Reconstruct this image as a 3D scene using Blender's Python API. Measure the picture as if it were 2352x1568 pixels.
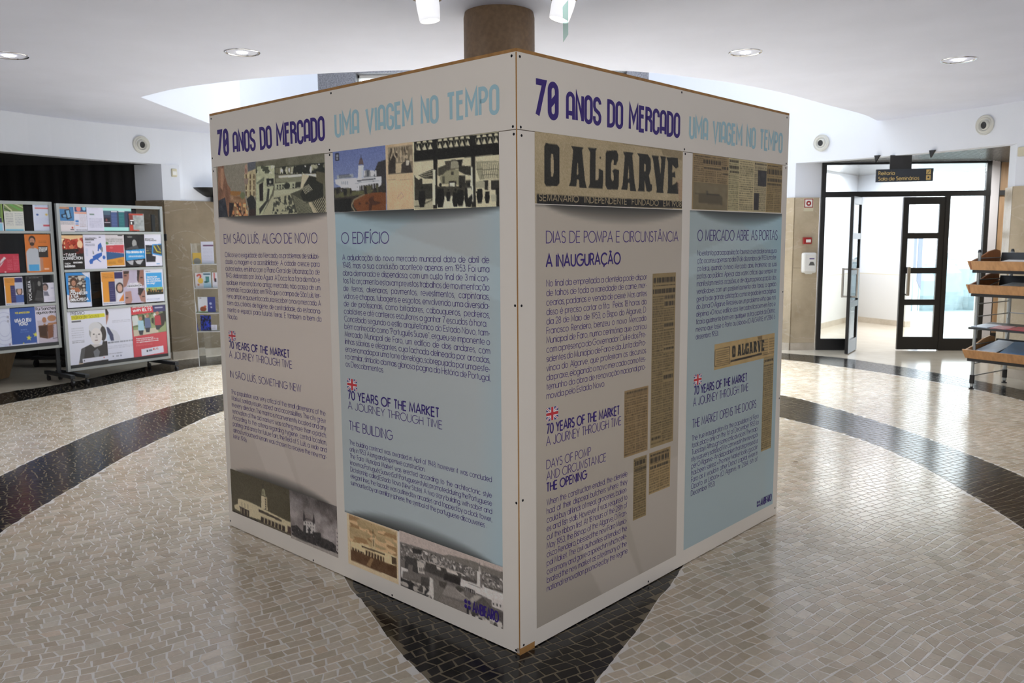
import bpy, math, random
import numpy as np
import unicodedata
from mathutils import Matrix, Vector

S = bpy.context.scene
COL = S.collection
for o in list(bpy.data.objects):
    bpy.data.objects.remove(o)
random.seed(7)
rng = np.random.default_rng(7)

# ------------------------------------------------------------------ camera, world, exposure, big lights
F_PX, PITCH, ROLL, EYE = 1915.18, 0.12268, -0.00691, 1.5941
W_IMG, H_IMG = 2352, 1568
_c, _s = math.cos(PITCH), math.sin(PITCH)
FWD = np.array([0, _c, -_s]); _u = np.array([0, _s, _c]); _r = np.array([1.0, 0, 0])
RGT = _r * math.cos(ROLL) + _u * math.sin(ROLL)
UPV = -_r * math.sin(ROLL) + _u * math.cos(ROLL)
EYEP = np.array([0, 0, EYE])
cam_d = bpy.data.cameras.new('camera')
cam = bpy.data.objects.new('camera', cam_d); COL.objects.link(cam)
cam.matrix_world = Matrix(((RGT[0], UPV[0], -FWD[0], 0), (RGT[1], UPV[1], -FWD[1], 0), (RGT[2], UPV[2], -FWD[2], EYE), (0, 0, 0, 1)))
cam_d.sensor_width = 36.0
cam_d.lens = 36.0 * F_PX / W_IMG
cam_d.clip_start = 0.05; cam_d.clip_end = 200
cam_d.dof.use_dof = True
cam_d.dof.focus_distance = 3.4
cam_d.dof.aperture_fstop = 6.3
S.camera = cam

vs = S.view_settings
vs.view_transform = 'Standard'; vs.look = 'None'; vs.gamma = 1.0; vs.use_curve_mapping = False
vs.exposure = 0.0

world = bpy.data.worlds.new('overcast_sky'); S.world = world
world.use_nodes = True
_bg = world.node_tree.nodes['Background']
_bg.inputs[0].default_value = (0.86, 0.93, 1.0, 1); _bg.inputs[1].default_value = 4.6

def area_light(name, loc, direction, sx, sy, power, color=(1, 1, 1), spread=180):
    l = bpy.data.lights.new(name, 'AREA'); l.shape = 'RECTANGLE'; l.size = sx; l.size_y = sy
    l.energy = power; l.color = color; l.spread = math.radians(spread)
    o = bpy.data.objects.new(name, l); COL.objects.link(o)
    o.location = loc
    o.rotation_euler = Vector(direction).to_track_quat('-Z', 'Y').to_euler()
    return o
# added fill from behind the visitor, no real window; daylight down the light well
area_light('fill_behind_visitor', (0.0, -4.55, 1.75), (0, 1, 0.3), 9.0, 2.2, 185, (1.0, 0.985, 0.96))
area_light('light_well', (0.1, 10.0, 6.2), (0, 0.0, -1), 3.6, 2.2, 540, (0.82, 0.90, 1.0), 56)
area_light('corridor_light', (6.6, 13.6, 2.66), (0, 0, -1), 3.0, 2.6, 150, (0.97, 0.98, 1.0))

area_light('recess_fill', (7.3, 10.9, 2.56), (0, 0, -1), 1.2, .6, 32, (1, .98, .95))  # added fill to brighten the pier and wood panel, no known lamp

# ------------------------------------------------------------------ helpers
def ray(px, py):
    return FWD + RGT * (px - W_IMG / 2) / F_PX - UPV * (py - H_IMG / 2) / F_PX
def at_z(px, py, z=0.0):
    d = ray(px, py); return EYEP + d * ((z - EYE) / d[2])
def at_y(px, py, y):
    d = ray(px, py); return EYEP + d * (y / d[1])
def lin(c):
    c = np.clip(np.asarray(c, float) / 255.0, 0, 1)
    return np.where(c <= 0.04045, c / 12.92, ((c + 0.055) / 1.055) ** 2.4)

class Frame:
    """a flat vertical face: origin o (xy), direction ex, outward normal n"""
    def __init__(s, o, ex, z0=0.0):
        s.o = np.array([o[0], o[1], z0]); e = np.array([ex[0], ex[1], 0.0]); s.ex = e / np.linalg.norm(e)
        s.n = np.array([s.ex[1], -s.ex[0], 0.0])
    def pt(s, u, z, d=0.0):
        u = np.asarray(u, float); z = np.asarray(z, float)
        return s.o + u[..., None] * s.ex + z[..., None] * np.array([0, 0, 1.0]) + d * s.n
    def uv(s, px, py):
        d = ray(px, py); t = ((s.o - EYEP) @ s.n) / (d @ s.n); q = EYEP + t * d - s.o
        return float(q @ s.ex), float(q[2])

def set_props(o, label=None, cat=None, group=None, kind=None, category=None):
    cat = cat or category
    if label: o['label'] = label
    if cat: o['category'] = cat
    if group: o['group'] = group
    if kind: o['kind'] = kind
    return o
def empty(name, loc, label=None, cat=None, group=None, kind=None):
    o = bpy.data.objects.new(name, None); COL.objects.link(o); o.location = [float(v) for v in loc]
    o.empty_display_size = 0.1
    return set_props(o, label, cat, group, kind)
def origin_of(o):
    p = np.zeros(3)
    while o is not None:
        p = p + np.array(o.location); o = o.parent
    return p

class MB:
    """collects geometry, links it as one mesh object"""
    def __init__(s): s.v = []; s.f = []; s.n = 0; s.mi = []
    def add(s, v, f, mi=0):
        v = np.asarray(v, float).reshape(-1, 3)
        s.v.append(v); s.f += [tuple(int(i) + s.n for i in q) for q in f]; s.mi += [mi] * len(f); s.n += len(v)
        return s
    def box(s, x0, x1, y0, y1, z0, z1, mi=0):
        v = [(x, y, z) for z in (z0, z1) for y in (y0, y1) for x in (x0, x1)]
        return s.add(v, [(0, 2, 3, 1), (4, 5, 7, 6), (0, 1, 5, 4), (2, 6, 7, 3), (0, 4, 6, 2), (1, 3, 7, 5)], mi)
    def fbox(s, F, u0, u1, z0, z1, d0, d1, mi=0):
        v = [F.pt(u, z, d) for z in (z0, z1) for d in (d0, d1) for u in (u0, u1)]
        return s.add(v, [(0, 1, 3, 2), (4, 6, 7, 5), (0, 4, 5, 1), (2, 3, 7, 6), (0, 2, 6, 4), (1, 5, 7, 3)], mi)
    def bar(s, a, b, r, n=8, mi=0, r2=None, caps=True):
        a = np.array(a, float); b = np.array(b, float); d = b - a; d /= np.linalg.norm(d)
        t = np.array([0, 0, 1.0]) if abs(d[2]) < .9 else np.array([1.0, 0, 0])
        p = np.cross(d, t); p /= np.linalg.norm(p); q = np.cross(d, p)
        r2 = r if r2 is None else r2
        ang = [2 * math.pi * k / n for k in range(n)]
        v = [a + r * (math.cos(t) * p + math.sin(t) * q) for t in ang] + [b + r2 * (math.cos(t) * p + math.sin(t) * q) for t in ang]
        f = [(k, k + n, (k + 1) % n + n, (k + 1) % n) for k in range(n)]
        if caps: f += [tuple(range(n)), tuple(range(2 * n - 1, n - 1, -1))]
        return s.add(v, f, mi)
    def tube(s, pts, r, n=6, mi=0):
        for a, b in zip(pts[:-1], pts[1:]): s.bar(a, b, r, n, mi)
        return s
    def prism(s, poly, z0, z1, mi=0):
        n = len(poly); v = [(x, y, z0) for x, y in poly] + [(x, y, z1) for x, y in poly]
        f = [tuple(range(n - 1, -1, -1)), tuple(range(n, 2 * n))] + [(k, (k + 1) % n, (k + 1) % n + n, k + n) for k in range(n)]
        return s.add(v, f, mi)
    def lathe(s, c, ax, prof, n=24, mi=0, seed=(0, 0, 1)):
        """prof: list of (radius, distance along axis)"""
        ax = np.array(ax, float); ax /= np.linalg.norm(ax); sd = np.array(seed, float)
        if abs(sd @ ax) > .95: sd = np.array([1.0, 0, 0])
        p = np.cross(ax, sd); p /= np.linalg.norm(p); q = np.cross(ax, p); c = np.array(c, float)
        v = [c + ax * h + r * (math.cos(t) * p + math.sin(t) * q) for r, h in prof for t in (2 * math.pi * k / n for k in range(n))]
        m = len(prof)
        f = [(i * n + k, i * n + (k + 1) % n, (i + 1) * n + (k + 1) % n, (i + 1) * n + k) for i in range(m - 1) for k in range(n)]
        return s.add(v, f, mi)
    def build(s, name, mat, parent=None, smooth=False, bevel=0, **props):
        me = bpy.data.meshes.new(name)
        v = np.concatenate(s.v) if s.v else np.zeros((0, 3))
        org = origin_of(parent) if parent is not None else np.zeros(3)
        o = bpy.data.objects.new(name, me)
        if parent is None:
            org = np.array([(v[:, 0].min() + v[:, 0].max()) / 2, (v[:, 1].min() + v[:, 1].max()) / 2, v[:, 2].min()])
            o.location = org
        me.from_pydata((v - org).tolist(), [], s.f)
        for m in (mat if isinstance(mat, (list, tuple)) else [mat]): me.materials.append(m)
        if isinstance(mat, (list, tuple)): me.polygons.foreach_set('material_index', s.mi)
        if smooth: me.polygons.foreach_set('use_smooth', [True] * len(me.polygons))
        me.update()
        COL.objects.link(o)
        if parent is not None: o.parent = parent
        if bevel:
            b = o.modifiers.new('bevel', 'BEVEL'); b.width = bevel; b.segments = 2; b.limit_method = 'ANGLE'
        return set_props(o, **props)

def fast_mesh(name, V, Q, mat, parent, vcol=None, domain='POINT', **props):
    """V (n,3) world, Q (m,4) quads, by foreach_set"""
    me = bpy.data.meshes.new(name)
    org = origin_of(parent) if parent is not None else np.zeros(3)
    V = np.ascontiguousarray(V - org, dtype=np.float32); Q = np.ascontiguousarray(Q, dtype=np.int32)
    me.vertices.add(len(V)); me.vertices.foreach_set('co', V.ravel())
    me.loops.add(Q.size); me.loops.foreach_set('vertex_index', Q.ravel())
    me.polygons.add(len(Q)); me.polygons.foreach_set('loop_start', np.arange(0, Q.size, 4, dtype=np.int32))
    me.update(calc_edges=True)
    me.shade_flat()
    if vcol is not None:
        a = me.color_attributes.new('print', 'FLOAT_COLOR', domain)
        c = np.ones((len(vcol), 4), np.float32); c[:, :3] = vcol
        a.data.foreach_set('color', c.ravel())
    me.materials.append(mat)
    o = bpy.data.objects.new(name, me); COL.objects.link(o)
    if parent is not None: o.parent = parent
    return set_props(o, **props)

# ------------------------------------------------------------------ materials
def mat(name, color, rough=.5, metal=0.0, var=0.0, vscale=8.0, bump=0.0, bscale=60.0, spec=None, emit=0.0, coat=0.0):
    m = bpy.data.materials.new(name); m.use_nodes = True; nt = m.node_tree; b = nt.nodes['Principled BSDF']
    c = [float(x) for x in color[:3]]
    b.inputs['Base Color'].default_value = (*c, 1); b.inputs['Roughness'].default_value = rough; b.inputs['Metallic'].default_value = metal
    if spec is not None: b.inputs['Specular IOR Level'].default_value = spec
    if coat: b.inputs['Coat Weight'].default_value = coat
    if emit:
        b.inputs['Emission Color'].default_value = (*c, 1); b.inputs['Emission Strength'].default_value = emit
    tc = nt.nodes.new('ShaderNodeTexCoord')
    if var:
        n = nt.nodes.new('ShaderNodeTexNoise'); n.inputs['Scale'].default_value = vscale; n.inputs['Detail'].default_value = 5
        nt.links.new(tc.outputs['Object'], n.inputs['Vector'])
        r = nt.nodes.new('ShaderNodeMapRange'); r.inputs['From Min'].default_value = .3; r.inputs['From Max'].default_value = .7
        r.inputs['To Min'].default_value = 1 - var; r.inputs['To Max'].default_value = 1 + var
        nt.links.new(n.outputs['Fac'], r.inputs['Value'])
        x = nt.nodes.new('ShaderNodeVectorMath'); x.operation = 'SCALE'; x.inputs[0].default_value = c
        nt.links.new(r.outputs[0], x.inputs['Scale']); nt.links.new(x.outputs[0], b.inputs['Base Color'])
    if bump:
        n = nt.nodes.new('ShaderNodeTexNoise'); n.inputs['Scale'].default_value = bscale; n.inputs['Detail'].default_value = 3
        nt.links.new(tc.outputs['Object'], n.inputs['Vector'])
        bp = nt.nodes.new('ShaderNodeBump'); bp.inputs['Strength'].default_value = bump; bp.inputs['Distance'].default_value = .01
        nt.links.new(n.outputs['Fac'], bp.inputs['Height']); nt.links.new(bp.outputs[0], b.inputs['Normal'])
    return m
def mat_print(name, rough=.45, spec=.4):
    m = bpy.data.materials.new(name); m.use_nodes = True; nt = m.node_tree; b = nt.nodes['Principled BSDF']
    a = nt.nodes.new('ShaderNodeVertexColor'); a.layer_name = 'print'
    nt.links.new(a.outputs['Color'], b.inputs['Base Color']); b.inputs['Roughness'].default_value = rough
    b.inputs['Specular IOR Level'].default_value = spec
    return m
def mat_glass(name, tint=(.97, .99, .98), ior=1.45, rough=0.0):
    m = bpy.data.materials.new(name); m.use_nodes = True; nt = m.node_tree; nt.nodes.clear()
    out = nt.nodes.new('ShaderNodeOutputMaterial'); mx = nt.nodes.new('ShaderNodeMixShader'); t = nt.nodes.new('ShaderNodeBsdfTransparent')
    g = nt.nodes.new('ShaderNodeBsdfGlossy'); g.inputs['Roughness'].default_value = rough; t.inputs[0].default_value = (*tint, 1)
    f = nt.nodes.new('ShaderNodeFresnel'); f.inputs['IOR'].default_value = ior
    nt.links.new(f.outputs[0], mx.inputs[0]); nt.links.new(t.outputs[0], mx.inputs[1]); nt.links.new(g.outputs[0], mx.inputs[2])
    nt.links.new(mx.outputs[0], out.inputs[0])
    return m
def mat_marble(name, base, vein, scale=2.2, rough=.22):
    m = mat(name, base, rough); nt = m.node_tree; b = nt.nodes['Principled BSDF']; tc = nt.nodes.new('ShaderNodeTexCoord')
    n1 = nt.nodes.new('ShaderNodeTexNoise'); n1.inputs['Scale'].default_value = scale; n1.inputs['Detail'].default_value = 8; n1.inputs['Roughness'].default_value = .62
    n2 = nt.nodes.new('ShaderNodeTexNoise'); n2.inputs['Scale'].default_value = scale * .7; n2.inputs['Detail'].default_value = 4; n2.inputs['Distortion'].default_value = 1.2
    mp = nt.nodes.new('ShaderNodeMapping'); mp.inputs['Scale'].default_value = (1, 1, 2.2); mp.inputs['Rotation'].default_value = (.3, .35, .1)
    nt.links.new(tc.outputs['Object'], n1.inputs['Vector']); nt.links.new(tc.outputs['Object'], mp.inputs[0]); nt.links.new(mp.outputs[0], n2.inputs['Vector'])
    r1 = nt.nodes.new('ShaderNodeValToRGB'); e = r1.color_ramp.elements
    e[0].position = .3; e[0].color = (base[0] * .8, base[1] * .76, base[2] * .7, 1); e[1].position = .7; e[1].color = (base[0] * 1.13, base[1] * 1.12, base[2] * 1.1, 1)
    nt.links.new(n1.outputs['Fac'], r1.inputs[0])
    r2 = nt.nodes.new('ShaderNodeValToRGB'); e = r2.color_ramp.elements; e[0].position = .486; e[0].color = (0, 0, 0, 1); e[1].position = .5; e[1].color = (.13, .13, .13, 1)
    k = e.new(.514); k.color = (0, 0, 0, 1)
    nt.links.new(n2.outputs['Fac'], r2.inputs[0])
    mx = nt.nodes.new('ShaderNodeMix'); mx.data_type = 'RGBA'; mx.inputs['B'].default_value = (*vein, 1)
    nt.links.new(r2.outputs[0], mx.inputs['Factor']); nt.links.new(r1.outputs[0], mx.inputs['A']); nt.links.new(mx.outputs['Result'], b.inputs['Base Color'])
    return m
def mat_wood(name, c, rough=.45, scale=14):
    m = mat(name, c, rough); nt = m.node_tree; b = nt.nodes['Principled BSDF']; tc = nt.nodes.new('ShaderNodeTexCoord')
    mp = nt.nodes.new('ShaderNodeMapping'); mp.inputs['Scale'].default_value = (scale, scale, 1.2)
    n = nt.nodes.new('ShaderNodeTexNoise'); n.inputs['Scale'].default_value = 2.5; n.inputs['Detail'].default_value = 6
    nt.links.new(tc.outputs['Object'], mp.inputs[0]); nt.links.new(mp.outputs[0], n.inputs['Vector'])
    r = nt.nodes.new('ShaderNodeValToRGB'); e = r.color_ramp.elements
    e[0].position = .3; e[0].color = (c[0] * .8, c[1] * .76, c[2] * .7, 1); e[1].position = .7; e[1].color = (c[0] * 1.12, c[1] * 1.12, c[2] * 1.12, 1)
    nt.links.new(n.outputs['Fac'], r.inputs[0]); nt.links.new(r.outputs[0], b.inputs['Base Color'])
    return m
M = {}
M['plaster'] = mat('white_plaster', (.74, .77, .84), .9, bump=.04, bscale=6)
M['ceil'] = mat('ceiling_paint', (.76, .79, .92), .95, var=.03, vscale=1.6)
M['white'] = mat('white_laminate', (.84, .775, .68), .38, var=.012, vscale=3)
M['white_m'] = mat('white_metal', (.82, .82, .80), .4)
M['edge'] = mat_wood('plywood_edge', (.42, .22, .07), .6)
M['screw'] = mat('dark_screw', (.015, .015, .018), .4, .6)
M['ink'] = mat('violet_ink', tuple(lin((58, 42, 96)) / .46), .5)
M['ink_b'] = mat('dark_blue_ink', (.045, .020, .20), .5)
M['ink_t'] = mat('pale_blue_ink', tuple(lin((134, 163, 170)) / .60), .5)
M['ink_k'] = mat('black_ink', (.02, .02, .02), .5)
M['ink_w'] = mat('white_ink', (.85, .86, .9), .5)
M['ink_y'] = mat('yellow_ink', (.75, .65, .02), .5)
M['ink_g'] = mat('sign_gold', (.62, .44, .16), .5)
M['print'] = mat_print('printed_colour')
M['print_g'] = mat_print('poster_print', .3, .5)
M['black'] = mat('black_aluminium', (.012, .012, .013), .35)
M['blackp'] = mat('black_plastic', (.014, .014, .015), .45)
M['curtain'] = mat('black_curtain', (.008, .008, .009), .95)
M['alu'] = mat('grey_aluminium', (.44, .47, .47), .38, .55)
M['alu_d'] = mat('dark_steel', (.06, .065, .07), .4, .6)
M['steel'] = mat('satin_steel', (.45, .43, .40), .3, .9)
M['chrome'] = mat('chrome', (.85, .86, .9), .08, 1.0)
M['glass'] = mat_glass('clear_glass')
M['acryl'] = mat_glass('clear_acrylic', (.95, .97, .97), 1.4)
M['gglass'] = mat_glass('green_glass', (.72, .84, .80), 1.5)
M['marble'] = mat_marble('beige_marble', tuple(lin((140, 127, 108)) * 1.0), (.85, .83, .8))
M['marble_r'] = mat_marble('lightened_beige_marble', tuple(lin((190, 177, 155)) * 1.0), (.85, .83, .8))  # same marble, colour lightened to offset weaker light on the right
M['marble_l'] = mat_marble('pale_marble', (.55, .50, .43), (.8, .78, .75), 3.0)
M['granite'] = mat('grey_granite', (.15, .15, .17), .5, var=.55, vscale=60)
M['column'] = mat('brown_stone', (.19, .12, .065), .55, var=.16, vscale=35)
M['grout_l'] = mat('pale_grout', (.88, .84, .77), .24, var=.05, vscale=9)
M['grout_d'] = mat('tan_grout', (.19, .155, .10), .24, var=.08, vscale=9)
M['paving'] = mat('beige_stone_floor', (.62, .56, .46), .12, var=.05, vscale=5)
M['wood'] = mat_wood('beech_wood', (.50, .265, .11), .4)
M['wood_d'] = mat_wood('oak_panel', (.46, .30, .17), .5, 10)
M['wood_r'] = mat_wood('reddish_wood', (.30, .11, .035), .4)
M['brown'] = mat_wood('brown_wood', (.20, .135, .075), .5)
M['wire'] = mat('grey_wire', (.30, .31, .33), .35, .8)
M['vent'] = mat('cream_plastic', (.66, .66, .62), .45)
M['cream'] = mat('cream_switch', (.62, .58, .44), .5)
M['red'] = mat('red_plastic', (.32, .02, .02), .4)
M['sign'] = mat('dark_blue_grey_sign', (.018, .024, .035), .4)
M['soffit'] = mat('perforated_metal', (.40, .39, .37), .25, .7)
M['soffit_d'] = mat('dark_slatted_metal', (.06, .06, .06), .5, .3)
M['dado'] = mat('grey_dado_paint', (.66, .66, .65), .6)
M['lampw'] = mat('glowing_reflector', (.92, .92, .95), .25, emit=.75)  # self-glow stands in for lamplight on reflectors and spot bodies
M['lamp'] = mat('lamp_glow', (1, 1, 1), .5, emit=9.0)
M['lamp_b'] = mat('bright_lamp_glow', (.95, .94, 1), .5, emit=40.0)
M['grass'] = mat('garden_green', (.34, .43, .45), .9, var=.1)
M['terrace'] = mat('terrace_paving', (.8, .8, .78), .8)
M['blind'] = mat('blue_grey_strip', (.28, .32, .42), .8)
# ------------------------------------------------------------------ a geometric single line typeface, thickened to flat lettering
def ARC(cx, cy, rx, ry, a0, a1, n=10):
    t = np.radians(np.linspace(a0, a1, max(2, int(abs(a1 - a0) / 360 * n * 1.6) + 1)))
    return [(cx + rx * math.cos(a), cy + ry * math.sin(a)) for a in t]
def Ln(*c): return [(c[i], c[i + 1]) for i in range(0, len(c), 2)]
def glyphs(n):
    X = .70; r = X / 2; w = .34
    G = {}
    O = lambda: ARC(w, r, w, r, 90, 450, n)
    G['A'] = (.78, [Ln(0, 0, .39, 1, .78, 0), Ln(.13, .33, .65, .33)])
    G['B'] = (.55, [Ln(.28, .52, 0, .52, 0, 1, .25, 1) + ARC(.25, .76, .24, .24, 90, -90, n), Ln(0, .52, 0, 0, .28, 0) + ARC(.28, .26, .27, .26, -90, 90, n)])
    G['C'] = (.86, [ARC(.5, .5, .5, .5, 42, 318, n)])
    G['D'] = (.76, [Ln(0, 0, 0, 1, .26, 1) + ARC(.26, .5, .5, .5, 90, -90, n) + Ln(0, 0)])
    G['E'] = (.50, [Ln(.5, 1, 0, 1, 0, 0, .5, 0), Ln(0, .52, .47, .52)])
    G['F'] = (.46, [Ln(.46, 1, 0, 1, 0, 0), Ln(0, .52, .42, .52)])
    G['G'] = (.98, [ARC(.5, .5, .5, .5, 45, 360, n) + Ln(.55, .5)])
    G['H'] = (.62, [Ln(0, 0, 0, 1), Ln(.62, 0, .62, 1), Ln(0, .52, .62, .52)])
    G['I'] = (.02, [Ln(.01, 0, .01, 1)])
    G['J'] = (.42, [Ln(.42, 1, .42, .22) + ARC(.21, .22, .21, .22, 0, -180, n)])
    G['K'] = (.58, [Ln(0, 0, 0, 1), Ln(.54, 1, .02, .48, .58, 0)])
    G['L'] = (.42, [Ln(0, 1, 0, 0, .42, 0)])
    G['M'] = (.84, [Ln(0, 0, .08, 1, .42, .12, .76, 1, .84, 0)])
    G['N'] = (.66, [Ln(0, 0, 0, 1, .66, 0, .66, 1)])
    G['O'] = (1.0, [ARC(.5, .5, .5, .5, 90, 450, n)])
    G['P'] = (.50, [Ln(0, 0, 0, 1, .24, 1) + ARC(.24, .74, .26, .26, 90, -90, n) + Ln(0, .48)])
    G['Q'] = (1.0, [ARC(.5, .5, .5, .5, 90, 450, n), Ln(.55, .28, .95, -.02)])
    G['R'] = (.52, [Ln(0, 0, 0, 1, .24, 1) + ARC(.24, .74, .26, .26, 90, -90, n) + Ln(0, .48), Ln(.26, .48, .52, 0)])
    G['S'] = (.50, [ARC(.25, .76, .23, .24, 30, 270, n) + ARC(.25, .26, .25, .26, 90, -150, n)])
    G['T'] = (.50, [Ln(0, 1, .5, 1), Ln(.25, 1, .25, 0)])
    G['U'] = (.62, [Ln(0, 1, 0, .31) + ARC(.31, .31, .31, .31, 180, 360, n) + Ln(.62, 1)])
    G['V'] = (.70, [Ln(0, 1, .35, 0, .7, 1)])
    G['W'] = (1.0, [Ln(0, 1, .26, 0, .5, 1, .74, 0, 1.0, 1)])
    G['X'] = (.64, [Ln(0, 0, .62, 1), Ln(.02, 1, .64, 0)])
    G['Y'] = (.62, [Ln(0, 1, .31, .45, .62, 1), Ln(.31, .45, .31, 0)])
    G['Z'] = (.58, [Ln(.02, 1, .56, 1, 0, 0, .58, 0)])
    G['a'] = (.68, [O(), Ln(.68, 0, .68, X)])
    G['b'] = (.68, [O(), Ln(0, 0, 0, 1)])
    G['c'] = (.60, [ARC(w, r, w, r, 45, 315, n)])
    G['d'] = (.68, [O(), Ln(.68, 0, .68, 1)])
    G['e'] = (.68, [Ln(.02, r, .68, r) + ARC(w, r, w, r, 0, 318, n)])
    G['f'] = (.26, [Ln(.1, 0, .1, .8) + ARC(.28, .8, .18, .2, 180, 90, n), Ln(0, X, .26, X)])
    G['g'] = (.68, [O(), Ln(.68, X, .68, 0) + ARC(.34, 0, .34, .28, 0, -150, n)])
    G['h'] = (.54, [Ln(0, 0, 0, 1), ARC(.27, .43, .27, .27, 180, 0, n) + Ln(.54, 0)])
    G['i'] = (.02, [Ln(.01, 0, .01, X), Ln(.01, .90, .01, .98)])
    G['ı'] = (.02, [Ln(.01, 0, .01, X)])
    G['j'] = (.06, [Ln(.05, X, .05, -.14) + Ln(0, -.26, -.1, -.28), Ln(.05, .90, .05, .98)])
    G['k'] = (.44, [Ln(0, 0, 0, 1), Ln(.4, X, .03, .34, .44, 0)])
    G['l'] = (.02, [Ln(.01, 0, .01, 1)])
    G['m'] = (.86, [Ln(0, 0, 0, X), ARC(.215, .47, .215, .23, 180, 0, n) + Ln(.43, 0), ARC(.645, .47, .215, .23, 180, 0, n) + Ln(.86, 0)])
    G['n'] = (.54, [Ln(0, 0, 0, X), ARC(.27, .43, .27, .27, 180, 0, n) + Ln(.54, 0)])
    G['o'] = (.68, [O()])
    G['p'] = (.68, [O(), Ln(0, -.28, 0, X)])
    G['q'] = (.68, [O(), Ln(.68, -.28, .68, X)])
    G['r'] = (.26, [Ln(0, 0, 0, X), Ln(0, .46) + ARC(.24, .46, .24, .24, 180, 85, n)])
    G['s'] = (.38, [ARC(.19, .52, .17, .18, 25, 270, n) + ARC(.19, .17, .19, .17, 90, -150, n)])
    G['t'] = (.26, [Ln(.12, 0, .12, .96), Ln(0, X, .26, X)])
    G['u'] = (.54, [Ln(0, X, 0, .27) + ARC(.27, .27, .27, .27, 180, 360, n) + Ln(.54, .27), Ln(.54, X, .54, 0)])
    G['v'] = (.52, [Ln(0, X, .26, 0, .52, X)])
    G['w'] = (.84, [Ln(0, X, .22, 0, .42, X, .62, 0, .84, X)])
    G['x'] = (.48, [Ln(0, 0, .46, X), Ln(.02, X, .48, 0)])
    G['y'] = (.52, [Ln(0, X, .27, .02), Ln(.52, X, .16, -.28)])
    G['z'] = (.44, [Ln(.02, X, .42, X, 0, 0, .44, 0)])
    G['0'] = (.60, [ARC(.3, .5, .3, .5, 90, 450, n)])
    G['1'] = (.22, [Ln(0, .82, .2, 1, .2, 0)])
    G['2'] = (.54, [ARC(.27, .73, .26, .27, 170, -40, n) + Ln(0, 0, .54, 0)])
    G['3'] = (.54, [ARC(.26, .75, .23, .25, 160, -80, n), ARC(.26, .26, .27, .26, 95, -160, n)])
    G['4'] = (.58, [Ln(.44, 0, .44, 1, 0, .26, .58, .26)])
    G['5'] = (.54, [Ln(.48, 1, .12, 1, .05, .56) + ARC(.26, .32, .27, .32, 125, -155, n)])
    G['6'] = (.56, [ARC(.28, .31, .28, .31, 150, 510, n), Ln(.04, .44, .36, 1)])
    G['7'] = (.50, [Ln(0, 1, .5, 1, .16, 0)])
    G['8'] = (.54, [ARC(.27, .76, .22, .24, 270, -90, n), ARC(.27, .27, .27, .27, 90, 450, n)])
    G['9'] = (.56, [ARC(.28, .69, .28, .31, -30, 330, n), Ln(.52, .56, .2, 0)])
    G['.'] = (.04, [Ln(.02, 0, .02, .07)])
    G[','] = (.06, [Ln(.05, .07, 0, -.13)])
    G['-'] = (.26, [Ln(0, .34, .26, .34)])
    G['?'] = (.46, [ARC(.23, .76, .22, .24, 170, -60, n) + Ln(.23, .42, .23, .28), Ln(.23, 0, .23, .08)])
    G['!'] = (.04, [Ln(.02, 1, .02, .3), Ln(.02, 0, .02, .07)])
    G['('] = (.18, [ARC(.42, .4, .42, .62, 125, 235, n)])
    G[')'] = (.18, [ARC(-.24, .4, .42, .62, 55, -55, n)])
    G['"'] = (.2, [Ln(.02, 1, .0, .8), Ln(.2, 1, .18, .8)])
    G["'"] = (.05, [Ln(.03, 1, .01, .8)])
    G['«'] = (.4, [Ln(.2, .55, 0, .34, .2, .12), Ln(.4, .55, .2, .34, .4, .12)])
    G['»'] = (.4, [Ln(0, .55, .2, .34, 0, .12), Ln(.2, .55, .4, .34, .2, .12)])
    G['º'] = (.3, [ARC(.15, .8, .14, .17, 90, 450, n)])
    G['ø'] = (.3, [])
    return G
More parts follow.
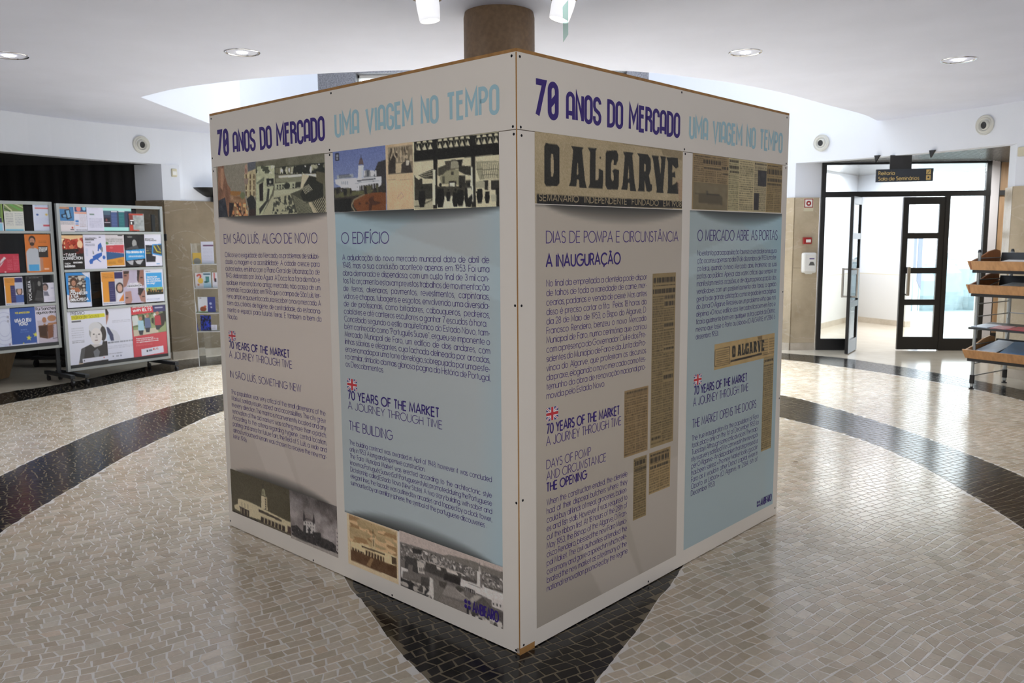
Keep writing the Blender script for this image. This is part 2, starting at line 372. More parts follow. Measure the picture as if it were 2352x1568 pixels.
def deco(n):
    R = lambda x, w, y, up: ARC(x, y, w, .19, 180, 0, n) if up else ARC(x, y, w, .19, 180, 360, n)
    a = .15; W = .30
    G = {}
    G['A'] = (W, [Ln(0, 0, 0, .81) + R(a, a, .81, 1) + Ln(W, 0), Ln(0, .24, W, .24)])
    G['N'] = (W, [Ln(0, 0, 0, 1.04, W, .1), Ln(W, 0, W, 1)])
    G['O'] = (W, [Ln(0, .5, 0, .81) + R(a, a, .81, 1) + Ln(W, .19) + ARC(a, .19, a, .19, 0, -180, n) + Ln(0, .5)])
    G['S'] = (W, [ARC(a, .80, a, .2, 0, 180, n) + Ln(0, .68, .05, .56, .25, .42, W, .3, W, .2) + ARC(a, .2, a, .2, 0, -180, n) + Ln(0, .28)])
    G['D'] = (W, [Ln(0, 0, 0, 1, .1, 1) + ARC(.1, .78, .2, .22, 90, 0, n) + Ln(W, .22) + ARC(.1, .22, .2, .22, 0, -90, n) + Ln(0, 0)])
    G['M'] = (.44, [Ln(0, 0, 0, 1.0, .22, .36, .44, 1.0, .44, 0)])
    G['E'] = (.24, [Ln(.24, 1, 0, 1, 0, 0, .24, 0), Ln(0, .62, .22, .62)])
    G['R'] = (W, [Ln(0, 0, 0, 1, .12, 1) + ARC(.12, .80, .16, .2, 90, -90, n) + Ln(0, .60), Ln(.14, .6, W, .45, W, 0)])
    G['C'] = (W, [Ln(W, .72, W, .81) + ARC(a, .81, a, .19, 0, 180, n) + Ln(0, .19) + ARC(a, .19, a, .19, 180, 360, n) + Ln(W, .28)])
    G['G'] = (W, [Ln(W, .72, W, .81) + ARC(a, .81, a, .19, 0, 180, n) + Ln(0, .19) + ARC(a, .19, a, .19, 180, 360, n) + Ln(W, .42, .15, .5)])
    G['U'] = (W, [Ln(0, 1, 0, .19) + ARC(a, .19, a, .19, 180, 360, n) + Ln(W, 1)])
    G['V'] = (.36, [Ln(0, 1, .18, 0, .36, 1)])
    G['I'] = (.02, [Ln(.01, 0, .01, 1)])
    G['T'] = (.30, [Ln(0, 1, .3, 1), Ln(.15, 1, .15, 0)])
    G['P'] = (W, [Ln(0, 0, 0, 1, .12, 1) + ARC(.12, .76, .17, .24, 90, -90, n) + Ln(0, .52)])
    G['7'] = (.34, [Ln(0, 1, .34, 1, .06, 0)])
    G['0'] = (W, [Ln(0, .5, 0, .81) + R(a, a, .81, 1) + Ln(W, .19) + ARC(a, .19, a, .19, 0, -180, n) + Ln(0, .5), Ln(0, .34, W, .66)])
    return G
GL = glyphs(8); GH = glyphs(22); GD = deco(16)
ACC = {'\u0303': [Ln(-.17, 0, -.08, .07, .06, .0, .16, .07)], '\u0301': [Ln(-.04, 0, .1, .16)], '\u0300': [Ln(.04, 0, -.1, .16)], '\u0302': [Ln(-.13, 0, 0, .13, .13, 0)]}
def layout(txt, G, gap, space):
    """-> [(x, strokes)], total width"""
    out = []; x = 0.0; spaces = []
    for ch in unicodedata.normalize('NFC', txt):
        if ch == ' ':
            x += space; spaces.append(len(out)); continue
        d = unicodedata.normalize('NFD', ch); base = d[0]; marks = d[1:]
        if marks and base == 'i': base = 'ı'
        if ch in ('º', '«', '»'): base = ch; marks = ''
        if base not in G: base = base.upper() if base.upper() in G else '-'
        w, st = G[base]; st = list(st)
        for mk in marks:
            top = 1.10 if base.isupper() else .84
            if mk == '\u0327': st = st + [Ln(w / 2, 0, w / 2 + .03, -.1, w / 2 - .06, -.22)]
            elif mk in ACC: st = st + [[(px + w / 2, py + top) for px, py in s] for s in ACC[mk]]
        out.append([x, st]); x += w + gap
    return out, max(x - gap, .01), spaces
def thick(pts, hw, close_eps=1e-6):
    p = np.array(pts, float)
    keep = [0] + [i for i in range(1, len(p)) if np.hypot(*(p[i] - p[i - 1])) > 1e-6]
    p = p[keep]
    if len(p) < 2: return None
    closed = np.hypot(*(p[0] - p[-1])) < 1e-5 and len(p) > 3
    d = np.diff(p, axis=0); d /= np.linalg.norm(d, axis=1)[:, None]; nrm = np.c_[-d[:, 1], d[:, 0]]
    if closed: a = np.vstack([nrm[-1:], nrm]); b = np.vstack([nrm, nrm[:1]])
    else: a = np.vstack([nrm[:1], nrm]); b = np.vstack([nrm, nrm[-1:]])
    m = a + b; l = np.linalg.norm(m, axis=1); l[l < 1e-6] = 1; m /= l[:, None]
    k = hw / np.maximum((m * b).sum(1), .42)
    return p + m * k[:, None], p - m * k[:, None]
class Text:
    """flat lettering in a frame, one mesh"""
    def __init__(s, F, d): s.F = F; s.d = d; s.V = []; s.Q = []; s.n = 0; s.D = []; s.k = 0
    def line(s, txt, u0, z0, h, wt=.075, width=None, just=False, kx=1.0, G=None, gap=.17, space=.34):
        G = G or GL
        out, tot, sp = layout(txt, G, gap, space)
        extra = 0.0; sx = h * kx
        if width is not None:
            if just and sp:
                extra = (width - tot * sx) / len(sp)
                if extra < -space * sx * .45: 
                    extra = -space * sx * .45; sx = (width) / (tot - .45 * space * len(sp)) ; extra = -space * sx * .45
                if extra > 1.6 * h: extra = 0
            else: sx = width / tot
        j = 0; add = 0.0; hw = wt * h / 2
        for i, (x, st) in enumerate(out):
            while j < len(sp) and sp[j] <= i: add += extra; j += 1
            for p in st:
                q = [(u0 + add + (x + a) * sx, z0 + b * h) for a, b in p]
                t = thick(q, hw)
                if t is None: continue
                L, R = t; m = len(L)
                s.V += [L, R]; s.k += 1; s.D.append(np.full(2 * m, (s.k % 5) * 5e-5))
                idx = np.arange(m - 1)
                s.Q.append(np.c_[s.n + idx, s.n + m + idx, s.n + m + idx + 1, s.n + idx + 1]); s.n += 2 * m
        return s
    def rect(s, u0, u1, z0, z1):
        s.D.append(np.full(4, 0.0)); s.V.append(np.array([(u0, z0), (u1, z0), (u1, z1), (u0, z1)])); s.Q.append(np.array([[0, 1, 2, 3]]) + s.n); s.n += 4
    def disc(s, u, z, r, n=8):
        a = np.linspace(0, 2 * math.pi, 2 * n, endpoint=False); V = np.c_[u + r * np.cos(a), z + r * np.sin(a)]
        s.D.append(np.zeros(2 * n + 1)); s.V.append(np.vstack([V, [(u, z)]])); c = s.n + 2 * n
        s.Q.append(np.array([[c, s.n + 2 * k, s.n + 2 * k + 1, s.n + (2 * k + 2) % (2 * n)] for k in range(n)])); s.n += 2 * n + 1
    def build(s, mat, parent, name='lettering', **props):
        V = np.concatenate(s.V); P = s.F.pt(V[:, 0], V[:, 1], s.d)
        D = np.concatenate(s.D) if s.D else np.zeros(0)
        if len(D) == len(P): P = P + D[:, None] * s.F.n
        return fast_mesh(name, P, np.concatenate(s.Q), mat, parent, **props)

# ------------------------------------------------------------------ printed pictures, drawn into a fine coloured mesh
def vnoise(h, w, cells, seed, octaves=3):
    g = np.random.default_rng(seed); out = np.zeros((h, w)); amp = 1.0; tot = 0
    cy, cx = cells
    for o in range(octaves):
        a = g.random((cy + 2, cx + 2)); y = np.linspace(0, cy, h); x = np.linspace(0, cx, w)
        yi = np.minimum(y.astype(int), cy); xi = np.minimum(x.astype(int), cx); fy = (y - yi)[:, None]; fx = (x - xi)[None, :]
        fy = fy * fy * (3 - 2 * fy); fx = fx * fx * (3 - 2 * fx)
        v = (a[yi][:, xi] * (1 - fx) + a[yi][:, xi + 1] * fx) * (1 - fy) + (a[yi + 1][:, xi] * (1 - fx) + a[yi + 1][:, xi + 1] * fx) * fy
        out += v * amp; tot += amp; amp *= .5; cy *= 2; cx *= 2
    return out / tot
class Pic:
    """picture on a frame between (u0,z0) and (u1,z1); shapes are given in the coordinates of a crop (x0,y0,scale) of the flat view"""
    def __init__(s, F, u0, u1, z0, z1, res, bg, crop=None):
        s.F, s.u0, s.u1, s.z0, s.z1, s.crop = F, u0, u1, z0, z1, crop
        s.w = max(6, int((u1 - u0) / res)) * 2; s.h = max(6, int((z1 - z0) / res)) * 2
        s.U, s.Vv = np.meshgrid(np.linspace(0, 1, s.w), np.linspace(0, 1, s.h))
        s.a = np.ones((s.h, s.w, 3)) * np.array(bg, float)
    def m(s, X, Y):
        if s.crop is None: return X, Y
        x0, y0, k = s.crop; u, z = s.F.uv(x0 + X / k, y0 + Y / k)
        return (u - s.u0) / (s.u1 - s.u0), (s.z1 - z) / (s.z1 - s.z0)
    def mask(s, pts, raw=False):
        p = [q if raw else s.m(*q) for q in pts]; ins = np.zeros(s.U.shape, bool); n = len(p)
        for i in range(n):
            x1, y1 = p[i]; x2, y2 = p[(i + 1) % n]
            if y1 == y2: continue
            c = ((s.Vv >= min(y1, y2)) & (s.Vv < max(y1, y2))); xx = x1 + (s.Vv - y1) * (x2 - x1) / (y2 - y1)
            ins ^= c & (s.U < xx)
        return ins
    def paint(s, mk, c, alpha=1.0):
        c = np.array(c, float); s.a[mk] = s.a[mk] * (1 - alpha) + c * alpha; return s
    def poly(s, pts, c, alpha=1.0): return s.paint(s.mask(pts), c, alpha)
    def rect(s, x0, y0, x1, y1, c, alpha=1.0):
        """rectangle upright in the picture, from two opposite corners"""
        a = s.m(x0, y0); b = s.m(x1, y1)
        mk = (s.U >= min(a[0], b[0])) & (s.U <= max(a[0], b[0])) & (s.Vv >= min(a[1], b[1])) & (s.Vv <= max(a[1], b[1]))
        return s.paint(mk, c, alpha)
    def ell(s, x, y, rx, ry, c, alpha=1.0):
        p = s.m(x, y); q = s.m(x + rx, y); t = s.m(x, y + ry); a = abs(q[0] - p[0]) + 1e-6; b = abs(t[1] - p[1]) + 1e-6
        return s.paint(((s.U - p[0]) / a) ** 2 + ((s.Vv - p[1]) / b) ** 2 < 1, c, alpha)
    def line(s, pts, wd, c, alpha=1.0):
        for (x1, y1), (x2, y2) in zip(pts[:-1], pts[1:]):
            L = math.hypot(x2 - x1, y2 - y1) or 1; nx, ny = -(y2 - y1) / L * wd / 2, (x2 - x1) / L * wd / 2
            s.poly([(x1 + nx, y1 + ny), (x2 + nx, y2 + ny), (x2 - nx, y2 - ny), (x1 - nx, y1 - ny)], c, alpha)
        return s
    def noise(s, amount, cells, seed, mk=None, tint=(1, 1, 1)):
        n = (vnoise(s.h, s.w, cells, seed) - .5)[..., None] * 2 * amount * np.array(tint)
        if mk is None: s.a += n
        else: s.a[mk] += n[mk]
        return s
    def specks(s, mk, cols, cells, seed, th=.5):
        n = vnoise(s.h, s.w, cells, seed, 2); k = vnoise(s.h, s.w, cells, seed + 1, 1)
        sel = mk & (n > th); cols = np.array(cols, float); idx = np.clip((k * len(cols)).astype(int), 0, len(cols) - 1)
        s.a[sel] = cols[idx[sel]]; return s
    def greek(s, x0, y0, x1, y1, n, c, seed=0, fill=.62, alpha=.8):
        """rows of small illegible print inside a normalised rectangle"""
        g = np.random.default_rng(seed)
        for i in range(n):
            ya = y0 + (y1 - y0) * i / n; yb = ya + (y1 - y0) / n * fill; x = x0
            while x < x1:
                L = g.uniform(.05, .22) * (x1 - x0); 
                s.paint((s.U >= x) & (s.U < min(x + L, x1)) & (s.Vv >= ya) & (s.Vv < yb), c, alpha * g.uniform(.5, 1)); x += L + .02 * (x1 - x0)
        return s
    def build(s, parent, d, name='photograph', K=.46, gain=1.0, mat=None, **props):
        if name == 'photograph': s.a = s.a * .95 + 5 + np.random.default_rng(s.w).normal(0, 9, (s.h, s.w, 1))  # thin haze put into the colours, plus film grain
        a = s.a.reshape(s.h // 2, 2, s.w // 2, 2, 3).mean((1, 3)); s.a = a; s.h //= 2; s.w //= 2
        s.U, s.Vv = np.meshgrid(np.linspace(0, 1, s.w), np.linspace(0, 1, s.h))
        P = s.F.pt(s.u0 + s.U * (s.u1 - s.u0), s.z1 - s.Vv * (s.z1 - s.z0), d).reshape(-1, 3)
        i = np.arange(s.h * s.w).reshape(s.h, s.w); Q = np.stack([i[:-1, :-1], i[1:, :-1], i[1:, 1:], i[:-1, 1:]], -1).reshape(-1, 4)
        c = np.clip(lin(a.reshape(-1, 3)) / K * gain, 0, .92)
        return fast_mesh(name, P, Q, mat or M['print'], parent, c, **props)
# ------------------------------------------------------------------ the hall: a round room about RC, ceiling with a light well at the back
RC = np.array([-0.07, 7.1]); RR = 6.1; ZC = 3.05; ZS = 2.60; ZD = 2.13; ZT = 6.3
def circ(deg, r=RR): return (RC[0] + r * math.cos(math.radians(deg)), RC[1] + r * math.sin(math.radians(deg)))
def ang_of(x, y): return math.degrees(math.atan2(y - RC[1], x - RC[0]))
A_RJ = 22.0            # right jamb of the right recess
A_RL = 49.0            # left jamb of the right recess
A_LJ = 138.0           # right jamb of the left recess
STR = dict(kind='structure')
def arc_wall(mb, a0, a1, z0, z1, th=.18, n=None, r=RR, inner=0.0):
    n = n or max(2, int(abs(a1 - a0) / 2.5))
    for k in range(n):
        p = [circ(a0 + (a1 - a0) * (k + j) / n, r + q) for j, q in ((0, -inner), (1, -inner), (1, th), (0, th))]
        mb.prism(p, z0, z1)
    return mb
# back wall, right-hand fascia, upper void walls
w = MB(); arc_wall(w, A_RL, 57.0, ZD, ZS); arc_wall(w, 22.0, 57.0, ZS, ZT); wall_r = None
wall_back = arc_wall(arc_wall(w, 57.0, 71.0, ZD, ZT), 116.2, 127.35, ZD, ZT).build('wall_back', M['plaster'], **STR)
w = MB(); arc_wall(w, 127.35, A_LJ, ZD, ZC); arc_wall(w, A_LJ, 180, ZS, ZC)
w.box(-6.35, -6.17, -5, 7.1, 0, ZC)
wall_left = w.build('wall_left', M['plaster'], **STR)
w = MB(); arc_wall(w, 0, A_RJ, ZD, ZC); w.box(6.03, 6.21, -5, 7.1, ZD, ZC)
w.box(6.03, 6.21, -5, 7.1, 0, ZD)
wall_right = w.build('wall_right', M['plaster'], **STR)
w = MB(); w.box(-6.35, 6.21, -5.18, -5, 0, ZC)
MBF = w.build('wall_front', M['plaster'], **STR)
# jambs of the recesses
LJ = circ(A_LJ); RL = circ(A_RL); RJ = circ(A_RJ)
w = MB()
w.prism([LJ, (LJ[0] + .18, LJ[1] + .14), (LJ[0] - .12, LJ[1] + .55), (LJ[0] - .40, LJ[1] + .10)], ZD, ZS)
w.build('wall_recess_left', M['plaster'], **STR)
w = MB()
RL2 = at_z(1872, 803)[:2]; DF = Frame(RL2, at_z(2240, 804.5)[:2] - RL2)
w.prism([RL, RL2, (RL2[0] + .02, RL2[1] + .14), (RL[0] - .14, RL[1] + .14)], ZD, ZS)
w.build('wall_recess_right', M['plaster'], **STR)
# marble dado slabs, each slab its own piece, and a paler skirting
def slabs(name_wall, a0, a1, n, parent, mm='marble'):
    for k in range(n):
        e = .012
        b0 = a0 + (a1 - a0) * k / n + e; b1 = a0 + (a1 - a0) * (k + 1) / n - e
        m_ = MB(); arc_wall(m_, b0, b1, .105, ZD, .10, 2, inner=.02)
        m_.build('marble_slab', M[mm], parent)
slabs('b', A_LJ, A_LJ - 17, 2, wall_left)
slabs('b', A_LJ - 17, 71, 6, wall_back)
slabs('b', 71, A_RL, 3, wall_back, 'marble_r')
slabs('r', A_RJ, 0, 3, wall_right, 'marble_r')
sk = MB(); arc_wall(sk, 0, A_RJ, 0, .105, .1, inner=.035); sk.build('baseboard_right', M['marble_l'], **STR)
sk = MB(); arc_wall(sk, A_RL, A_LJ, 0, .105, .1, inner=.035); sk.build('baseboard_back', M['marble_l'], **STR)
for (p, q, par) in ((LJ, (LJ[0] - .40, LJ[1] + .10), wall_left), (RL, tuple(RL2), wall_back)):
    p = np.array(p); q = np.array(q); d = q - p
    if par is wall_back:
        Fj = Frame(p, d)
        L_ = np.hypot(*d)
        for z0, z1 in ((.0, .105), (.107, 1.16), (1.162, ZD)):
            MB().fbox(Fj, 0.0, L_ - .02, z0, z1, -.10, .02).build('marble_slab', M['marble_r'] if z0 else M['marble_l'], par)
    else:
        Fj = Frame(q, -d); L_ = np.hypot(*d)
        MB().fbox(Fj, 0, L_, .105, ZD, -.10, .02).build('marble_slab', M['marble'], par)
        MB().fbox(Fj, 0, L_, 0, .10, -.10, .03).build('marble_slab', M['marble_l'], par)
# granite pier with the high window seen through the light well
GY = 11.55
wg = MB()
gx0, gx1 = at_y(730, 190, GY)[0], at_y(1490, 190, GY)[0]
wx0, wx1 = at_y(817, 190, GY)[0], at_y(1440, 190, GY)[0]
wz0, wz1 = 3.25, at_y(860, 167, GY)[2]
wg.box(gx0, wx0, GY, GY + .4, ZD, ZT); wg.box(wx1, gx1, GY, GY + .4, ZD, ZT)
wg.box(wx0, wx1, GY, GY + .4, wz1, ZT); wg.box(wx0, wx1, GY, GY + .4, ZD, wz0)
wg.build('trim_granite', M['granite'], **STR)
wn = empty('window_1', ((wx0 + wx1) / 2, GY + .2, wz0), kind='structure')
m_ = MB()
for k in range(6):
    x = wx0 + (wx1 - wx0) * k / 5; m_.box(x - .02, x + .02, GY + .17, GY + .23, wz0, wz1)
m_.box(wx0, wx1, GY + .17, GY + .23, wz0, wz0 + .04); m_.box(wx0, wx1, GY + .17, GY + .23, wz1 - .04, wz1)
m_.build('window_frame', M['white_m'], wn)
for k in range(5):
    x = wx0 + (wx1 - wx0) * k / 5
    MB().box(x + .02, x + (wx1 - wx0) / 5 - .02, GY + .197, GY + .203, wz0 + .04, wz1 - .04).build('pane', M['glass'], wn)
# light well: left side wall and the upstand over the visitor
edge = [(-3.77, 8.74), (-3.24, 8.29), (-2.72, 7.99), (-2.25, 7.78), (-1.7, 7.60), (-0.8, 7.45), (0.0, 7.43), (0.87, 7.54), (1.24, 7.65), (1.74, 7.93), (2.23, 8.27), (2.83, 8.80), (3.58, 9.60), (4.23, 10.28), (4.66, 10.86)]
def cat(pts, n=6, closed=False):
    P = [np.array(p, float) for p in pts]; N = len(P); out = []
    rngk = range(N) if closed else range(N - 1)
    for i in rngk:
        p1, p2 = P[i], P[(i + 1) % N]; p0 = P[(i - 1) % N] if closed or i > 0 else p1; p3 = P[(i + 2) % N] if closed or i + 2 < N else p2
        for t in np.linspace(0, 1, n, endpoint=False):
            out.append(.5 * ((2 * p1) + (-p0 + p2) * t + (2 * p0 - 5 * p1 + 4 * p2 - p3) * t * t + (-p0 + 3 * p1 - 3 * p2 + p3) * t ** 3))
    if not closed: out.append(P[-1])
    return np.array(out)
E_ = cat(edge, 5)
w = MB(); w.box(-3.95, -3.767, 8.745, 12.2, ZC + .001, ZT)
for a, b in zip(E_[:-1], E_[1:]):
    d = b - a; nn = np.array([d[1], -d[0]]); nn /= np.linalg.norm(nn); w.prism([a - nn * .003, b - nn * .003, b + nn * .12, a + nn * .12], ZC + .001, ZT)
w.box(-3.95, 6.3, 7.2, 9.7, ZT, ZT + .1); w.box(2.6, 6.3, 10.3, 13.4, ZT, ZT + .1)  # unseen roof pieces, added to cut the sky light in the well
w.build('wall_light_well', M['plaster'], **STR)
cp = [(-9.6, -5.2), (-9.6, 14.0), (-3.77, 14.0)] + [tuple(p) for p in E_] + [(4.7, 10.86), (9.6, 10.86), (9.6, -5.2)]
ceil = MB().prism(cp[::-1], ZC, ZC + .22).build('ceiling', M['ceil'], **STR)
# recess ceilings
w = MB()
pts = [circ(a, RR + .02) for a in np.linspace(A_LJ, 180, 16)]
poly = pts + [(-9.4, 7.1), (-9.4, 11.6), (LJ[0] - .1, 11.6)]
w.prism(poly[::-1], ZS + .03, ZS + .1)
soff_l = w.build('ceiling_recess_left', M['soffit_d'], **STR)
m_ = MB()
for k in range(60):
    y = 7.6 + k * .065
    m_.box(-9.3, min(-4.75, RC[0] - math.sqrt(max(RR ** 2 - (y - RC[1]) ** 2, 0)) - .2), y, y + .03, ZS + .005, ZS + .03)
m_.build('ceiling_slat', M['soffit_d'], soff_l, kind='stuff')
w = MB()
pts = [circ(a, RR + .16) for a in np.linspace(A_RJ, A_RL, 12)]
poly = [(9.4, RJ[1])] + pts + [tuple(RL2), tuple(RL2 + np.array([.05, .3])), (9.4, 12.6)]
w.prism(poly, ZS + .03, ZS + .1)
soff_r = w.build('ceiling_recess_right', M['soffit'], **STR)
m_ = MB()
for k in range(64):
    x = 3.9 + k * .08
    ys = RC[1] + math.sqrt(max(RR ** 2 - (x - RC[0]) ** 2, 0)) + .2 if x < 6.0 else 9.4
    ys = max(ys, 9.4)
    if ys < 11.55: m_.box(x, x + .012, ys, 11.9, ZS + .004, ZS + .03)
for k in range(32):
    y = 9.45 + k * .08
    x0 = RC[0] + math.sqrt(max(RR ** 2 - (y - RC[1]) ** 2, 0)) + .2
    m_.box(x0, 8.2, y, y + .012, ZS + .006, ZS + .03)
m_.build('ceiling_grid', M['soffit'], soff_r, kind='stuff')
# left recess: black curtain, side wall
w = MB(); ny = 260; xs = np.linspace(LJ[0] - .38, -9.3, ny)
prof = [(x, 11.28 + .012 * math.sin(k * .55) + .012 * math.sin(k * .23)) for k, x in enumerate(xs)]
for k in range(ny - 1):
    (x0, y0), (x1, y1) = prof[k], prof[k + 1]
    w.add([(x0, y0, .02), (x1, y1, .02), (x1, y1, ZS + .02), (x0, y0, ZS + .02)], [(0, 1, 2, 3)])
cu = w.build('curtain', M['curtain'], smooth=True, label='floor-length black curtain closing the recess behind the poster boards', category='curtain')
w = MB(); w.box(-9.6, -9.4, 7.1, 11.8, 0, ZC); w.box(-9.4, LJ[0] - .1, 11.6, 11.8, 0, ZC); w.box(-9.4, -6.2, 6.95, 7.1, 0, ZC)
w.build('wall_recess_back', M['curtain'], **STR)

# ------------------------------------------------------------------ right recess: glazed black screen with a double door
D1, D0, DW = 1.15, .56, 2.27
def dfu(px, py=700): return DF.uv(px, py)[0]
U = [0.0, dfu(1972, 600), dfu(2068, 600) + .0, dfu(2167, 600), dfu(2258, 600)]
UW = U[4] + .03
scr = empty('door_1', (*DF.pt(UW / 2, 0)[:2], 0), kind='structure')
m_ = MB(); d0, d1 = -.03, .03
for u in (0.0, UW - .06): m_.fbox(DF, u, u + .06, 0, ZS, d0, d1)
m_.fbox(DF, U[3] - .02, U[3] + .04, 0, ZD, d0, d1)
m_.fbox(DF, U[1] - .05, U[1], 0, ZD, d0, d1)
m_.fbox(DF, 0, UW, ZS - .03, ZS, d0, d1 + .003); m_.fbox(DF, 0, UW, ZD, ZD + .075, d0 - .003, d1 + .006)
m_.fbox(DF, 0.06, U[1] - .05, 0, .16, d0 + .005, d1 - .005); m_.fbox(DF, U[3] + .04, UW - .06, 0, .17, d0 + .005, d1 - .005)
m_.build('door_frame', M['black'], scr)
for a, b, z0, z1 in ((.06, U[1] - .05, .16, ZD), (U[3] + .04, UW - .06, .17, ZD), (.06, UW - .06, ZD + .075, ZS - .03),):
    MB().fbox(DF, a, b, z0, z1, -.004, .004).build('glass_pane', M['glass'], scr)
def leaf(F, u0, u1, name, hand, both, st=.075):
    zb, zt = .012, ZD - .006; a, b = min(u0, u1), max(u0, u1)
    rails = [(zb, .19), (.635, .715), (1.075, 1.155), (1.555, 1.635), (zt - .10, zt)]
    m_ = MB(); m_.fbox(F, a, a + st, zb, zt, -.022, .022); m_.fbox(F, b - st, b, zb, zt, -.022, .022)
    for r0, r1 in rails: m_.fbox(F, a + st, b - st, r0, r1, -.021, .021)
    lf = m_.build(name, M['black'], scr)
    for (r0, r1), (q0, q1) in zip(rails[:-1], rails[1:]):
        MB().fbox(F, a + st, b - st, r1, q0, -.004, .004).build('pane', M['glass'], lf)
    for sgn in ((1, -1) if both else (1,)):
        h = MB(); uh = hand; off = sgn * .095
        h.fbox(F, uh - .021, uh + .021, .77, 1.17, off - .012, off + .012)
        for z in (.785, 1.155): h.fbox(F, uh - .012, uh + .012, z - .012, z + .012, min(sgn * .022, off), max(sgn * .022, off))
        h.build('handle', M['steel'], lf, bevel=.004)
leaf(DF, U[2], U[3] - .02, 'door_leaf', U[2] + .085, False)
hinge = DF.pt(U[1], 0)[:2]; latch = at_z(1942, 815)[:2]; dv = latch - hinge; dv /= np.linalg.norm(dv)
LW = U[2] - U[1]
latch = hinge + dv * LW
LF = Frame(latch, hinge - latch)
leaf(LF, 0.0, LW, 'door_leaf', .06, True, .05)
# corridor behind the screen
c0 = at_z(1868, 760)[:2]; c1 = at_z(1957, 737)[:2]; c2 = at_z(2078, 751)[:2]; c3 = c2 + (c2 - c1) * .02
w = MB()
def vwall(mb, a, b, z0, z1, th=.12):
    F_ = Frame(a, np.array(b) - np.array(a)); mb.fbox(F_, 0, float(np.hypot(*(np.array(b) - np.array(a)))), z0, z1, -th, 0)
RLb = DF.pt(0, 0, -.05)[:2]
c00 = c0 + (c0 - c1) / np.linalg.norm(c0 - c1) * 2.1
vwall(w, c00, c1, .92, 2.72); vwall(w, c1, c2, .92, 2.72)
cw = w.build('wall_corridor', M['plaster'], **STR)
w = MB(); vwall(w, c00, c1, .10, .905); vwall(w, c1, c2, .10, .905); w.build('trim_1', M['dado'], **STR)
w = MB(); vwall(w, c00, c1, 0, .10, .135); vwall(w, c1, c2, 0, .10, .135)
F_ = Frame(c1, c2 - c1)
w.build('baseboard_corridor', M['marble_l'], **STR)
w = MB(); vwall(w, c00, c1, .905, .92, .14); vwall(w, c1, c2, .905, .92, .14)
w.build('trim_2', M['cream'], **STR)
cc = [tuple(DF.pt(-.3, 0, -.06)[:2]), tuple(DF.pt(UW + .4, 0, -.06)[:2]), (9.6, 13.2), (9.0, 15.4), (c2[0] + .2, c2[1] + .1), tuple(c1 + np.array([-.1, .2])), tuple(c00 + np.array([-.3, 0]))]
MB().prism(cc, 2.70, 2.80).build('ceiling_corridor', M['soffit'], **STR)
# side pier and the panelled wall right of the screen
w = MB(); e = DF.pt(UW + .01, 0)[:2]
w.prism([tuple(e), (e[0] + .26, e[1] + .25), (e[0] + .16, e[1] + .40), (e[0] - .02, e[1] + .1)], 0, ZS + .03)
pier = w.build('trim_3', mat('grey_pier', (.66, .66, .69), .6), **STR)
WF = Frame((e[0] + .26, e[1] + .36), (1, -.05))
pd = empty('door_2', (*WF.pt(.3, 0)[:2], 0), kind='structure')
m_ = MB(); m_.fbox(WF, .0, .05, .12, ZS + .03, -.02, .05); m_.fbox(WF, .05, 1.6, ZD + .02, ZD + .09, -.02, .05); m_.fbox(WF, .05, 1.6, .12, .21, -.02, .05)
m_.build('door_frame', M['black'], pd)
for a, b, z0, z1 in ((.05, .62, .21, ZD + .02), (.63, 1.6, .21, ZD + .02), (.05, .62, ZD + .09, ZS + .03), (.63, 1.6, ZD + .09, ZS + .03)):
    MB().fbox(WF, a, b, z0, z1, -.02, .012).build('wood_panel', M['wood_d'], pd)
MB().fbox(WF, -.1, 1.6, 0, .12, -.02, .06).build('baseboard_recess', M['marble_l'], **STR)
w = MB(); w.fbox(WF, 1.6, 1.75, 0, ZS, -.1, .05)
w.prism([tuple(RJ), (8.9, RJ[1] + .1), (8.9, RJ[1] + .3), (RJ[0] + .1, RJ[1] + .3)], ZD, ZS + .4)
MB().prism([(RJ[0] - .02, RJ[1] + .0), (8.9, RJ[1] + .1), (8.9, RJ[1] + .3), (RJ[0] + .08, RJ[1] + .31)], .0, ZD).build('marble_slab', M['marble_r'], wall_right)
w.prism([(8.75, RJ[1] + .3), (8.9, RJ[1] + .3), (8.9, 12.3), (8.75, 12.3)], 0, ZS + .4)
w.build('wall_recess_side', M['plaster'], **STR)

# ------------------------------------------------------------------ outside, beyond the corridor glazing
gr = MB().box(4.0, 40, 16.2, 60, -.25, -.2).build('ground_outside', M['grass'], **STR)
rl = empty('balcony_railing', (9.2, 17.2, 0), 'glass balcony railing seen through the right pane of the black door screen', 'railing')
m_ = MB()
for x in (7.2, 8.35, 9.6, 10.8):
    MB().box(x - .025, x + .025, 17.18, 17.23, 0, 1.62).build('post', M['white_m'], rl)
MB().box(6.4, 11.4, 17.16, 17.25, 1.02, 1.08).build('handrail', M['white_m'], rl)
for x in (6.45, 7.26, 8.41, 9.66): MB().box(x, x + (.72 if x < 7 else 1.03), 17.2, 17.21, .12, .98).build('glass_panel', M['acryl'], rl)
terr = MB().box(3.6, 14, 12.0, 17.6, -.12, -.006).build('floor_terrace', M['paving'], **STR)
hd = MB()
g_ = np.random.default_rng(3)
for k in range(90):
    x = 7.5 + k * .15; y = 20.6 + g_.uniform(-.2, .2); r_ = g_.uniform(.35, .6); z_ = g_.uniform(.6, 1.0)
    hd.lathe((x, y, -.2), (0, 0, 1), [(r_ * .8, 0), (r_, z_ * .5), (r_ * .9, z_), (r_ * .4, z_ + .3), (0, z_ + .38)], 9)
hd.build('hedge', M['grass'], label='pale green hedge outside beyond the balcony railing', category='hedge')
xa = at_y(2087, 600, 17.0)[0]; Fx = Frame((xa, 17.0), (1, 0))
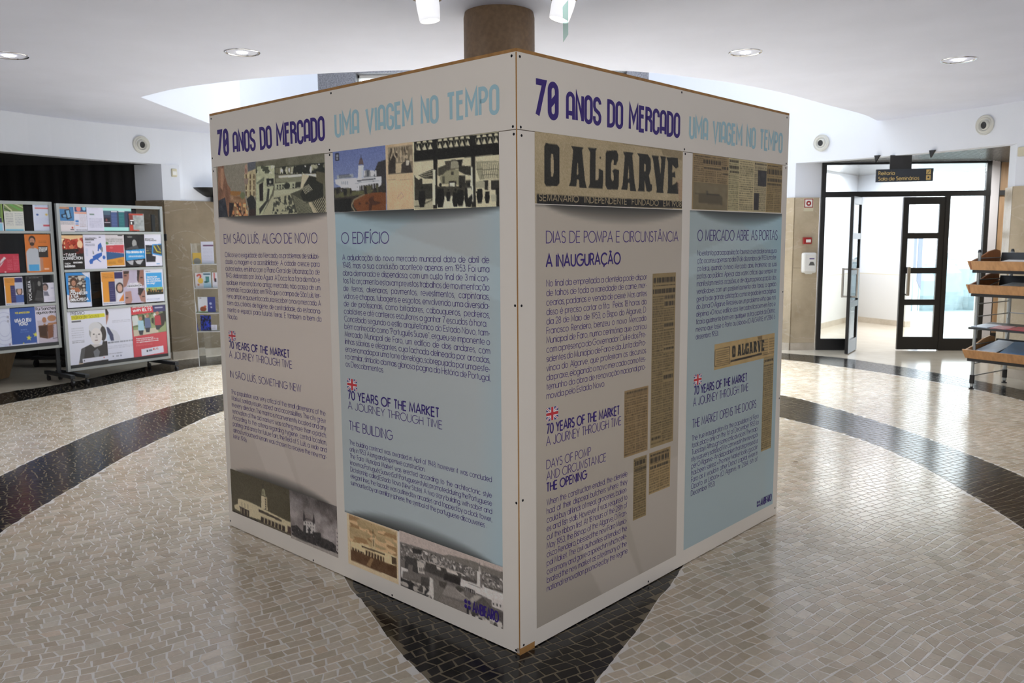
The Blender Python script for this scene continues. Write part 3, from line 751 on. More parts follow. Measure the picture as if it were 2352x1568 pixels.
sb = empty('garden_screen', (xa + .15, 17.0, -.006), 'blue-grey two-strip screen on thin legs outside, behind the closed door leaf', 'screen')
for ua, ub, za in ((0, .155, .95), (.19, .275, .62)):
    m_ = MB(); v = [Fx.pt(ua, 1.56, 0), Fx.pt(ub, 1.56, 0), Fx.pt(ub, za - .12, 0), Fx.pt(ua, za + .06, 0)]; v += [q - Fx.n * .03 for q in v]
    m_.add(v, [(3, 2, 1, 0), (4, 5, 6, 7), (0, 1, 5, 4), (1, 2, 6, 5), (2, 3, 7, 6), (3, 0, 4, 7)]).build('strip', M['blind'], sb)
    MB().fbox(Fx, ub - .02, ub - .005, -.006, za, -.03, -.015).build('leg', M['white_m'], sb)
# ------------------------------------------------------------------ mosaic floor: small cut stones, black bands and the dark pointed star ray
inner_in = cat([(-2.70, 3.4), (-2.84, 4.46), (-2.88, 5.49), (-2.89, 6.15), (-2.84, 6.85), (-2.74, 7.64), (-2.3, 8.4), (-1.3, 8.95), (0, 9.05), (1.1, 8.75), (1.95, 8.0), (2.4, 7.25), (2.63, 6.81), (2.78, 6.32), (2.85, 5.76), (2.84, 5.17), (2.80, 4.5), (2.65, 3.4), (2.2, 2.0), (1.2, .7), (0, .2), (-1.2, .7), (-2.3, 2.0)], 8, True)
inner_out = cat([(-3.40, 3.4), (-3.50, 4.6), (-3.53, 5.59), (-3.54, 6.3), (-3.52, 6.95), (-3.45, 7.44), (-3.33, 8.00), (-3.06, 8.56), (-2.4, 9.3), (-1.3, 9.9), (0, 10.0), (1.2, 9.7), (2.1, 9.1), (2.75, 8.31), (2.98, 7.77), (3.15, 7.19), (3.27, 6.64), (3.34, 6.08), (3.40, 5.42), (3.38, 4.5), (3.28, 3.4), (2.9, 1.7), (1.7, .1), (0, -.5), (-1.7, .1), (-3.0, 1.7)], 8, True)
outer_in = cat([(-5.3, 7.0), (-5.08, 8.0), (-4.85, 8.55), (-4.64, 8.98), (-4.43, 9.48), (-4.17, 10.1), (-3.92, 10.6), (-2.6, 11.45), (0, 12.0), (2.4, 11.6), (3.57, 10.78), (3.94, 10.31), (4.27, 9.81), (4.54, 9.3), (4.8, 8.7), (4.97, 7.95), (5.2, 6.6), (5.35, 5), (5.2, 2), (4, -1.5), (0, -3.6), (-4, -1.5), (-5.3, 2), (-5.45, 5)], 8, True)
outer_out = cat([(-5.75, 7.4), (-5.45, 8.74), (-5.22, 9.06), (-5.02, 9.5), (-4.80, 10.2), (-4.55, 10.95), (-4.30, 11.30), (-2.8, 12.5), (0, 13), (2.8, 12.3), (3.70, 11.45), (4.30, 10.98), (4.62, 10.45), (4.86, 9.95), (5.12, 9.2), (5.33, 8.45), (5.62, 7.2), (5.85, 5), (5.7, 1.8), (4.4, -2), (0, -4.1), (-4.4, -2), (-5.8, 1.8), (-5.95, 5)], 8, True)
star = cat([(0, 2.15), (-.13, 2.5), (-.31, 2.85), (-.45, 3.08), (-.57, 3.32), (-.68, 3.55), (-.79, 3.76), (-1.05, 4.5), (-.95, 5.3), (0, 6.6), (.95, 5.3), (1.05, 4.5), (.76, 3.76), (.65, 3.55), (.54, 3.31), (.42, 3.08), (.30, 2.85), (.13, 2.5)], 6, True)
def inside(P, poly):
    x, y = P[:, 0], P[:, 1]; r = np.zeros(len(P), bool); j = len(poly) - 1
    for i in range(len(poly)):
        xi, yi = poly[i]; xj, yj = poly[j]
        c = ((yi > y) != (yj > y))
        with np.errstate(divide='ignore', invalid='ignore'): xx = (xj - xi) * (y - yi) / (yj - yi) + xi
        r ^= c & (x < xx); j = i
    return r
curves = [star, inner_in, inner_out, outer_in, outer_out]
def region(P):
    s_ = inside(P, star); a = inside(P, inner_in); b = inside(P, inner_out); c = inside(P, outer_in); d = inside(P, outer_out)
    r = np.full(len(P), 5); r[d] = 4; r[c] = 3; r[b] = 2; r[a] = 1; r[s_] = 0
    return r
floor = MB().box(-9.5, 9.5, -5.1, 17, -.12, -.0016).build('floor', M['grout_l'], kind='structure')
def band(A, B, n=260):
    def res(c):
        c = np.vstack([c, c[:1]]); k = np.argmin(np.abs(np.arctan2(c[:-1, 1] - 5.5, c[:-1, 0])))
        c = np.vstack([c[k:-1], c[:k + 1]]); L = np.r_[0, np.cumsum(np.hypot(*np.diff(c, axis=0).T))]; t = np.linspace(0, L[-1], n)
        return np.c_[np.interp(t, L, c[:, 0]), np.interp(t, L, c[:, 1])]
    a, b = res(A), res(B); V = np.vstack([a, b]); V = np.c_[V, np.full(len(V), -.0011)]; i = np.arange(n - 1)
    return V, np.c_[i, i + n, i + n + 1, i + 1]
def shrink(c, e): 
    t = np.roll(c, -1, 0) - np.roll(c, 1, 0); t /= np.linalg.norm(t, axis=1)[:, None]
    return c + e * np.c_[-t[:, 1], t[:, 0]]
def orient(c): 
    a = 0.5 * np.sum(c[:, 0] * np.roll(c[:, 1], -1) - np.roll(c[:, 0], -1) * c[:, 1]); return c if a > 0 else c[::-1]
curves = [orient(c) for c in curves]; star, inner_in, inner_out, outer_in, outer_out = curves
V1, Q1 = band(shrink(inner_in, -.004), shrink(inner_out, .004)); V2, Q2 = band(shrink(outer_in, -.004), shrink(outer_out, .004))
fast_mesh('grout', np.vstack([V1, V2]), np.vstack([Q1, Q2 + len(V1)]), M['grout_d'], floor)
sc = shrink(star, .004); MB().prism([tuple(p) for p in sc], -.0014, -.0011).build('grout', M['grout_d'], floor)
# smooth slabs outside the outer band
oo = outer_out; pv = MB()
res_n = len(oo)
big = []
for p in oo:
    d = p - np.array([0, 5.0]); d /= np.linalg.norm(d); t = min([abs(9.4 / d[0]) if d[0] else 99, (11.8 / d[1]) if d[1] > 0 else 99, (-10.0 / d[1]) if d[1] < 0 else 99]); big.append(np.array([0, 5.0]) + d * t)
Vp = np.vstack([oo, np.array(big)]); Vp = np.c_[Vp, np.zeros(len(Vp))]; i = np.arange(res_n)
fast_mesh('stone_paving', Vp, np.c_[i, i + res_n, (i + 1) % res_n + res_n, (i + 1) % res_n][:, [0, 1, 2, 3]], M['paving'], floor)

def stone_set():
    out = []
    pitch = .0515; g = np.random.default_rng(11)
    ang = math.radians(33); ex = np.array([math.cos(ang), math.sin(ang)]); ey = np.array([-ex[1], ex[0]])
    C0 = np.array([0, 6.0])
    for r in range(int(-9.6 / pitch), int(9.6 / pitch)):
        t = -9.6 + g.uniform(0, .07); 
        xs = [t]
        L = g.choice([.050, .056, .062, .070, .080, .098], size=360, p=[.2, .24, .22, .18, .11, .05]) * g.uniform(.93, 1.07, 360)
        e = t + np.r_[0, np.cumsum(L)]; e = e[e < 9.6]
        out.append((r, e))
    S0 = []; 
    for r, e in out:
        a = np.c_[e[:-1], e[1:]]; k = np.clip(g.normal(0, .0042, len(e)), -.009, .009); S0.append(np.c_[a, np.full(len(a), r * pitch), np.full(len(a), (r + 1) * pitch), k[:-1], k[1:]])
    S0 = np.vstack(S0); n = len(S0); j = .0040
    u0, u1, v0, v1, ka, kb_ = S0.T
    Uq = np.stack([u0 + j, u1 - j, u1 - j, u0 + j], 1) + np.stack([-ka, -kb_, kb_, ka], 1) + np.clip(g.normal(0, .0014, (n, 4)), -.0034, .0034); Vq = np.stack([v0 + j, v0 + j, v1 - j, v1 - j], 1) + np.clip(g.normal(0, .0017, (n, 4)), -.0034, .0034)
    # gentle bowing of the rows, as laid by hand
    W = Vq + .10 * np.sin(Uq * .8 + .6) + .014 * np.sin(Uq * 4.1 + 1.3 * Vq) + .010 * np.sin(Uq * 9.7 + 3 * Vq); Z = Uq + .016 * np.sin(Vq * 3.7) + .008 * np.sin(Vq * 11 + Uq)
    P = C0 + Z[..., None] * ex + W[..., None] * ey
    return P, g
SP, g_st = stone_set()
def convex(P):
    q = np.stack([(P[:, (k + 1) % 4, 0] - P[:, k, 0]) * (P[:, (k + 2) % 4, 1] - P[:, (k + 1) % 4, 1]) - (P[:, (k + 1) % 4, 1] - P[:, k, 1]) * (P[:, (k + 2) % 4, 0] - P[:, (k + 1) % 4, 0]) for k in range(4)], 1)
    return (q > 0).all(1) | (q < 0).all(1)
cen = SP.mean(1)
keep = (cen[:, 1] > 1.0) & (cen[:, 1] < 12.6) & (np.abs(cen[:, 0]) < 6.2) & (cen[:, 1] > np.abs(cen[:, 0]) * .8 - .6)
# stones wholly under the exhibition cube stay out
SP = SP[keep]; cen = cen[keep]
reg = region(cen); ok = reg < 5; SP = SP[ok]; cen = cen[ok]; reg = reg[ok]
vr = region(SP.reshape(-1, 2)).reshape(-1, 4)
bad = vr != reg[:, None]
dense = []
for c in curves:
    c2 = np.vstack([c, c[:1]]); L = np.r_[0, np.cumsum(np.hypot(*np.diff(c2, axis=0).T))]; t = np.arange(0, L[-1], .006)
    dense.append(np.c_[np.interp(t, L, c2[:, 0]), np.interp(t, L, c2[:, 1])])
dense = np.vstack(dense)
I, J = np.nonzero(bad)
for a, b in zip(I, J):
    p = SP[a, b]; q = dense[np.argmin(((dense - p) ** 2).sum(1))]; d = cen[a] - q; l = np.linalg.norm(d)
    SP[a, b] = q + d / (l + 1e-9) * min(.0032, l * .5)
# pull back corners that lie too near to a border
area = .5 * np.abs((SP[:, 2, 0] - SP[:, 0, 0]) * (SP[:, 3, 1] - SP[:, 1, 1]) - (SP[:, 3, 0] - SP[:, 1, 0]) * (SP[:, 2, 1] - SP[:, 0, 1]))
ok = (area > .0004) & convex(SP); print('stones', len(SP), 'bad', int((~convex(SP)).sum())); SP, cen, reg, area = SP[ok], cen[ok], reg[ok], area[ok]
dark = np.isin(reg, (0, 2, 4))
def project(P):
    d = np.c_[P, np.zeros(len(P))] - EYEP; z = d @ FWD; return np.c_[W_IMG / 2 + F_PX * (d @ RGT) / z, H_IMG / 2 - F_PX * (d @ UPV) / z], z
uvp, zz = project(cen)
inimg = (uvp[:, 0] > 5) & (uvp[:, 0] < W_IMG - 5) & (uvp[:, 1] < H_IMG - 4)
# hidden by the cube: inside its plan or behind its front faces
CF = np.array([.02248, 3.04244]); TH = .82456; CW = 2.21
dLv = np.array([-math.sin(TH), math.cos(TH)]); dRv = np.array([math.cos(TH), math.sin(TH)])
rel = cen - CF; beh = (rel @ dRv > 0) & (rel @ dLv > 0) & (cen[:, 1] < 9)
score = np.where(inimg & ~beh, area / zz ** 3, -1)
top = np.argsort(-score)[:300]; sel = np.zeros(len(SP), bool); sel[top] = True
def stone_cols(n, dk, g):
    c = np.zeros((n, 3)); v = g.random(n)
    a = np.array([.55, .455, .325]); b = np.array([.80, .72, .59]); hi = np.clip(g.beta(1.3, 3.0, n), 0, 1)[:, None]
    c = a * (1 - hi) + b * hi; c *= (1 + g.normal(0, .05, (n, 1))); c[:, 0] *= 1 + g.normal(0, .015, n)
    kb = np.array([.009, .009, .010]) * (1 + g.normal(0, .25, (n, 1)))
    c[dk] = np.clip(kb[dk], .004, .03); return c
SC = stone_cols(len(SP), dark, g_st)
mst = mat_print('cut_stone', .17, .42)
nt = mst.node_tree; b_ = nt.nodes['Principled BSDF']; tc = nt.nodes.new('ShaderNodeTexCoord'); nz = nt.nodes.new('ShaderNodeTexNoise'); nz.inputs['Scale'].default_value = 60
nt.links.new(tc.outputs['Object'], nz.inputs['Vector']); mr = nt.nodes.new('ShaderNodeMapRange'); mr.inputs['To Min'].default_value = .86; mr.inputs['To Max'].default_value = 1.14
nt.links.new(nz.outputs['Fac'], mr.inputs['Value']); vm = nt.nodes.new('ShaderNodeVectorMath'); vm.operation = 'SCALE'
nt.links.new(nt.nodes['Color Attribute'].outputs['Color'], vm.inputs[0]); nt.links.new(mr.outputs[0], vm.inputs['Scale']); nt.links.new(vm.outputs[0], b_.inputs['Base Color'])
def stones(name, idx, **props):
    P = SP[idx]; n = len(P)
    # counter-clockwise top
    ar = (P[:, 2, 0] - P[:, 0, 0]) * (P[:, 3, 1] - P[:, 1, 1]) - (P[:, 3, 0] - P[:, 1, 0]) * (P[:, 2, 1] - P[:, 0, 1])
    P = np.where((ar < 0)[:, None, None], P[:, ::-1], P)
    Vt = np.concatenate([P, np.zeros((n, 4, 1))], 2); Vb = np.concatenate([P, np.full((n, 4, 1), -.003)], 2)
    V = np.concatenate([Vt, Vb], 1).reshape(-1, 3); k = (np.arange(n) * 8)[:, None]
    Q = np.concatenate([k + [0, 1, 2, 3], k + [0, 4, 5, 1], k + [1, 5, 6, 2], k + [2, 6, 7, 3], k + [3, 7, 4, 0]]).reshape(-1, 4)
    return fast_mesh(name, V, Q, mst, floor, np.repeat(SC[idx], 8, 0), **props)
stones('stone_field', np.nonzero(~sel & ~dark)[0], kind='stuff')
stones('stone_field', np.nonzero(~sel & dark)[0], kind='stuff')
for t in top: stones('stone', np.array([t]))
# ------------------------------------------------------------------ the exhibition cube
CUBE_H, SEAM = 2.25, 1.981
Lc = CF + CW * dLv; Rc = CF + CW * dRv; Bc = Lc + CW * dRv
FL = Frame(Lc, CF - Lc); FR = Frame(CF, Rc - CF); FBL = Frame(Rc, Bc - Rc); FBR = Frame(Bc, Lc - Bc)
ctr = (CF + Bc) / 2
cube = empty('exhibition_cube', (*ctr, 0), 'large white four-sided exhibition cube with printed text and photographs, standing round the column', 'display')
TH_P = .019
hdr = {}; low = {}
for key, F_, a, b in (('L', FL, 0, CW), ('R', FR, .0015, CW), ('B', FBL, 0, CW), ('C', FBR, 0, CW)):
    a2 = a if key != 'R' else .0
    s0 = TH_P if key in 'RBC' else 0; s0 = 0
    m_ = MB()
    # butt joints: left face runs through, the right face starts behind it
    ua, ub = (0.0, CW - .002) if key == 'L' else (.003 if key == 'R' else TH_P, CW if key == 'R' else CW - TH_P)
    if key == 'L': d0, d1 = -TH_P, 0
    else: d0, d1 = -TH_P, 0
    m_.fbox(F_, ua, ub, SEAM + .0012, CUBE_H, d0, d1); hdr[key] = m_.build('header_panel', M['white'], cube, bevel=.0008)
    m_ = MB(); m_.fbox(F_, ua, ub, .004 if key != 'R' else .004, SEAM - .0012, d0, d1)
    low[key] = m_.build('text_panel', M['white'], cube, bevel=.0008)
    m_ = MB(); m_.fbox(F_, .004, CW - .004, CUBE_H, CUBE_H + .011, d0 - .03, d1 + .001); m_.build('top_rail', M['edge'], cube)
    m_ = MB()
    for u in (.03, CW / 2, CW - .06): m_.fbox(F_, u, u + .03, .01, CUBE_H - .01, -TH_P - .035, -TH_P)
    m_.fbox(F_, .03, CW - .03, SEAM - .05, SEAM + .05, -TH_P - .03, -TH_P); m_.build('batten', M['edge'], cube)
MB().fbox(FR, .0, .085, 0.0, .026, -.0165, .0012).build('bare_plywood', M['edge'], low['R'], label='chipped bottom corner showing raw plywood')
MB().fbox(FR, -.0008, .0028, .02, CUBE_H - .002, -.004, -.0006).build('corner_edge', M['edge'], cube)
def screws(F_, pts, par):
    for u, z in pts:
        MB().lathe(F_.pt(u, z, -.0005), F_.n, [(.0, .0012), (.0042, .0014), (.0052, .0008), (.0052, 0)], 10).build('screw', M['screw'], par)
screws(FL, [(2.187, 2.237), (1.099, 2.238), (.02, 2.235), (.012, 2.03), (2.191, 1.992), (1.074, 1.994)], hdr['L'])
screws(FL, [(.016, 1.962), (2.195, 1.965), (1.073, 1.972), (2.196, 1.35), (2.196, .603), (.008, .612), (.012, .03), (.824, .014), (1.438, .014), (2.190, .014)], low['L'])
screws(FR, [(.018, 2.234), (1.101, 2.240), (2.18, 2.236), (.021, 1.990), (1.132, 1.992), (2.189, 1.991)], hdr['R'])
screws(FR, [(.025, 1.961), (1.140, 1.972), (2.186, 1.968), (2.198, 1.289), (.020, 1.349), (.021, .611), (2.198, .685), (.884, .016), (.022, .034), (2.188, .045)], low['R'])
D_BG, D_PH, D_TX = .0004, .0009, .0014
# titles on the header boards
def words(F_, par, txt, u0, z, h, wt, width, ink, d=.0006, **kw):
    """one flat mesh per word"""
    out, tot, sp = layout(txt, kw['G'], kw['gap'], kw['space']); sx = width / tot; i = 0
    ws = txt.split(' '); n = 0
    for w_ in ws:
        if not w_: continue
        x = out[n][0]; ww = layout(w_, kw['G'], kw['gap'], kw['space'])[1]
        T = Text(F_, d); T.line(w_, u0 + x * sx, z, h, wt, width=ww * sx, **kw); T.build(ink, par); n += len(w_)
def title(F_, par, a70, a1, b1, a2, b2):
    words(F_, par, '70', a70[0] + .012, 2.042, .118, .19, a70[1] - a70[0] - .024, M['ink_b'], G=GD, gap=.22, space=.3)
    words(F_, par, 'ANOS DO MERCADO', a1 + .008, 2.045, .094, .18, b1 - a1 - .016, M['ink_b'], G=GD, gap=.15, space=.30)
    words(F_, par, 'UMA VIAGEM NO TEMPO', a2 + .008, 2.049, .093, .165, b2 - a2 - .016, M['ink_t'], G=GD, gap=.155, space=.34)
title(FL, hdr['L'], (.066, .193), .232, 1.043, 1.118, 2.126)
title(FR, hdr['R'], (.092, .234), .277, 1.091, 1.168, 2.136)
# printed backgrounds with the printed soft drop below / above each photograph
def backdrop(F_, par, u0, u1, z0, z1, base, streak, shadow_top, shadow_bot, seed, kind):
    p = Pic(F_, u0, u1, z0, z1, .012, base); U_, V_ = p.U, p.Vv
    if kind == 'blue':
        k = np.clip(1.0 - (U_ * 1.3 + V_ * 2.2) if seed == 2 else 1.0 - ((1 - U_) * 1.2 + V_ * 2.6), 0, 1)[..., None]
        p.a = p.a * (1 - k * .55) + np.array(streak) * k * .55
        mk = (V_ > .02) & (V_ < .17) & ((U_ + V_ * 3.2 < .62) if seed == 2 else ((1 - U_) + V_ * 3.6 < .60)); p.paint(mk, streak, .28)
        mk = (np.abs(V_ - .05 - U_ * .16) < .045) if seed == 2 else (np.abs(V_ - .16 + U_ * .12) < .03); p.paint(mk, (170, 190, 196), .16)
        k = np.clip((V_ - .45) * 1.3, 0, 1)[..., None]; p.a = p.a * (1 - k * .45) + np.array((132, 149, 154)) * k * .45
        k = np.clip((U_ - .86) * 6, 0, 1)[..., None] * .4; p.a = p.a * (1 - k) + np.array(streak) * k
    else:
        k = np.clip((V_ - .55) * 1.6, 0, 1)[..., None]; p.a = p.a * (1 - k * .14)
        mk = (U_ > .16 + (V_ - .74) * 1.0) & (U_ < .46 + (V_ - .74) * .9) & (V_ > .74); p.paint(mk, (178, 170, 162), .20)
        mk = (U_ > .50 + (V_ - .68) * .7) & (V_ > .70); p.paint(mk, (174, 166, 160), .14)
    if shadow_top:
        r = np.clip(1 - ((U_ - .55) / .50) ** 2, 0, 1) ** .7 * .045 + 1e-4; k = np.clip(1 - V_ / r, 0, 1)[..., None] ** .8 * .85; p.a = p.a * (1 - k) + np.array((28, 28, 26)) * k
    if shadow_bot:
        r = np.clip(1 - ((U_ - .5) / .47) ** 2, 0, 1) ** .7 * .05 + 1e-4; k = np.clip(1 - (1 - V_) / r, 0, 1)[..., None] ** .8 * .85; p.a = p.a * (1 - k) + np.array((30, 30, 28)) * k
    p.build(par, D_BG, 'printed_background')
GREY, BLUE, STK = (162, 152, 141), (138, 142, 140), (118, 147, 156)
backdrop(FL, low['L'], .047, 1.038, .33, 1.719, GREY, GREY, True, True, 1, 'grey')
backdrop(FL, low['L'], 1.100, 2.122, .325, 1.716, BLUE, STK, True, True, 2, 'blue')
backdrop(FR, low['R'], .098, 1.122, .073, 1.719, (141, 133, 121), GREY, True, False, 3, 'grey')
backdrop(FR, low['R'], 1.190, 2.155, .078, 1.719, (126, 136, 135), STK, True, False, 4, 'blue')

# --- photographs. crop tuples: where the flat coordinates are counted from
C1, C2, C3, C4 = (490, 350, 8.711), (520, 1060, 6.532), (790, 1170, 5.408), (1570, 340, 9.8)
C7, C8 = (750, 290, 5.2267), (1200, 160, 4.9)
# ruins and the seaside grandstand
p = Pic(FL, .050, 1.034, 1.719, 1.984, .0036, (118, 112, 96), C1)
p.noise(10, (20, 60), 5)
p.poly([(90, 290), (215, 270), (225, 420), (290, 640), (350, 730), (340, 1000), (310, 1290), (110, 1300)], (112, 78, 56)); p.noise(34, (6, 40), 6, p.mask([(90, 290), (215, 270), (225, 420), (290, 640), (350, 730), (340, 1000), (310, 1290), (110, 1300)]), (1, .75, .6))
p.poly([(150, 320), (205, 320), (215, 560), (190, 760), (150, 700)], (150, 112, 84))
p.poly([(110, 960), (240, 900), (300, 1290), (110, 1300)], (34, 36, 42)); p.noise(24, (10, 30), 8, p.mask([(110, 960), (240, 900), (300, 1290), (110, 1300)]))
p.poly([(340, 770), (560, 780), (540, 850), (430, 870), (350, 850)], (134, 92, 42))
p.poly([(350, 860), (540, 870), (640, 900), (700, 1270), (320, 1290)], (128, 96, 66)); p.noise(38, (14, 26), 9, p.mask([(350, 860), (540, 870), (640, 900), (700, 1270), (320, 1290)]))
p.ell(590, 860, 48, 70, (92, 98, 66)); p.specks(p.mask([(380, 1010), (640, 990), (715, 1080), (690, 1280), (370, 1285)]), [(206, 170, 126), (60, 38, 28), (170, 112, 70), (196, 158, 110)], (14, 44), 12, .46)
p.poly([(320, 1000), (420, 1010), (400, 1130), (360, 1290), (320, 1290)], (38, 30, 28))
p.poly([(690, 200), (860, 180), (850, 330), (700, 380)], (78, 80, 84))
p.poly([(620, 430), (850, 330), (860, 900), (780, 860), (700, 940), (650, 820)], (160, 148, 112)); p.noise(26, (20, 60), 13, p.mask([(620, 430), (850, 330), (860, 900), (780, 860), (700, 940), (650, 820)]))
for x in (650, 730, 805):
    for y in (440, 560, 660, 780): p.poly([(x, y), (x + 24, y - 6), (x + 24, y + 84), (x, y + 88)], (78, 62, 40))
p.poly([(635, 260), (680, 230), (690, 430), (630, 440)], (150, 120, 100)); p.rect(645, 330, 665, 400, (84, 50, 40))
p.poly([(620, 520), (710, 520), (700, 560), (690, 640), (630, 640)], (122, 104, 90))
p.poly([(670, 930), (760, 850), (810, 880), (860, 1010), (850, 1130), (720, 1130)], (30, 30, 27)); p.poly([(715, 1130), (870, 1120), (870, 1270), (715, 1270)], (40, 28, 22))
# right half of the picture: panorama
p.poly([(850, 200), (2235, 20), (2235, 1210), (980, 1260), (850, 1270)], (86, 84, 66)); p.noise(20, (10, 24), 14, p.mask([(850, 200), (2235, 20), (2235, 220), (850, 320)]))
p.poly([(860, 290), (1230, 260), (1230, 600), (1170, 820), (980, 1255), (860, 1265)], (158, 160, 128)); p.noise(22, (16, 30), 15, p.mask([(860, 290), (1230, 260), (1230, 600), (1170, 820), (980, 1255), (860, 1265)]))
p.poly([(920, 640), (1000, 590), (1000, 970), (930, 970)], (30, 26, 22)); p.poly([(860, 610), (1020, 490), (1020, 570), (880, 640)], (96, 100, 78))
p.poly([(960, 280), (1110, 290), (1100, 380), (990, 380)], (52, 56, 40)); p.specks(p.mask([(860, 280), (1230, 260), (1230, 420), (860, 420)]), [(60, 64, 48), (190, 190, 160), (96, 98, 74)], (10, 30), 16, .5)
p.poly([(1065, 525), (1210, 520), (1210, 670), (1075, 680)], (26, 28, 24)); p.line([(1090, 660), (1200, 655)], 14, (150, 150, 130)); p.ell(1140, 590, 22, 30, (150, 150, 130))
p.poly([(1090, 720), (1130, 730), (1110, 960), (930, 1240), (920, 1120), (1060, 960)], (48, 50, 42))
p.poly([(1230, 300), (2235, 200), (2235, 420), (1230, 440)], (32, 34, 27)); p.specks(p.mask([(1230, 310), (2235, 225), (2235, 420), (1230, 430)]), [(205, 202, 176), (150, 148, 122), (88, 86, 66), (220, 216, 190)], (9, 44), 19, .54)
p.poly([(1310, 470), (1770, 430), (1770, 490), (1310, 510)], (198, 192, 166)); p.poly([(1250, 520), (1770, 480), (1760, 560), (1260, 600)], (112, 112, 88))
p.poly([(1230, 620), (1760, 570), (1760, 700), (1230, 750)], (150, 152, 124))
for x in (1270, 1325, 1380, 1585, 1640):
    for y in (650, 700): p.rect(x, y - (x - 1270) * .06, x + 34, y + 34 - (x - 1270) * .06, (50, 52, 42))
p.ell(1475, 670, 62, 66, (34, 36, 28)); p.poly([(1650, 590), (1780, 580), (1780, 700), (1640, 700)], (40, 42, 33))
p.poly([(1220, 760), (1740, 710), (1740, 780), (1200, 900)], (156, 156, 128)); p.poly([(1180, 880), (1540, 820), (1680, 1230), (980, 1255)], (150, 148, 118))
p.specks(p.mask([(1215, 910), (1560, 840), (1690, 1220), (1180, 1230)]), [(46, 48, 40), (64, 64, 52)], (26, 56), 21, .5)
p.poly([(1560, 820), (1740, 750), (1960, 990), (2060, 1215), (1700, 1225)], (60, 60, 46))
for k in range(15): p.line([(1590 + k * 24, 840 + k * 14), (1700 + k * 26, 1220)], 7, (142, 140, 112))
p.poly([(1780, 440), (1920, 430), (1900, 560), (1800, 700), (1740, 740)], (178, 168, 140)); p.poly([(1770, 430), (2060, 430), (2060, 490), (1960, 470)], (206, 198, 170))
p.poly([(1920, 470), (2060, 500), (2200, 640), (2200, 900), (1960, 980), (1800, 960), (1740, 840), (1820, 640)], (33, 34, 26)); p.poly([(2060, 380), (2235, 410), (2200, 640), (2060, 560)], (76, 72, 52))
for k in range(7): p.line([(1770 + k * 22, 700 - k * 10), (1850 + k * 22, 830 - k * 14)], 9, (196, 190, 160))
p.poly([(1900, 1000), (1960, 985), (2090, 1215), (2010, 1215)], (160, 150, 122)); p.poly([(1970, 985), (2235, 880), (2235, 1210), (2100, 1214)], (44, 42, 32))
for k in range(8): p.line([(1975 + k * 32, 985 - k * 14), (2110 + k * 34, 1210)], 10, (178, 170, 140))
p.build(low['L'], D_PH)

# blue sky market, sepia card, iron hall
p = Pic(FL, 1.098, 1.470, 1.717, 1.983, .0038, (92, 102, 148), C7)
k = p.Vv[..., None]; p.a = np.array((88, 99, 140)) * (1 - k) + np.array((120, 130, 155)) * k
p.poly([(90, 740), (715, 640), (715, 1025), (90, 1030)], (44, 40, 34)); p.poly([(580, 530), (620, 430), (715, 400), (715, 700), (580, 640)], (46, 44, 44))
p.poly([(450, 560), (480, 520), (590, 540), (590, 610), (450, 620)], (70, 74, 78)); p.specks(p.mask([(450, 530), (600, 530), (600, 600), (450, 600)]), [(180, 180, 180), (120, 120, 118)], (5, 12), 4, .5)
p.poly([(125, 590), (320, 570), (330, 610), (130, 640)], (140, 146, 150)); p.line([(150, 592), (280, 580)], 10, (60, 62, 66)); p.line([(150, 612), (300, 598)], 10, (60, 62, 66))
p.poly([(385, 470), (448, 470), (446, 610), (378, 620)], (200, 204, 208)); p.poly([(415, 480), (448, 480), (446, 610), (418, 612)], (170, 176, 184))
p.poly([(385, 460), (448, 460), (436, 405), (398, 405)], (86, 72, 70)); p.poly([(398, 405), (436, 405), (420, 375), (412, 375)], (70, 60, 66)); p.line([(416, 380), (415, 345)], 6, (50, 50, 60))
p.poly([(105, 640), (345, 620), (660, 600), (660, 700), (620, 730), (400, 770), (270, 770), (180, 780), (170, 720), (110, 690)], (200, 204, 206))
p.line([(370, 655), (590, 628)], 16, (58, 60, 64)); p.line([(340, 684), (640, 650)], 6, (110, 112, 114))
p.poly([(395, 715), (620, 680), (620, 730), (400, 780)], (46, 44, 42))
for x in range(410, 620, 30): p.line([(x, 712 - (x - 400) * .14), (x, 768 - (x - 400) * .14)], 7, (190, 190, 188))
for x in range(185, 270, 22): p.rect(x, 660, x + 10, 700, (120, 124, 130))
p.poly([(175, 740), (270, 735), (260, 800), (190, 810)], (50, 46, 40))
p.poly([(100, 800), (560, 760), (540, 800), (200, 850), (110, 850)], (80, 80, 52)); p.specks(p.mask([(90, 760), (715, 690), (715, 800), (90, 860)]), [(34, 32, 28), (70, 68, 48), (26, 26, 24)], (6, 18), 7, .5)
p.poly([(330, 960), (320, 900), (400, 830), (560, 795), (715, 790), (715, 1025), (380, 1028)], (98, 56, 28)); p.line([(345, 1020), (300, 950), (330, 880), (460, 815)], 14, (122, 112, 88))
p.specks(p.mask([(330, 900), (715, 800), (715, 1020), (380, 1020)]), [(62, 36, 24)], (8, 8), 9, .66)
p.poly([(90, 880), (300, 860), (300, 1025), (90, 1030)], (22, 22, 18)); p.rect(108, 330, 155, 415, (18, 20, 26)); p.rect(118, 345, 146, 372, (120, 122, 130)); p.rect(118, 380, 146, 404, (120, 122, 130))
p.build(low['L'], D_PH)
p = Pic(FL, 1.470, 1.643, 1.717, 1.983, .0038, (170, 150, 118), C7); p.noise(10, (6, 4), 3)
p.rect(738, 262, 1036, 572, (116, 104, 84)); p.specks(p.mask([(740, 270), (1030, 240), (1030, 420), (740, 440)]), [(60, 52, 42), (156, 142, 116), (90, 80, 62)], (12, 14), 4, .42)
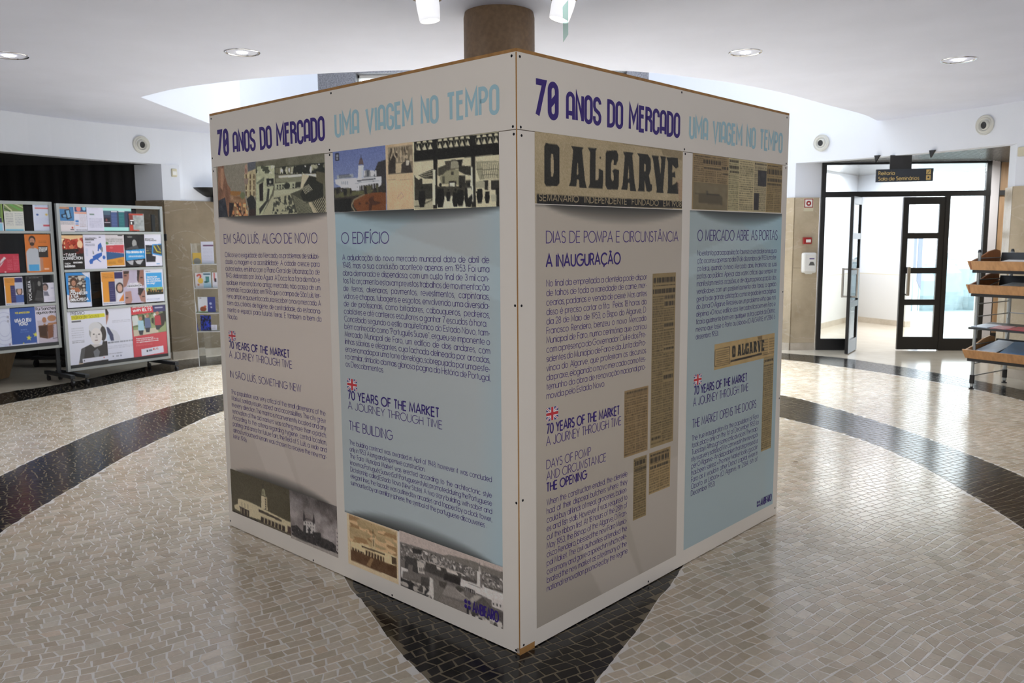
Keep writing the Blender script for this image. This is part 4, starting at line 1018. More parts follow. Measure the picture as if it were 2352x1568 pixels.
p.poly([(745, 470), (800, 340), (830, 380), (830, 560), (745, 575)], (46, 40, 34)); p.poly([(830, 450), (910, 440), (890, 560), (835, 560)], (168, 152, 122)); p.poly([(900, 460), (960, 400), (1000, 420), (1035, 560), (900, 562)], (52, 46, 40)); p.poly([(955, 405), (1000, 415), (985, 470), (955, 470)], (176, 168, 150))
p.rect(722, 585, 1045, 636, (176, 154, 120)); p.rect(735, 645, 1036, 975, (184, 156, 120)); p.noise(7, (5, 5), 9); p.line([(850, 860), (900, 790), (930, 840), (880, 870)], 5, (150, 118, 104)); p.line([(740, 648), (1036, 628)], 5, (132, 112, 86))
p.build(low['L'], D_PH)
p = Pic(FL, 1.643, 2.122, 1.712, 1.981, .0036, (176, 168, 138), C7); p.noise(8, (8, 14), 5)
p.poly([(1055, 190), (2075, 75), (2075, 340), (1055, 425)], (20, 19, 14)); p.poly([(1055, 185), (2075, 72), (2075, 205), (1055, 300)], (24, 23, 18))
for (xa, xb, n) in ((1075, 1285, 3), (1330, 1730, 6), (1790, 2070, 4)):
    wd = (xb - xa) / n
    for i in range(n):
        x = xa + wd * i + wd / 2; y = 296 - (x - 1055) * .098; yt = y - 76
        p.poly([(x, yt + 6), (x - 26, y), (x + 26, y)], (172, 166, 138)); p.poly([(x - 17, yt - 34), (x + 17, yt - 37), (x + 26, yt - 8), (x - 26, yt - 6)], (172, 166, 138))
        p.line([(x - wd / 2, yt + 4), (x - wd / 2 + 10, y)], 7, (120, 116, 96))
p.poly([(1285, 405), (1335, 400), (1330, 985), (1283, 988)], (24, 22, 17)); p.poly([(1280, 520), (1310, 520), (1308, 940), (1276, 940)], (186, 178, 152)); p.poly([(1735, 365), (1785, 362), (1795, 970), (1745, 975)], (26, 24, 19)); p.poly([(1727, 490), (1755, 490), (1762, 900), (1730, 900)], (190, 184, 158))
p.poly([(1105, 590), (1280, 512), (1280, 630), (1170, 625)], (44, 42, 33)); 
for i in range(3): p.line([(1120, 596 + i * 14), (1278, 528 + i * 28)], 6, (160, 154, 128))
p.poly([(1340, 500), (1440, 460), (1450, 560), (1345, 600)], (58, 56, 44)); p.poly([(1420, 420), (1500, 410), (1640, 400), (1620, 500), (1520, 520), (1450, 530)], (60, 56, 46)); p.specks(p.mask([(1500, 405), (1630, 400), (1610, 500), (1490, 510)]), [(26, 24, 20), (130, 126, 104)], (8, 8), 6, .45)
p.poly([(1450, 530), (1590, 510), (1590, 700), (1380, 690), (1360, 610)], (124, 120, 94)); p.rect(1498, 545, 1530, 585, (50, 48, 38)); p.rect(1392, 600, 1425, 690, (70, 68, 54)); p.poly([(1470, 655), (1560, 655), (1560, 790), (1465, 790)], (38, 34, 28)); p.rect(1482, 680, 1543, 780, (192, 186, 160))
p.poly([(1590, 470), (1735, 480), (1735, 590), (1670, 580), (1590, 540)], (40, 38, 30)); p.poly([(1590, 590), (1665, 590), (1670, 760), (1590, 720)], (38, 36, 29)); p.poly([(1670, 650), (1730, 645), (1730, 780), (1670, 790)], (46, 44, 34))
p.poly([(1060, 700), (1275, 680), (1275, 870), (1060, 885)], (46, 45, 36)); p.specks(p.mask([(1060, 590), (1275, 640), (1275, 760), (1060, 760)]), [(180, 176, 150), (40, 38, 30)], (10, 14), 8, .5)
p.poly([(1060, 888), (1276, 870), (1276, 988), (1060, 992)], (150, 144, 118)); p.line([(1060, 960), (1120, 955), (1276, 880)], 12, (50, 48, 38))
p.poly([(1330, 780), (1730, 800), (1735, 972), (1330, 985)], (182, 176, 150)); p.poly([(1330, 720), (1740, 720), (1735, 830), (1330, 840)], (52, 50, 40))
def man(x, y, h, c=(20, 19, 15)):
    p.ell(x, y - h * .93, h * .06, h * .075, c); p.poly([(x - h * .13, y - h * .78), (x + h * .13, y - h * .78), (x + h * .17, y - h * .35), (x + h * .1, y), (x - h * .1, y), (x - h * .18, y - h * .35)], c)
for x, y, h in ((1150, 970, 250), (1370, 970, 290), (1465, 900, 150), (1550, 965, 220), (1610, 955, 250), (1705, 965, 290), (1840, 920, 220), (1930, 920, 180)): man(x, y, h)
p.poly([(1690, 740), (1735, 740), (1760, 800), (1700, 860)], (176, 172, 148))
p.poly([(1795, 420), (2072, 415), (2072, 630), (1840, 640), (1800, 520)], (128, 124, 100)); p.poly([(1850, 440), (2070, 430), (2050, 630), (1900, 640)], (158, 152, 124))
for x in range(1880, 2070, 26): p.line([(x, 435), (x - 18, 620)], 5, (78, 74, 58))
p.line([(1800, 520), (2070, 515)], 6, (60, 58, 46)); p.line([(1860, 580), (2060, 578)], 6, (60, 58, 46))
p.poly([(1880, 650), (2075, 645), (2075, 760), (1900, 760)], (38, 36, 30)); p.poly([(1795, 660), (1900, 650), (1900, 740), (1795, 740)], (140, 136, 112)); p.poly([(1940, 650), (1975, 650), (1975, 770), (1940, 770)], (168, 160, 134)); p.specks(p.mask([(1795, 650), (1910, 650), (1910, 800), (1795, 800)]), [(30, 28, 22)], (10, 8), 15, .5)
p.poly([(2030, 740), (2075, 730), (2075, 965), (2040, 965)], (22, 20, 16)); p.poly([(1970, 820), (2040, 815), (2040, 900), (1985, 900)], (150, 146, 120))
p.build(low['L'], D_PH)

# sepia night market with the church
p = Pic(FL, .040, .632, .092, .337, .0042, (62, 56, 40), C2); p.noise(5, (5, 8), 2)
CRM, CR2, DK = (166, 154, 124), (140, 128, 100), (44, 34, 28)
p.poly([(525, 510), (612, 535), (622, 730), (525, 690)], CRM); p.poly([(575, 545), (612, 540), (620, 720), (590, 710)], CR2)
for y in range(560, 700, 34): p.rect(582, y, 596, y + 20, DK)
p.poly([(530, 500), (535, 415), (560, 405), (578, 430), (590, 520)], (120, 116, 90)); p.line([(553, 405), (550, 330)], 7, (40, 38, 30)); p.rect(540, 440, 560, 490, (84, 80, 60))
p.poly([(175, 555), (215, 555), (370, 610), (900, 880), (970, 910), (975, 1020), (900, 1050), (480, 860), (350, 820), (220, 750), (130, 700), (120, 650), (175, 630)], CRM)
p.poly([(485, 705), (830, 870), (828, 900), (485, 745)], DK); p.poly([(500, 730), (820, 880), (820, 890), (500, 742)], (70, 60, 46))
p.poly([(190, 660), (345, 730), (345, 840), (215, 770), (210, 690)], DK); p.poly([(520, 820), (880, 965), (880, 1060), (520, 910)], DK)
for x in range(570, 880, 52): p.line([(x, 830 + (x - 570) * .42), (x, 925 + (x - 570) * .42)], 16, CR2)
for x in range(225, 345, 45): p.line([(x, 690 + (x - 225) * .4), (x, 790 + (x - 225) * .4)], 8, CR2)
for x in (225, 270, 315): p.rect(x, 600 + (x - 225) * .35, x + 20, 680 + (x - 225) * .35, CR2)
p.poly([(920, 960), (975, 980), (975, 1100), (920, 1080)], (56, 40, 36)); p.poly([(105, 720), (350, 830), (480, 880), (480, 920), (110, 775)], (40, 34, 28)); p.poly([(480, 880), (975, 1080), (978, 1135), (480, 925)], (74, 66, 54))
p.build(low['L'], D_PH)
p = Pic(FL, .632, 1.038, .082, .337, .0042, (112, 104, 100), C2); p.noise(46, (6, 8), 31); k = np.clip(1 - p.Vv * 2.2, 0, 1)[..., None] * .35; p.a *= 1 - k
p.poly([(1160, 880), (1335, 920), (1335, 1090), (1160, 1050)], (156, 150, 144))
p.poly([(1150, 860), (1165, 715), (1185, 840), (1200, 880), (1160, 900)], (40, 36, 36)); p.poly([(1295, 890), (1310, 770), (1330, 900), (1330, 930), (1300, 920)], (40, 36, 36)); p.line([(1190, 850), (1300, 890)], 14, (56, 50, 50))
for x in range(1180, 1330, 40):
    for y in (900, 950, 1000): p.rect(x, y + (x - 1180) * .2, x + 14, y + 26 + (x - 1180) * .2, (50, 46, 46))
p.specks(p.mask([(980, 960), (1060, 950), (1160, 1060), (1330, 1080), (1420, 1070), (1420, 1130), (1580, 1200), (1690, 1300), (1690, 1390), (1250, 1220), (985, 1100)]), [(34, 31, 31), (46, 42, 42), (28, 26, 26)], (22, 22), 17, .18)
p.poly([(1160, 950), (1195, 950), (1200, 1120), (1150, 1100)], (40, 38, 38)); p.poly([(1235, 980), (1262, 990), (1262, 1120), (1230, 1100)], (40, 38, 38)); p.poly([(1290, 1050), (1400, 1060), (1420, 1120), (1340, 1180)], (38, 36, 36))
p.poly([(985, 1090), (1250, 1215), (1700, 1390), (1700, 1475), (980, 1160)], (128, 120, 112)); p.noise(16, (12, 30), 5, p.mask([(985, 1090), (1250, 1215), (1700, 1390), (1700, 1475), (980, 1160)])); p.line([(1010, 1105), (1230, 1205)], 16, (52, 48, 46))
p.poly([(1640, 1010), (1680, 980), (1700, 1390), (1650, 1330)], (150, 142, 136)); 
for y in range(1060, 1330, 60): p.rect(1655, y, 1672, y + 26, (66, 60, 58))
p.build(low['L'], D_PH)
# sepia postcard and the aerial view
p = Pic(FL, 1.118, 1.487, .078, .324, .0042, (176, 156, 124), C3); p.noise(6, (6, 6), 4)
p.poly([(65, 60), (655, 285), (660, 855), (90, 625)], (150, 128, 92)); mk = p.mask([(65, 60), (655, 285), (660, 600), (80, 400)]); p.noise(26, (10, 5), 8, mk, (1, .9, .7)); p.specks(mk, [(176, 146, 108), (130, 100, 66)], (14, 6), 12, .56)
p.poly([(355, 350), (388, 355), (392, 480), (352, 470)], (168, 148, 112)); p.rect(361, 370, 374, 460, (84, 68, 46)); p.poly([(350, 345), (362, 300), (380, 300), (388, 352)], (130, 110, 80)); p.line([(362, 300), (362, 245)], 9, (80, 66, 44))
p.poly([(85, 385), (190, 420), (230, 420), (520, 540), (600, 560), (650, 600), (650, 700), (560, 670), (250, 560), (95, 480)], (182, 160, 122)); p.poly([(225, 445), (510, 548), (510, 566), (225, 464)], (56, 42, 28)); p.poly([(90, 460), (250, 530), (255, 565), (92, 500)], (56, 42, 30)); p.poly([(270, 500), (500, 590), (500, 650), (270, 570)], (58, 42, 28))
for x in range(300, 500, 36): p.line([(x, 515 + (x - 300) * .38), (x, 585 + (x - 300) * .38)], 11, (178, 156, 118))
for x in range(100, 250, 34): p.line([(x, 465 + (x - 100) * .36), (x, 510 + (x - 100) * .36)], 9, (178, 156, 118))
p.poly([(590, 580), (650, 600), (655, 690), (595, 668)], (64, 48, 32)); p.poly([(88, 490), (560, 672), (655, 700), (658, 855), (92, 625)], (72, 48, 28)); p.noise(14, (8, 8), 9, p.mask([(88, 490), (560, 672), (655, 700), (658, 855), (92, 625)]))
p.poly([(330, 600), (370, 610), (330, 710), (280, 690)], (118, 92, 62)); 
p.build(low['L'], D_PH)
p = Pic(FL, 1.487, 1.500, .080, .322, .0042, (176, 166, 158), C3); p.build(low['L'], D_PH, 'photo_margin')
p = Pic(FL, 1.500, 2.123, .078, .331, .0042, (156, 142, 132), C3)
p.poly([(695, 400), (870, 450), (1250, 570), (1300, 560), (1650, 670), (1980, 780), (1985, 1500), (710, 965)], (92, 86, 80)); p.poly([(1240, 580), (1300, 560), (1640, 650), (1700, 690), (1900, 760), (1980, 790), (1980, 850), (1250, 600)], (98, 92, 84))
mk = p.mask([(700, 420), (1250, 600), (1980, 860), (1980, 1000), (1400, 800), (700, 620)]); p.specks(mk, [(48, 45, 42), (150, 142, 134), (70, 66, 62), (170, 162, 154)], (24, 50), 22, .42)
p.poly([(850, 480), (970, 500), (970, 560), (860, 540)], (36, 34, 32))
p.poly([(760, 570), (920, 620), (930, 800), (760, 720)], (50, 47, 44)); p.poly([(910, 630), (1000, 670), (1005, 800), (925, 780)], (160, 152, 142)); 
for x in (940, 965, 990): p.rect(x, 720, x + 12, 770, (50, 46, 42))
p.poly([(715, 710), (800, 740), (800, 770), (735, 760), (730, 840), (715, 840)], (176, 168, 160)); p.poly([(800, 680), (860, 690), (850, 800), (800, 790)], (90, 84, 78)); p.poly([(1020, 640), (1460, 800), (1460, 940), (1010, 760)], (54, 50, 46)); p.line([(1030, 645), (1480, 800)], 12, (150, 140, 130)); p.specks(p.mask([(1150, 700), (1460, 790), (1460, 830), (1160, 740)]), [(170, 160, 150)], (6, 16), 5, .5)
p.poly([(1250, 790), (1450, 850), (1450, 940), (1240, 870)], (34, 30, 28))
p.poly([(1450, 850), (1980, 1010), (1980, 1200), (1750, 1080), (1450, 940)], (178, 170, 162)); p.poly([(1655, 760), (1700, 770), (1695, 960), (1655, 940)], (176, 168, 160)); p.poly([(1690, 800), (1720, 810), (1715, 970), (1692, 960)], (96, 88, 82)); p.poly([(1672, 760), (1680, 700), (1690, 700), (1696, 765)], (150, 142, 134)); p.line([(1686, 700), (1688, 660)], 8, (70, 64, 60))
p.poly([(1480, 830), (1650, 885), (1650, 925), (1480, 870)], (66, 60, 56)); p.poly([(1500, 950), (1640, 1010), (1640, 1060), (1500, 990)], (46, 42, 40)); 
for x in range(1515, 1640, 24): p.line([(x, 962 + (x - 1515) * .4), (x, 1000 + (x - 1515) * .4)], 8, (160, 152, 144))
p.poly([(1740, 940), (1980, 1010), (1980, 1040), (1740, 960)], (70, 64, 58)); p.line([(1540, 915), (1700, 975)], 8, (80, 74, 68))
p.poly([(705, 830), (1060, 900), (1110, 1130), (720, 970)], (84, 78, 72)); p.specks(p.mask([(705, 840), (1060, 950), (1080, 1100), (712, 965)]), [(40, 38, 36), (150, 142, 132), (60, 56, 52)], (16, 18), 30, .4)
p.poly([(960, 830), (1060, 850), (1060, 960), (960, 940)], (60, 56, 52)); p.poly([(1070, 840), (1110, 860), (1120, 1060), (1110, 1130), (1080, 1060), (1020, 1050), (1060, 1010)], (176, 168, 158)); p.poly([(1110, 870), (1280, 900), (1280, 1080), (1210, 1080), (1170, 1130), (1120, 1120)], (96, 90, 82)); p.poly([(1180, 880), (1280, 905), (1280, 990), (1190, 950)], (62, 56, 50))
p.poly([(1280, 930), (1480, 990), (1520, 1140), (1220, 1050)], (120, 112, 104)); p.poly([(1170, 1130), (1220, 1070), (1540, 1180), (1545, 1310), (1180, 1160)], (104, 96, 88)); p.rect(1240, 1160, 1270, 1195, (50, 44, 42)); p.rect(1325, 1200, 1355, 1235, (50, 44, 42))
p.poly([(1380, 960), (1420, 945), (1500, 1000), (1440, 1030)], (60, 56, 50)); p.poly([(1560, 1110), (1640, 1050), (1720, 1080), (1600, 1160)], (140, 132, 122)); p.poly([(1600, 1160), (1720, 1080), (1830, 1200), (1830, 1320), (1620, 1240)], (76, 70, 64)); p.line([(1400, 1000), (1560, 1120)], 8, (150, 142, 132))
p.poly([(1830, 1080), (1980, 1130), (1980, 1260), (1840, 1200)], (170, 162, 154)); 
for x in (1850, 1895, 1935): p.rect(x, 1150 + (x - 1850) * .3, x + 16, 1185 + (x - 1850) * .3, (50, 46, 42))
p.poly([(1830, 1220), (1980, 1280), (1980, 1440), (1900, 1400)], (70, 64, 60)); p.poly([(1555, 1250), (1900, 1380), (1980, 1440), (1985, 1500), (1560, 1320)], (128, 120, 110)); p.specks(p.mask([(1555, 1240), (1980, 1400), (1980, 1490), (1560, 1320)]), [(56, 52, 48), (170, 162, 152)], (12, 30), 41, .52)
p.poly([(1528, 1210), (1552, 1220), (1552, 1315), (1530, 1305)], (30, 28, 28)); p.noise(7, (40, 80), 6)
p.build(low['L'], D_PH)
# newspaper masthead
p = Pic(FR, .096, 1.118, 1.722, 1.982, .0034, (134, 120, 92), C8); p.noise(9, (5, 14), 2); p.noise(6, (40, 90), 8)
p.poly([(130, 700), (1790, 915), (1790, 1000), (1500, 930), (1100, 850), (700, 830), (130, 790)], (142, 126, 96), .4); p.poly([(1120, 820), (1790, 905), (1790, 1020), (1580, 960), (1560, 900), (1130, 840)], (96, 84, 62), .6)
K_ = (28, 27, 22)
def gl(x0, x1, y0a, y1a, pts, c=K_, y0b=None, y1b=None):
    y0b = y0a if y0b is None else y0b; y1b = y1a if y1b is None else y1b
    out = []
    for a, b in pts:
        t = a; y0 = y0a + (y0b - y0a) * t; y1 = y1a + (y1b - y1a) * t; out.append((x0 + (x1 - x0) * a, y0 + (y1 - y0) * b))
    p.poly(out, c)
BGc = (134, 120, 92)
def letter(ch, x0, x1, ya, yb, za, zb):
    g = lambda pts, c=K_: gl(x0, x1, ya, za, pts, c, yb, zb)
    if ch == 'O':
        g([(.1, .0), (.85, .02), (1, .08), (1, .93), (.85, 1), (.12, 1), (0, .92), (0, .08)]); g([(.46, .25), (.58, .25), (.62, .4), (.62, .68), (.56, .78), (.46, .78), (.43, .6), (.43, .38)], BGc)
    if ch == 'A':
        g([(.12, 0), (.82, .0), (.74, .08), (.9, .8), (1, 1), (.56, 1), (.54, .92), (.46, .9), (.40, .98), (.0, .98), (.1, .86), (.25, .1)]); g([(.50, .35), (.54, .66), (.46, .70), (.44, .66)], BGc); g([(.46, .80), (.56, .80), (.60, 1.02), (.42, 1.02)], BGc)
    if ch == 'L':
        g([(0, 0), (.58, 0), (.5, .08), (.5, .80), (.68, .78), (.72, .6), (.7, .5), (1, .55), (1, .8), (.95, 1), (.02, 1), (.12, .9), (.14, .1)])
    if ch == 'G':
        g([(.1, .03), (.8, 0), (.95, .1), (.92, .25), (.78, .38), (.6, .38), (.62, .26), (.52, .24), (.42, .34), (.4, .7), (.5, .79), (.6, .76), (.6, .6), (.5, .52), (.7, .47), (1, .5), (.98, .9), (.9, 1), (.15, 1), (0, .9), (.02, .1)])
    if ch == 'R':
        g([(0, 0), (.7, 0), (.9, .12), (.92, .38), (.78, .56), (.88, .78), (1, .8), (.98, .95), (.8, 1), (.62, .98), (.5, .7), (.48, .95), (.5, 1), (.02, 1), (.1, .9), (.14, .1)]); g([(.46, .25), (.56, .27), (.56, .45), (.46, .47)], BGc)
    if ch == 'V':
        g([(0, 0), (.5, 0), (.48, .08), (.62, .5), (.68, .1), (.6, 0), (1, 0), (.96, .1), (.8, .9), (.84, 1), (.32, 1), (.36, .9), (.1, .12)])
    if ch == 'E':
        g([(0, 0), (.95, 0), (1, .25), (.8, .3), (.66, .25), (.5, .2), (.48, .42), (.66, .4), (.72, .36), (.76, .56), (.62, .54), (.5, .54), (.5, .76), (.72, .72), (.85, .66), (1, .7), (1, 1), (.08, 1), (.14, .85), (.14, .12)])
MH = [('O', 245, 415, 825, 840, 1308, 1310), ('A', 520, 722, 855, 880, 1320, 1332), ('L', 735, 908, 880, 890, 1330, 1340), ('G', 932, 1085, 900, 912, 1345, 1350), ('A', 1108, 1278, 922, 938, 1355, 1368), ('R', 1290, 1458, 942, 960, 1365, 1378), ('V', 1452, 1612, 965, 980, 1382, 1390), ('E', 1616, 1752, 985, 995, 1392, 1398)]
for q in MH: letter(*q)
p.poly([(160, 1397), (1808, 1480), (1808, 1556), (160, 1520)], (24, 22, 20)); p.ell(875, 992, 9, 14, (40, 34, 26)); p.poly([(1730, 1250), (1800, 1230), (1800, 1470), (1760, 1470)], (128, 96, 76), .45)
p.build(low['R'], D_PH)
u_a, z_a = FR.uv(1200 + 185 / 4.9, 160 + 1480 / 4.9); u_b, z_b = FR.uv(1200 + 1785 / 4.9, 160 + 1545 / 4.9)
Text(FR, D_TX).line('SEMANÁRIO   INDEPENDENTE   FUNDADO   EM 1908', u_a, (z_a + z_b) / 2 + .002, .024, .17, width=u_b - u_a, gap=.22, space=.34).build(mat('tan_ink', tuple(lin((120, 108, 84)) / .46), .5), low['R'])
# newspaper cuttings
def cutting(F_, par, u0, u1, z0, z1, cols, base, seed, heads=(), photo=(), n=0, res=.0042):
    q = Pic(F_, u0, u1, z0, z1, res, base); q.noise(7, (6, 6), seed); hgt = z1 - z0; rows = n or max(4, int(hgt / .0115))
    for i in range(cols):
        a = .03 + .95 * i / cols; b = a + .95 / cols - .025
        q.greek(a, .03 if not heads else .03, b, .985, rows, tuple(c * .42 for c in base), seed + i, .58, .75)
    for x0, y0, x1, y1, kk in heads:
        q.paint((q.U >= x0 - .01) & (q.U <= x1 + .01) & (q.Vv >= y0 - .012) & (q.Vv <= y1 + .012), base)
        g = np.random.default_rng(seed + kk); x = x0
        while x < x1:
            L = g.uniform(.25, 1.1) * (y1 - y0) * hgt / (u1 - u0); q.paint((q.U >= x) & (q.U < min(x1, x + L * .8)) & (q.Vv >= y0) & (q.Vv <= y1), (38, 33, 26), .85); x += L
    for x0, y0, x1, y1 in photo: q.paint((q.U >= x0) & (q.U <= x1) & (q.Vv >= y0) & (q.Vv <= y1), (40, 38, 38)); q.noise(12, (12, 12), seed, (q.U >= x0) & (q.U <= x1) & (q.Vv >= y0) & (q.Vv <= y1))
    q.build(par, D_PH, 'newspaper_cutting'); return q
T1, T2, T3 = (112, 96, 66), (128, 108, 74), (142, 132, 98)
cutting(FR, low['R'], .884, 1.076, .646, 1.436, 2, T1, 3, [(.05, .025, .95, .055, 1), (.05, .068, .97, .074, 2), (.03, .09, .97, .115, 3), (.52, .13, .96, .15, 4), (.52, .165, .96, .19, 5), (.52, .29, .95, .31, 6), (.52, .43, .95, .445, 7), (.52, .59, .95, .615, 8), (.05, .94, .45, .955, 9)])
cutting(FR, low['R'], .678, .862, .643, .939, 2, (118, 98, 68), 5, [(.05, .03, .95, .06, 1)])
cutting(FR, low['R'], .753, .856, .341, .624, 1, T1, 7, [(.12, .06, .9, .13, 1), (.1, .18, .95, .22, 2)])
cutting(FR, low['R'], .877, 1.055, .431, .625, 2, T2, 8, [(.05, .06, .95, .10, 1), (.05, .14, .95, .27, 2), (.05, .33, .95, .41, 3)])
cutting(FR, low['R'], 1.987, 2.110, .415, .941, 1, (124, 108, 74), 9, [(.15, .03, .9, .055, 1), (.05, .085, .95, .10, 2)])
z = [(1.205, 1.545, (118, 100, 70), 12, 3, [(.05, .03, .5, .05, 1), (.28, .09, .78, .17, 2), (.30, .22, .9, .26, 3), (.8, .18, .99, .24, 4), (.8, .30, .99, .34, 5)], []), (1.545, 1.655, T3, 13, 1, [(.1, .03, .9, .08, 1), (.1, .14, .95, .20, 2), (.15, .24, .95, .28, 3)], []), (1.655, 1.815, (150, 138, 104), 14, 1, [(.05, .77, .6, .79, 4)], []), (1.815, 1.958, (140, 128, 98), 15, 1, [(.05, .03, .95, .07, 1), (.04, .12, .96, .13, 2)], [(.3, .17, .98, .48), (.05, .62, .42, .96)]), (1.958, 2.142, (120, 102, 66), 16, 2, [(.05, .04, .7, .07, 1), (.03, .12, .98, .22, 2), (.03, .30, .98, .37, 3), (.05, .40, .95, .44, 4)], [])]
for a, b, c, sd, nc, hd_, ph in z: cutting(FR, low['R'], a, b, 1.724 , 1.981, nc, c, sd, hd_, ph, n=26 if sd != 14 else 22, res=.0036)
p = Pic(FR, 1.215, 1.54, 1.726, 1.85, .006, (92, 82, 60)); p.noise(8, (5, 8), 3)
sh = lambda pts, c: p.paint(p.mask(pts, True), c)
sh([(.15, .75), (.15, .45), (.75, .42), (.85, .5), (.85, .8)], (70, 62, 46)); sh([(.36, .3), (.42, .3), (.42, .5), (.36, .5)], (66, 62, 50)); sh([(.05, .42), (.75, .40), (.75, .46), (.05, .46)], (50, 46, 36)); p.build(low['R'], D_PH + .0002, 'newspaper_photograph')
p = Pic(FR, 1.447, 2.112, .937, 1.066, .0036, (140, 118, 78), (1630, 760, 5.406)); p.noise(9, (4, 14), 4)
BGc = (140, 118, 78)
def frame_(x0, y0, x1, y1, x2, y2, x3, y3): p.line([(x0, y0), (x1, y1), (x2, y2), (x3, y3), (x0, y0)], 6, (50, 42, 30))
frame_(68, 235, 248, 195, 245, 405, 62, 440)
for i in range(7): p.line([(80, 262 + i * 26), (236, 228 + i * 26)], 9, (66, 54, 38), .8)
x = 278
for ch, wd in zip('OALGARVE', (42, 52, 42, 46, 48, 48, 44, 42)):
    s0 = -.21; ya = 188 + (x - 278) * s0; letter(ch, x, x + wd, ya, ya + wd * s0, ya + 138, ya + 138 + wd * s0); x += wd + (22 if ch == 'O' else 2)
p.poly([(258, 362), (645, 268), (645, 292), (258, 388)], (34, 30, 24))
for i in range(6): p.line([(655, 118 + i * 32), (720, 104 + i * 32)], 8, (70, 58, 40), .8); p.line([(738, 100 + i * 32), (800, 88 + i * 32)], 8, (70, 58, 40), .8)
p.poly([(590, 70), (650, 60), (650, 110), (600, 110)], (96, 78, 48)); p.line([(650, 300), (805, 262)], 5, (60, 50, 34)); p.build(low['R'], D_PH, 'newspaper_cutting')

# --- Union flags printed by each English text
def flag(F_, par, u, z, s):
    q = Pic(F_, u, u + s, z - s * .72, z, s / 40, (40, 44, 92))
    X_, Y_ = q.U - .5, q.Vv - .5
    q.paint(np.abs(np.abs(X_) - np.abs(Y_)) < .11, (196, 190, 186)); q.paint(np.abs(np.abs(X_) - np.abs(Y_)) < .035, (140, 40, 46))
    q.paint((np.abs(X_) < .16) | (np.abs(Y_) < .19), (196, 190, 186)); q.paint((np.abs(X_) < .095) | (np.abs(Y_) < .115), (150, 40, 44)); q.build(par, D_PH, 'flag_print')
for F_, k, u, z in ((FL, 'L', .095, 1.112), (FL, 'L', 1.153, .967), (FR, 'R', .158, .944), (FR, 'R', 1.255, .936)): flag(F_, low[k], u, z, .072)

# --- the running text
def block(F_, par, u0, u1, z0, z1, lines, h=.0252, kx=.80, wt=.085):
    T = Text(F_, D_TX); n = len(lines); dz = (z0 - z1) / (n - 1)
    kx = float(np.median([(u1 - u0) / layout(s, GL, .13, .30)[1] / h for s in lines[:-1] if not s.endswith('|')])) * .985
    for i, s in enumerate(lines):
        last = i == n - 1 or s.endswith('|'); s = s.rstrip('|')
        T.line(s, u0, z0 - i * dz, h, wt, width=None if last else u1 - u0, just=True, kx=kx, gap=.13, space=.30)
    T.build(M['ink'], par)
def head(F_, par, items):
    for bold, (s, u0, u1, z, h) in items:
        Text(F_, D_TX).line(s, u0, z, h, .165 if bold else .085, width=u1 - u0, G=GH, gap=.16 if not bold else .2, space=.42).build(M['ink_b'] if bold else M['ink'], par)
head(FL, low['L'], [(0, ('EM SÃO LUÍS, ALGO DE NOVO', .096, .955, 1.580, .047)), (1, ('70 YEARS OF THE MARKET', .096, .682, 1.018, .037)), (0, ('A JOURNEY THROUGH TIME', .092, .702, .966, .037)), (0, ('IN SÃO LUÍS, SOMETHING NEW', .092, .775, .857, .036)),
    (0, ('O EDIFÍCIO', 1.145, 1.477, 1.578, .048)), (1, ('70 YEARS OF THE MARKET', 1.156, 1.772, .872, .038)), (0, ('A JOURNEY THROUGH TIME', 1.154, 1.790, .826, .034)), (0, ('THE BUILDING', 1.158, 1.470, .728, .042))])
head(FR, low['R'], [(0, ('DIAS DE POMPA E CIRCUNSTÂNCIA', .159, 1.089, 1.577, .044)), (1, ('A INAUGURAÇÃO', .159, .637, 1.487, .045)), (1, ('70 YEARS OF THE MARKET', .160, .640, .843, .037)), (0, ('A JOURNEY THROUGH TIME', .158, .654, .796, .036)),
    (0, ('DAYS OF POMP', .159, .440, .704, .034)), (0, ('AND CIRCUMSTANCE', .159, .546, .658, .034)), (1, ('THE OPENING', .159, .414, .612, .034)),
    (0, ('O MERCADO ABRE AS PORTAS', 1.262, 2.105, 1.578, .050)), (1, ('70 YEARS OF THE MARKET', 1.259, 1.797, .839, .039)), (0, ('A JOURNEY THROUGH TIME', 1.253, 1.815, .783, .040)), (0, ('THE MARKET OPENS THE DOORS', 1.249, 1.912, .677, .042))])
block(FL, low['L'], .098, .966, 1.508, 1.178, ["Critica-se a exiguidade do Mercado, os problemas de salubri-", "dade, a imagem e a acessibilidade. A cidade cresce para", "outros lados, em linha com o Plano Geral de Urbanização de", "1943, elaborado por João Aguiar. A Doca fica fora de mão e", "qualquer intervenção no antigo mercado, não passa de um", "remendo. Fica decidido em 1946 que o campo de São Luís, ter-", "reno amplo e quase intocado, iria receber o novo mercado. A", "bem dos critérios de higiene, de centralidade, do estaciona-", "mento e espaço para futuras feiras. E também a bem da", "Nação."], kx=.72)
block(FL, low['L'], .096, .973, .766, .518, ["The population was very critical of the small dimensions of the", "Market, sanitary issues, aspect and accessibilities. The city grew", "in every direction. The marina is inconveniently located and any", "renovation of the old markets was nothing more than a patch.", "According to the criteria regarding hygiene, central location,", "parking and area for future fairs, the field of S. Luís, a wide and", "almost untouched terrain, was chosen to receive the new mar-", "ket in 1946."], kx=.66, h=.025)
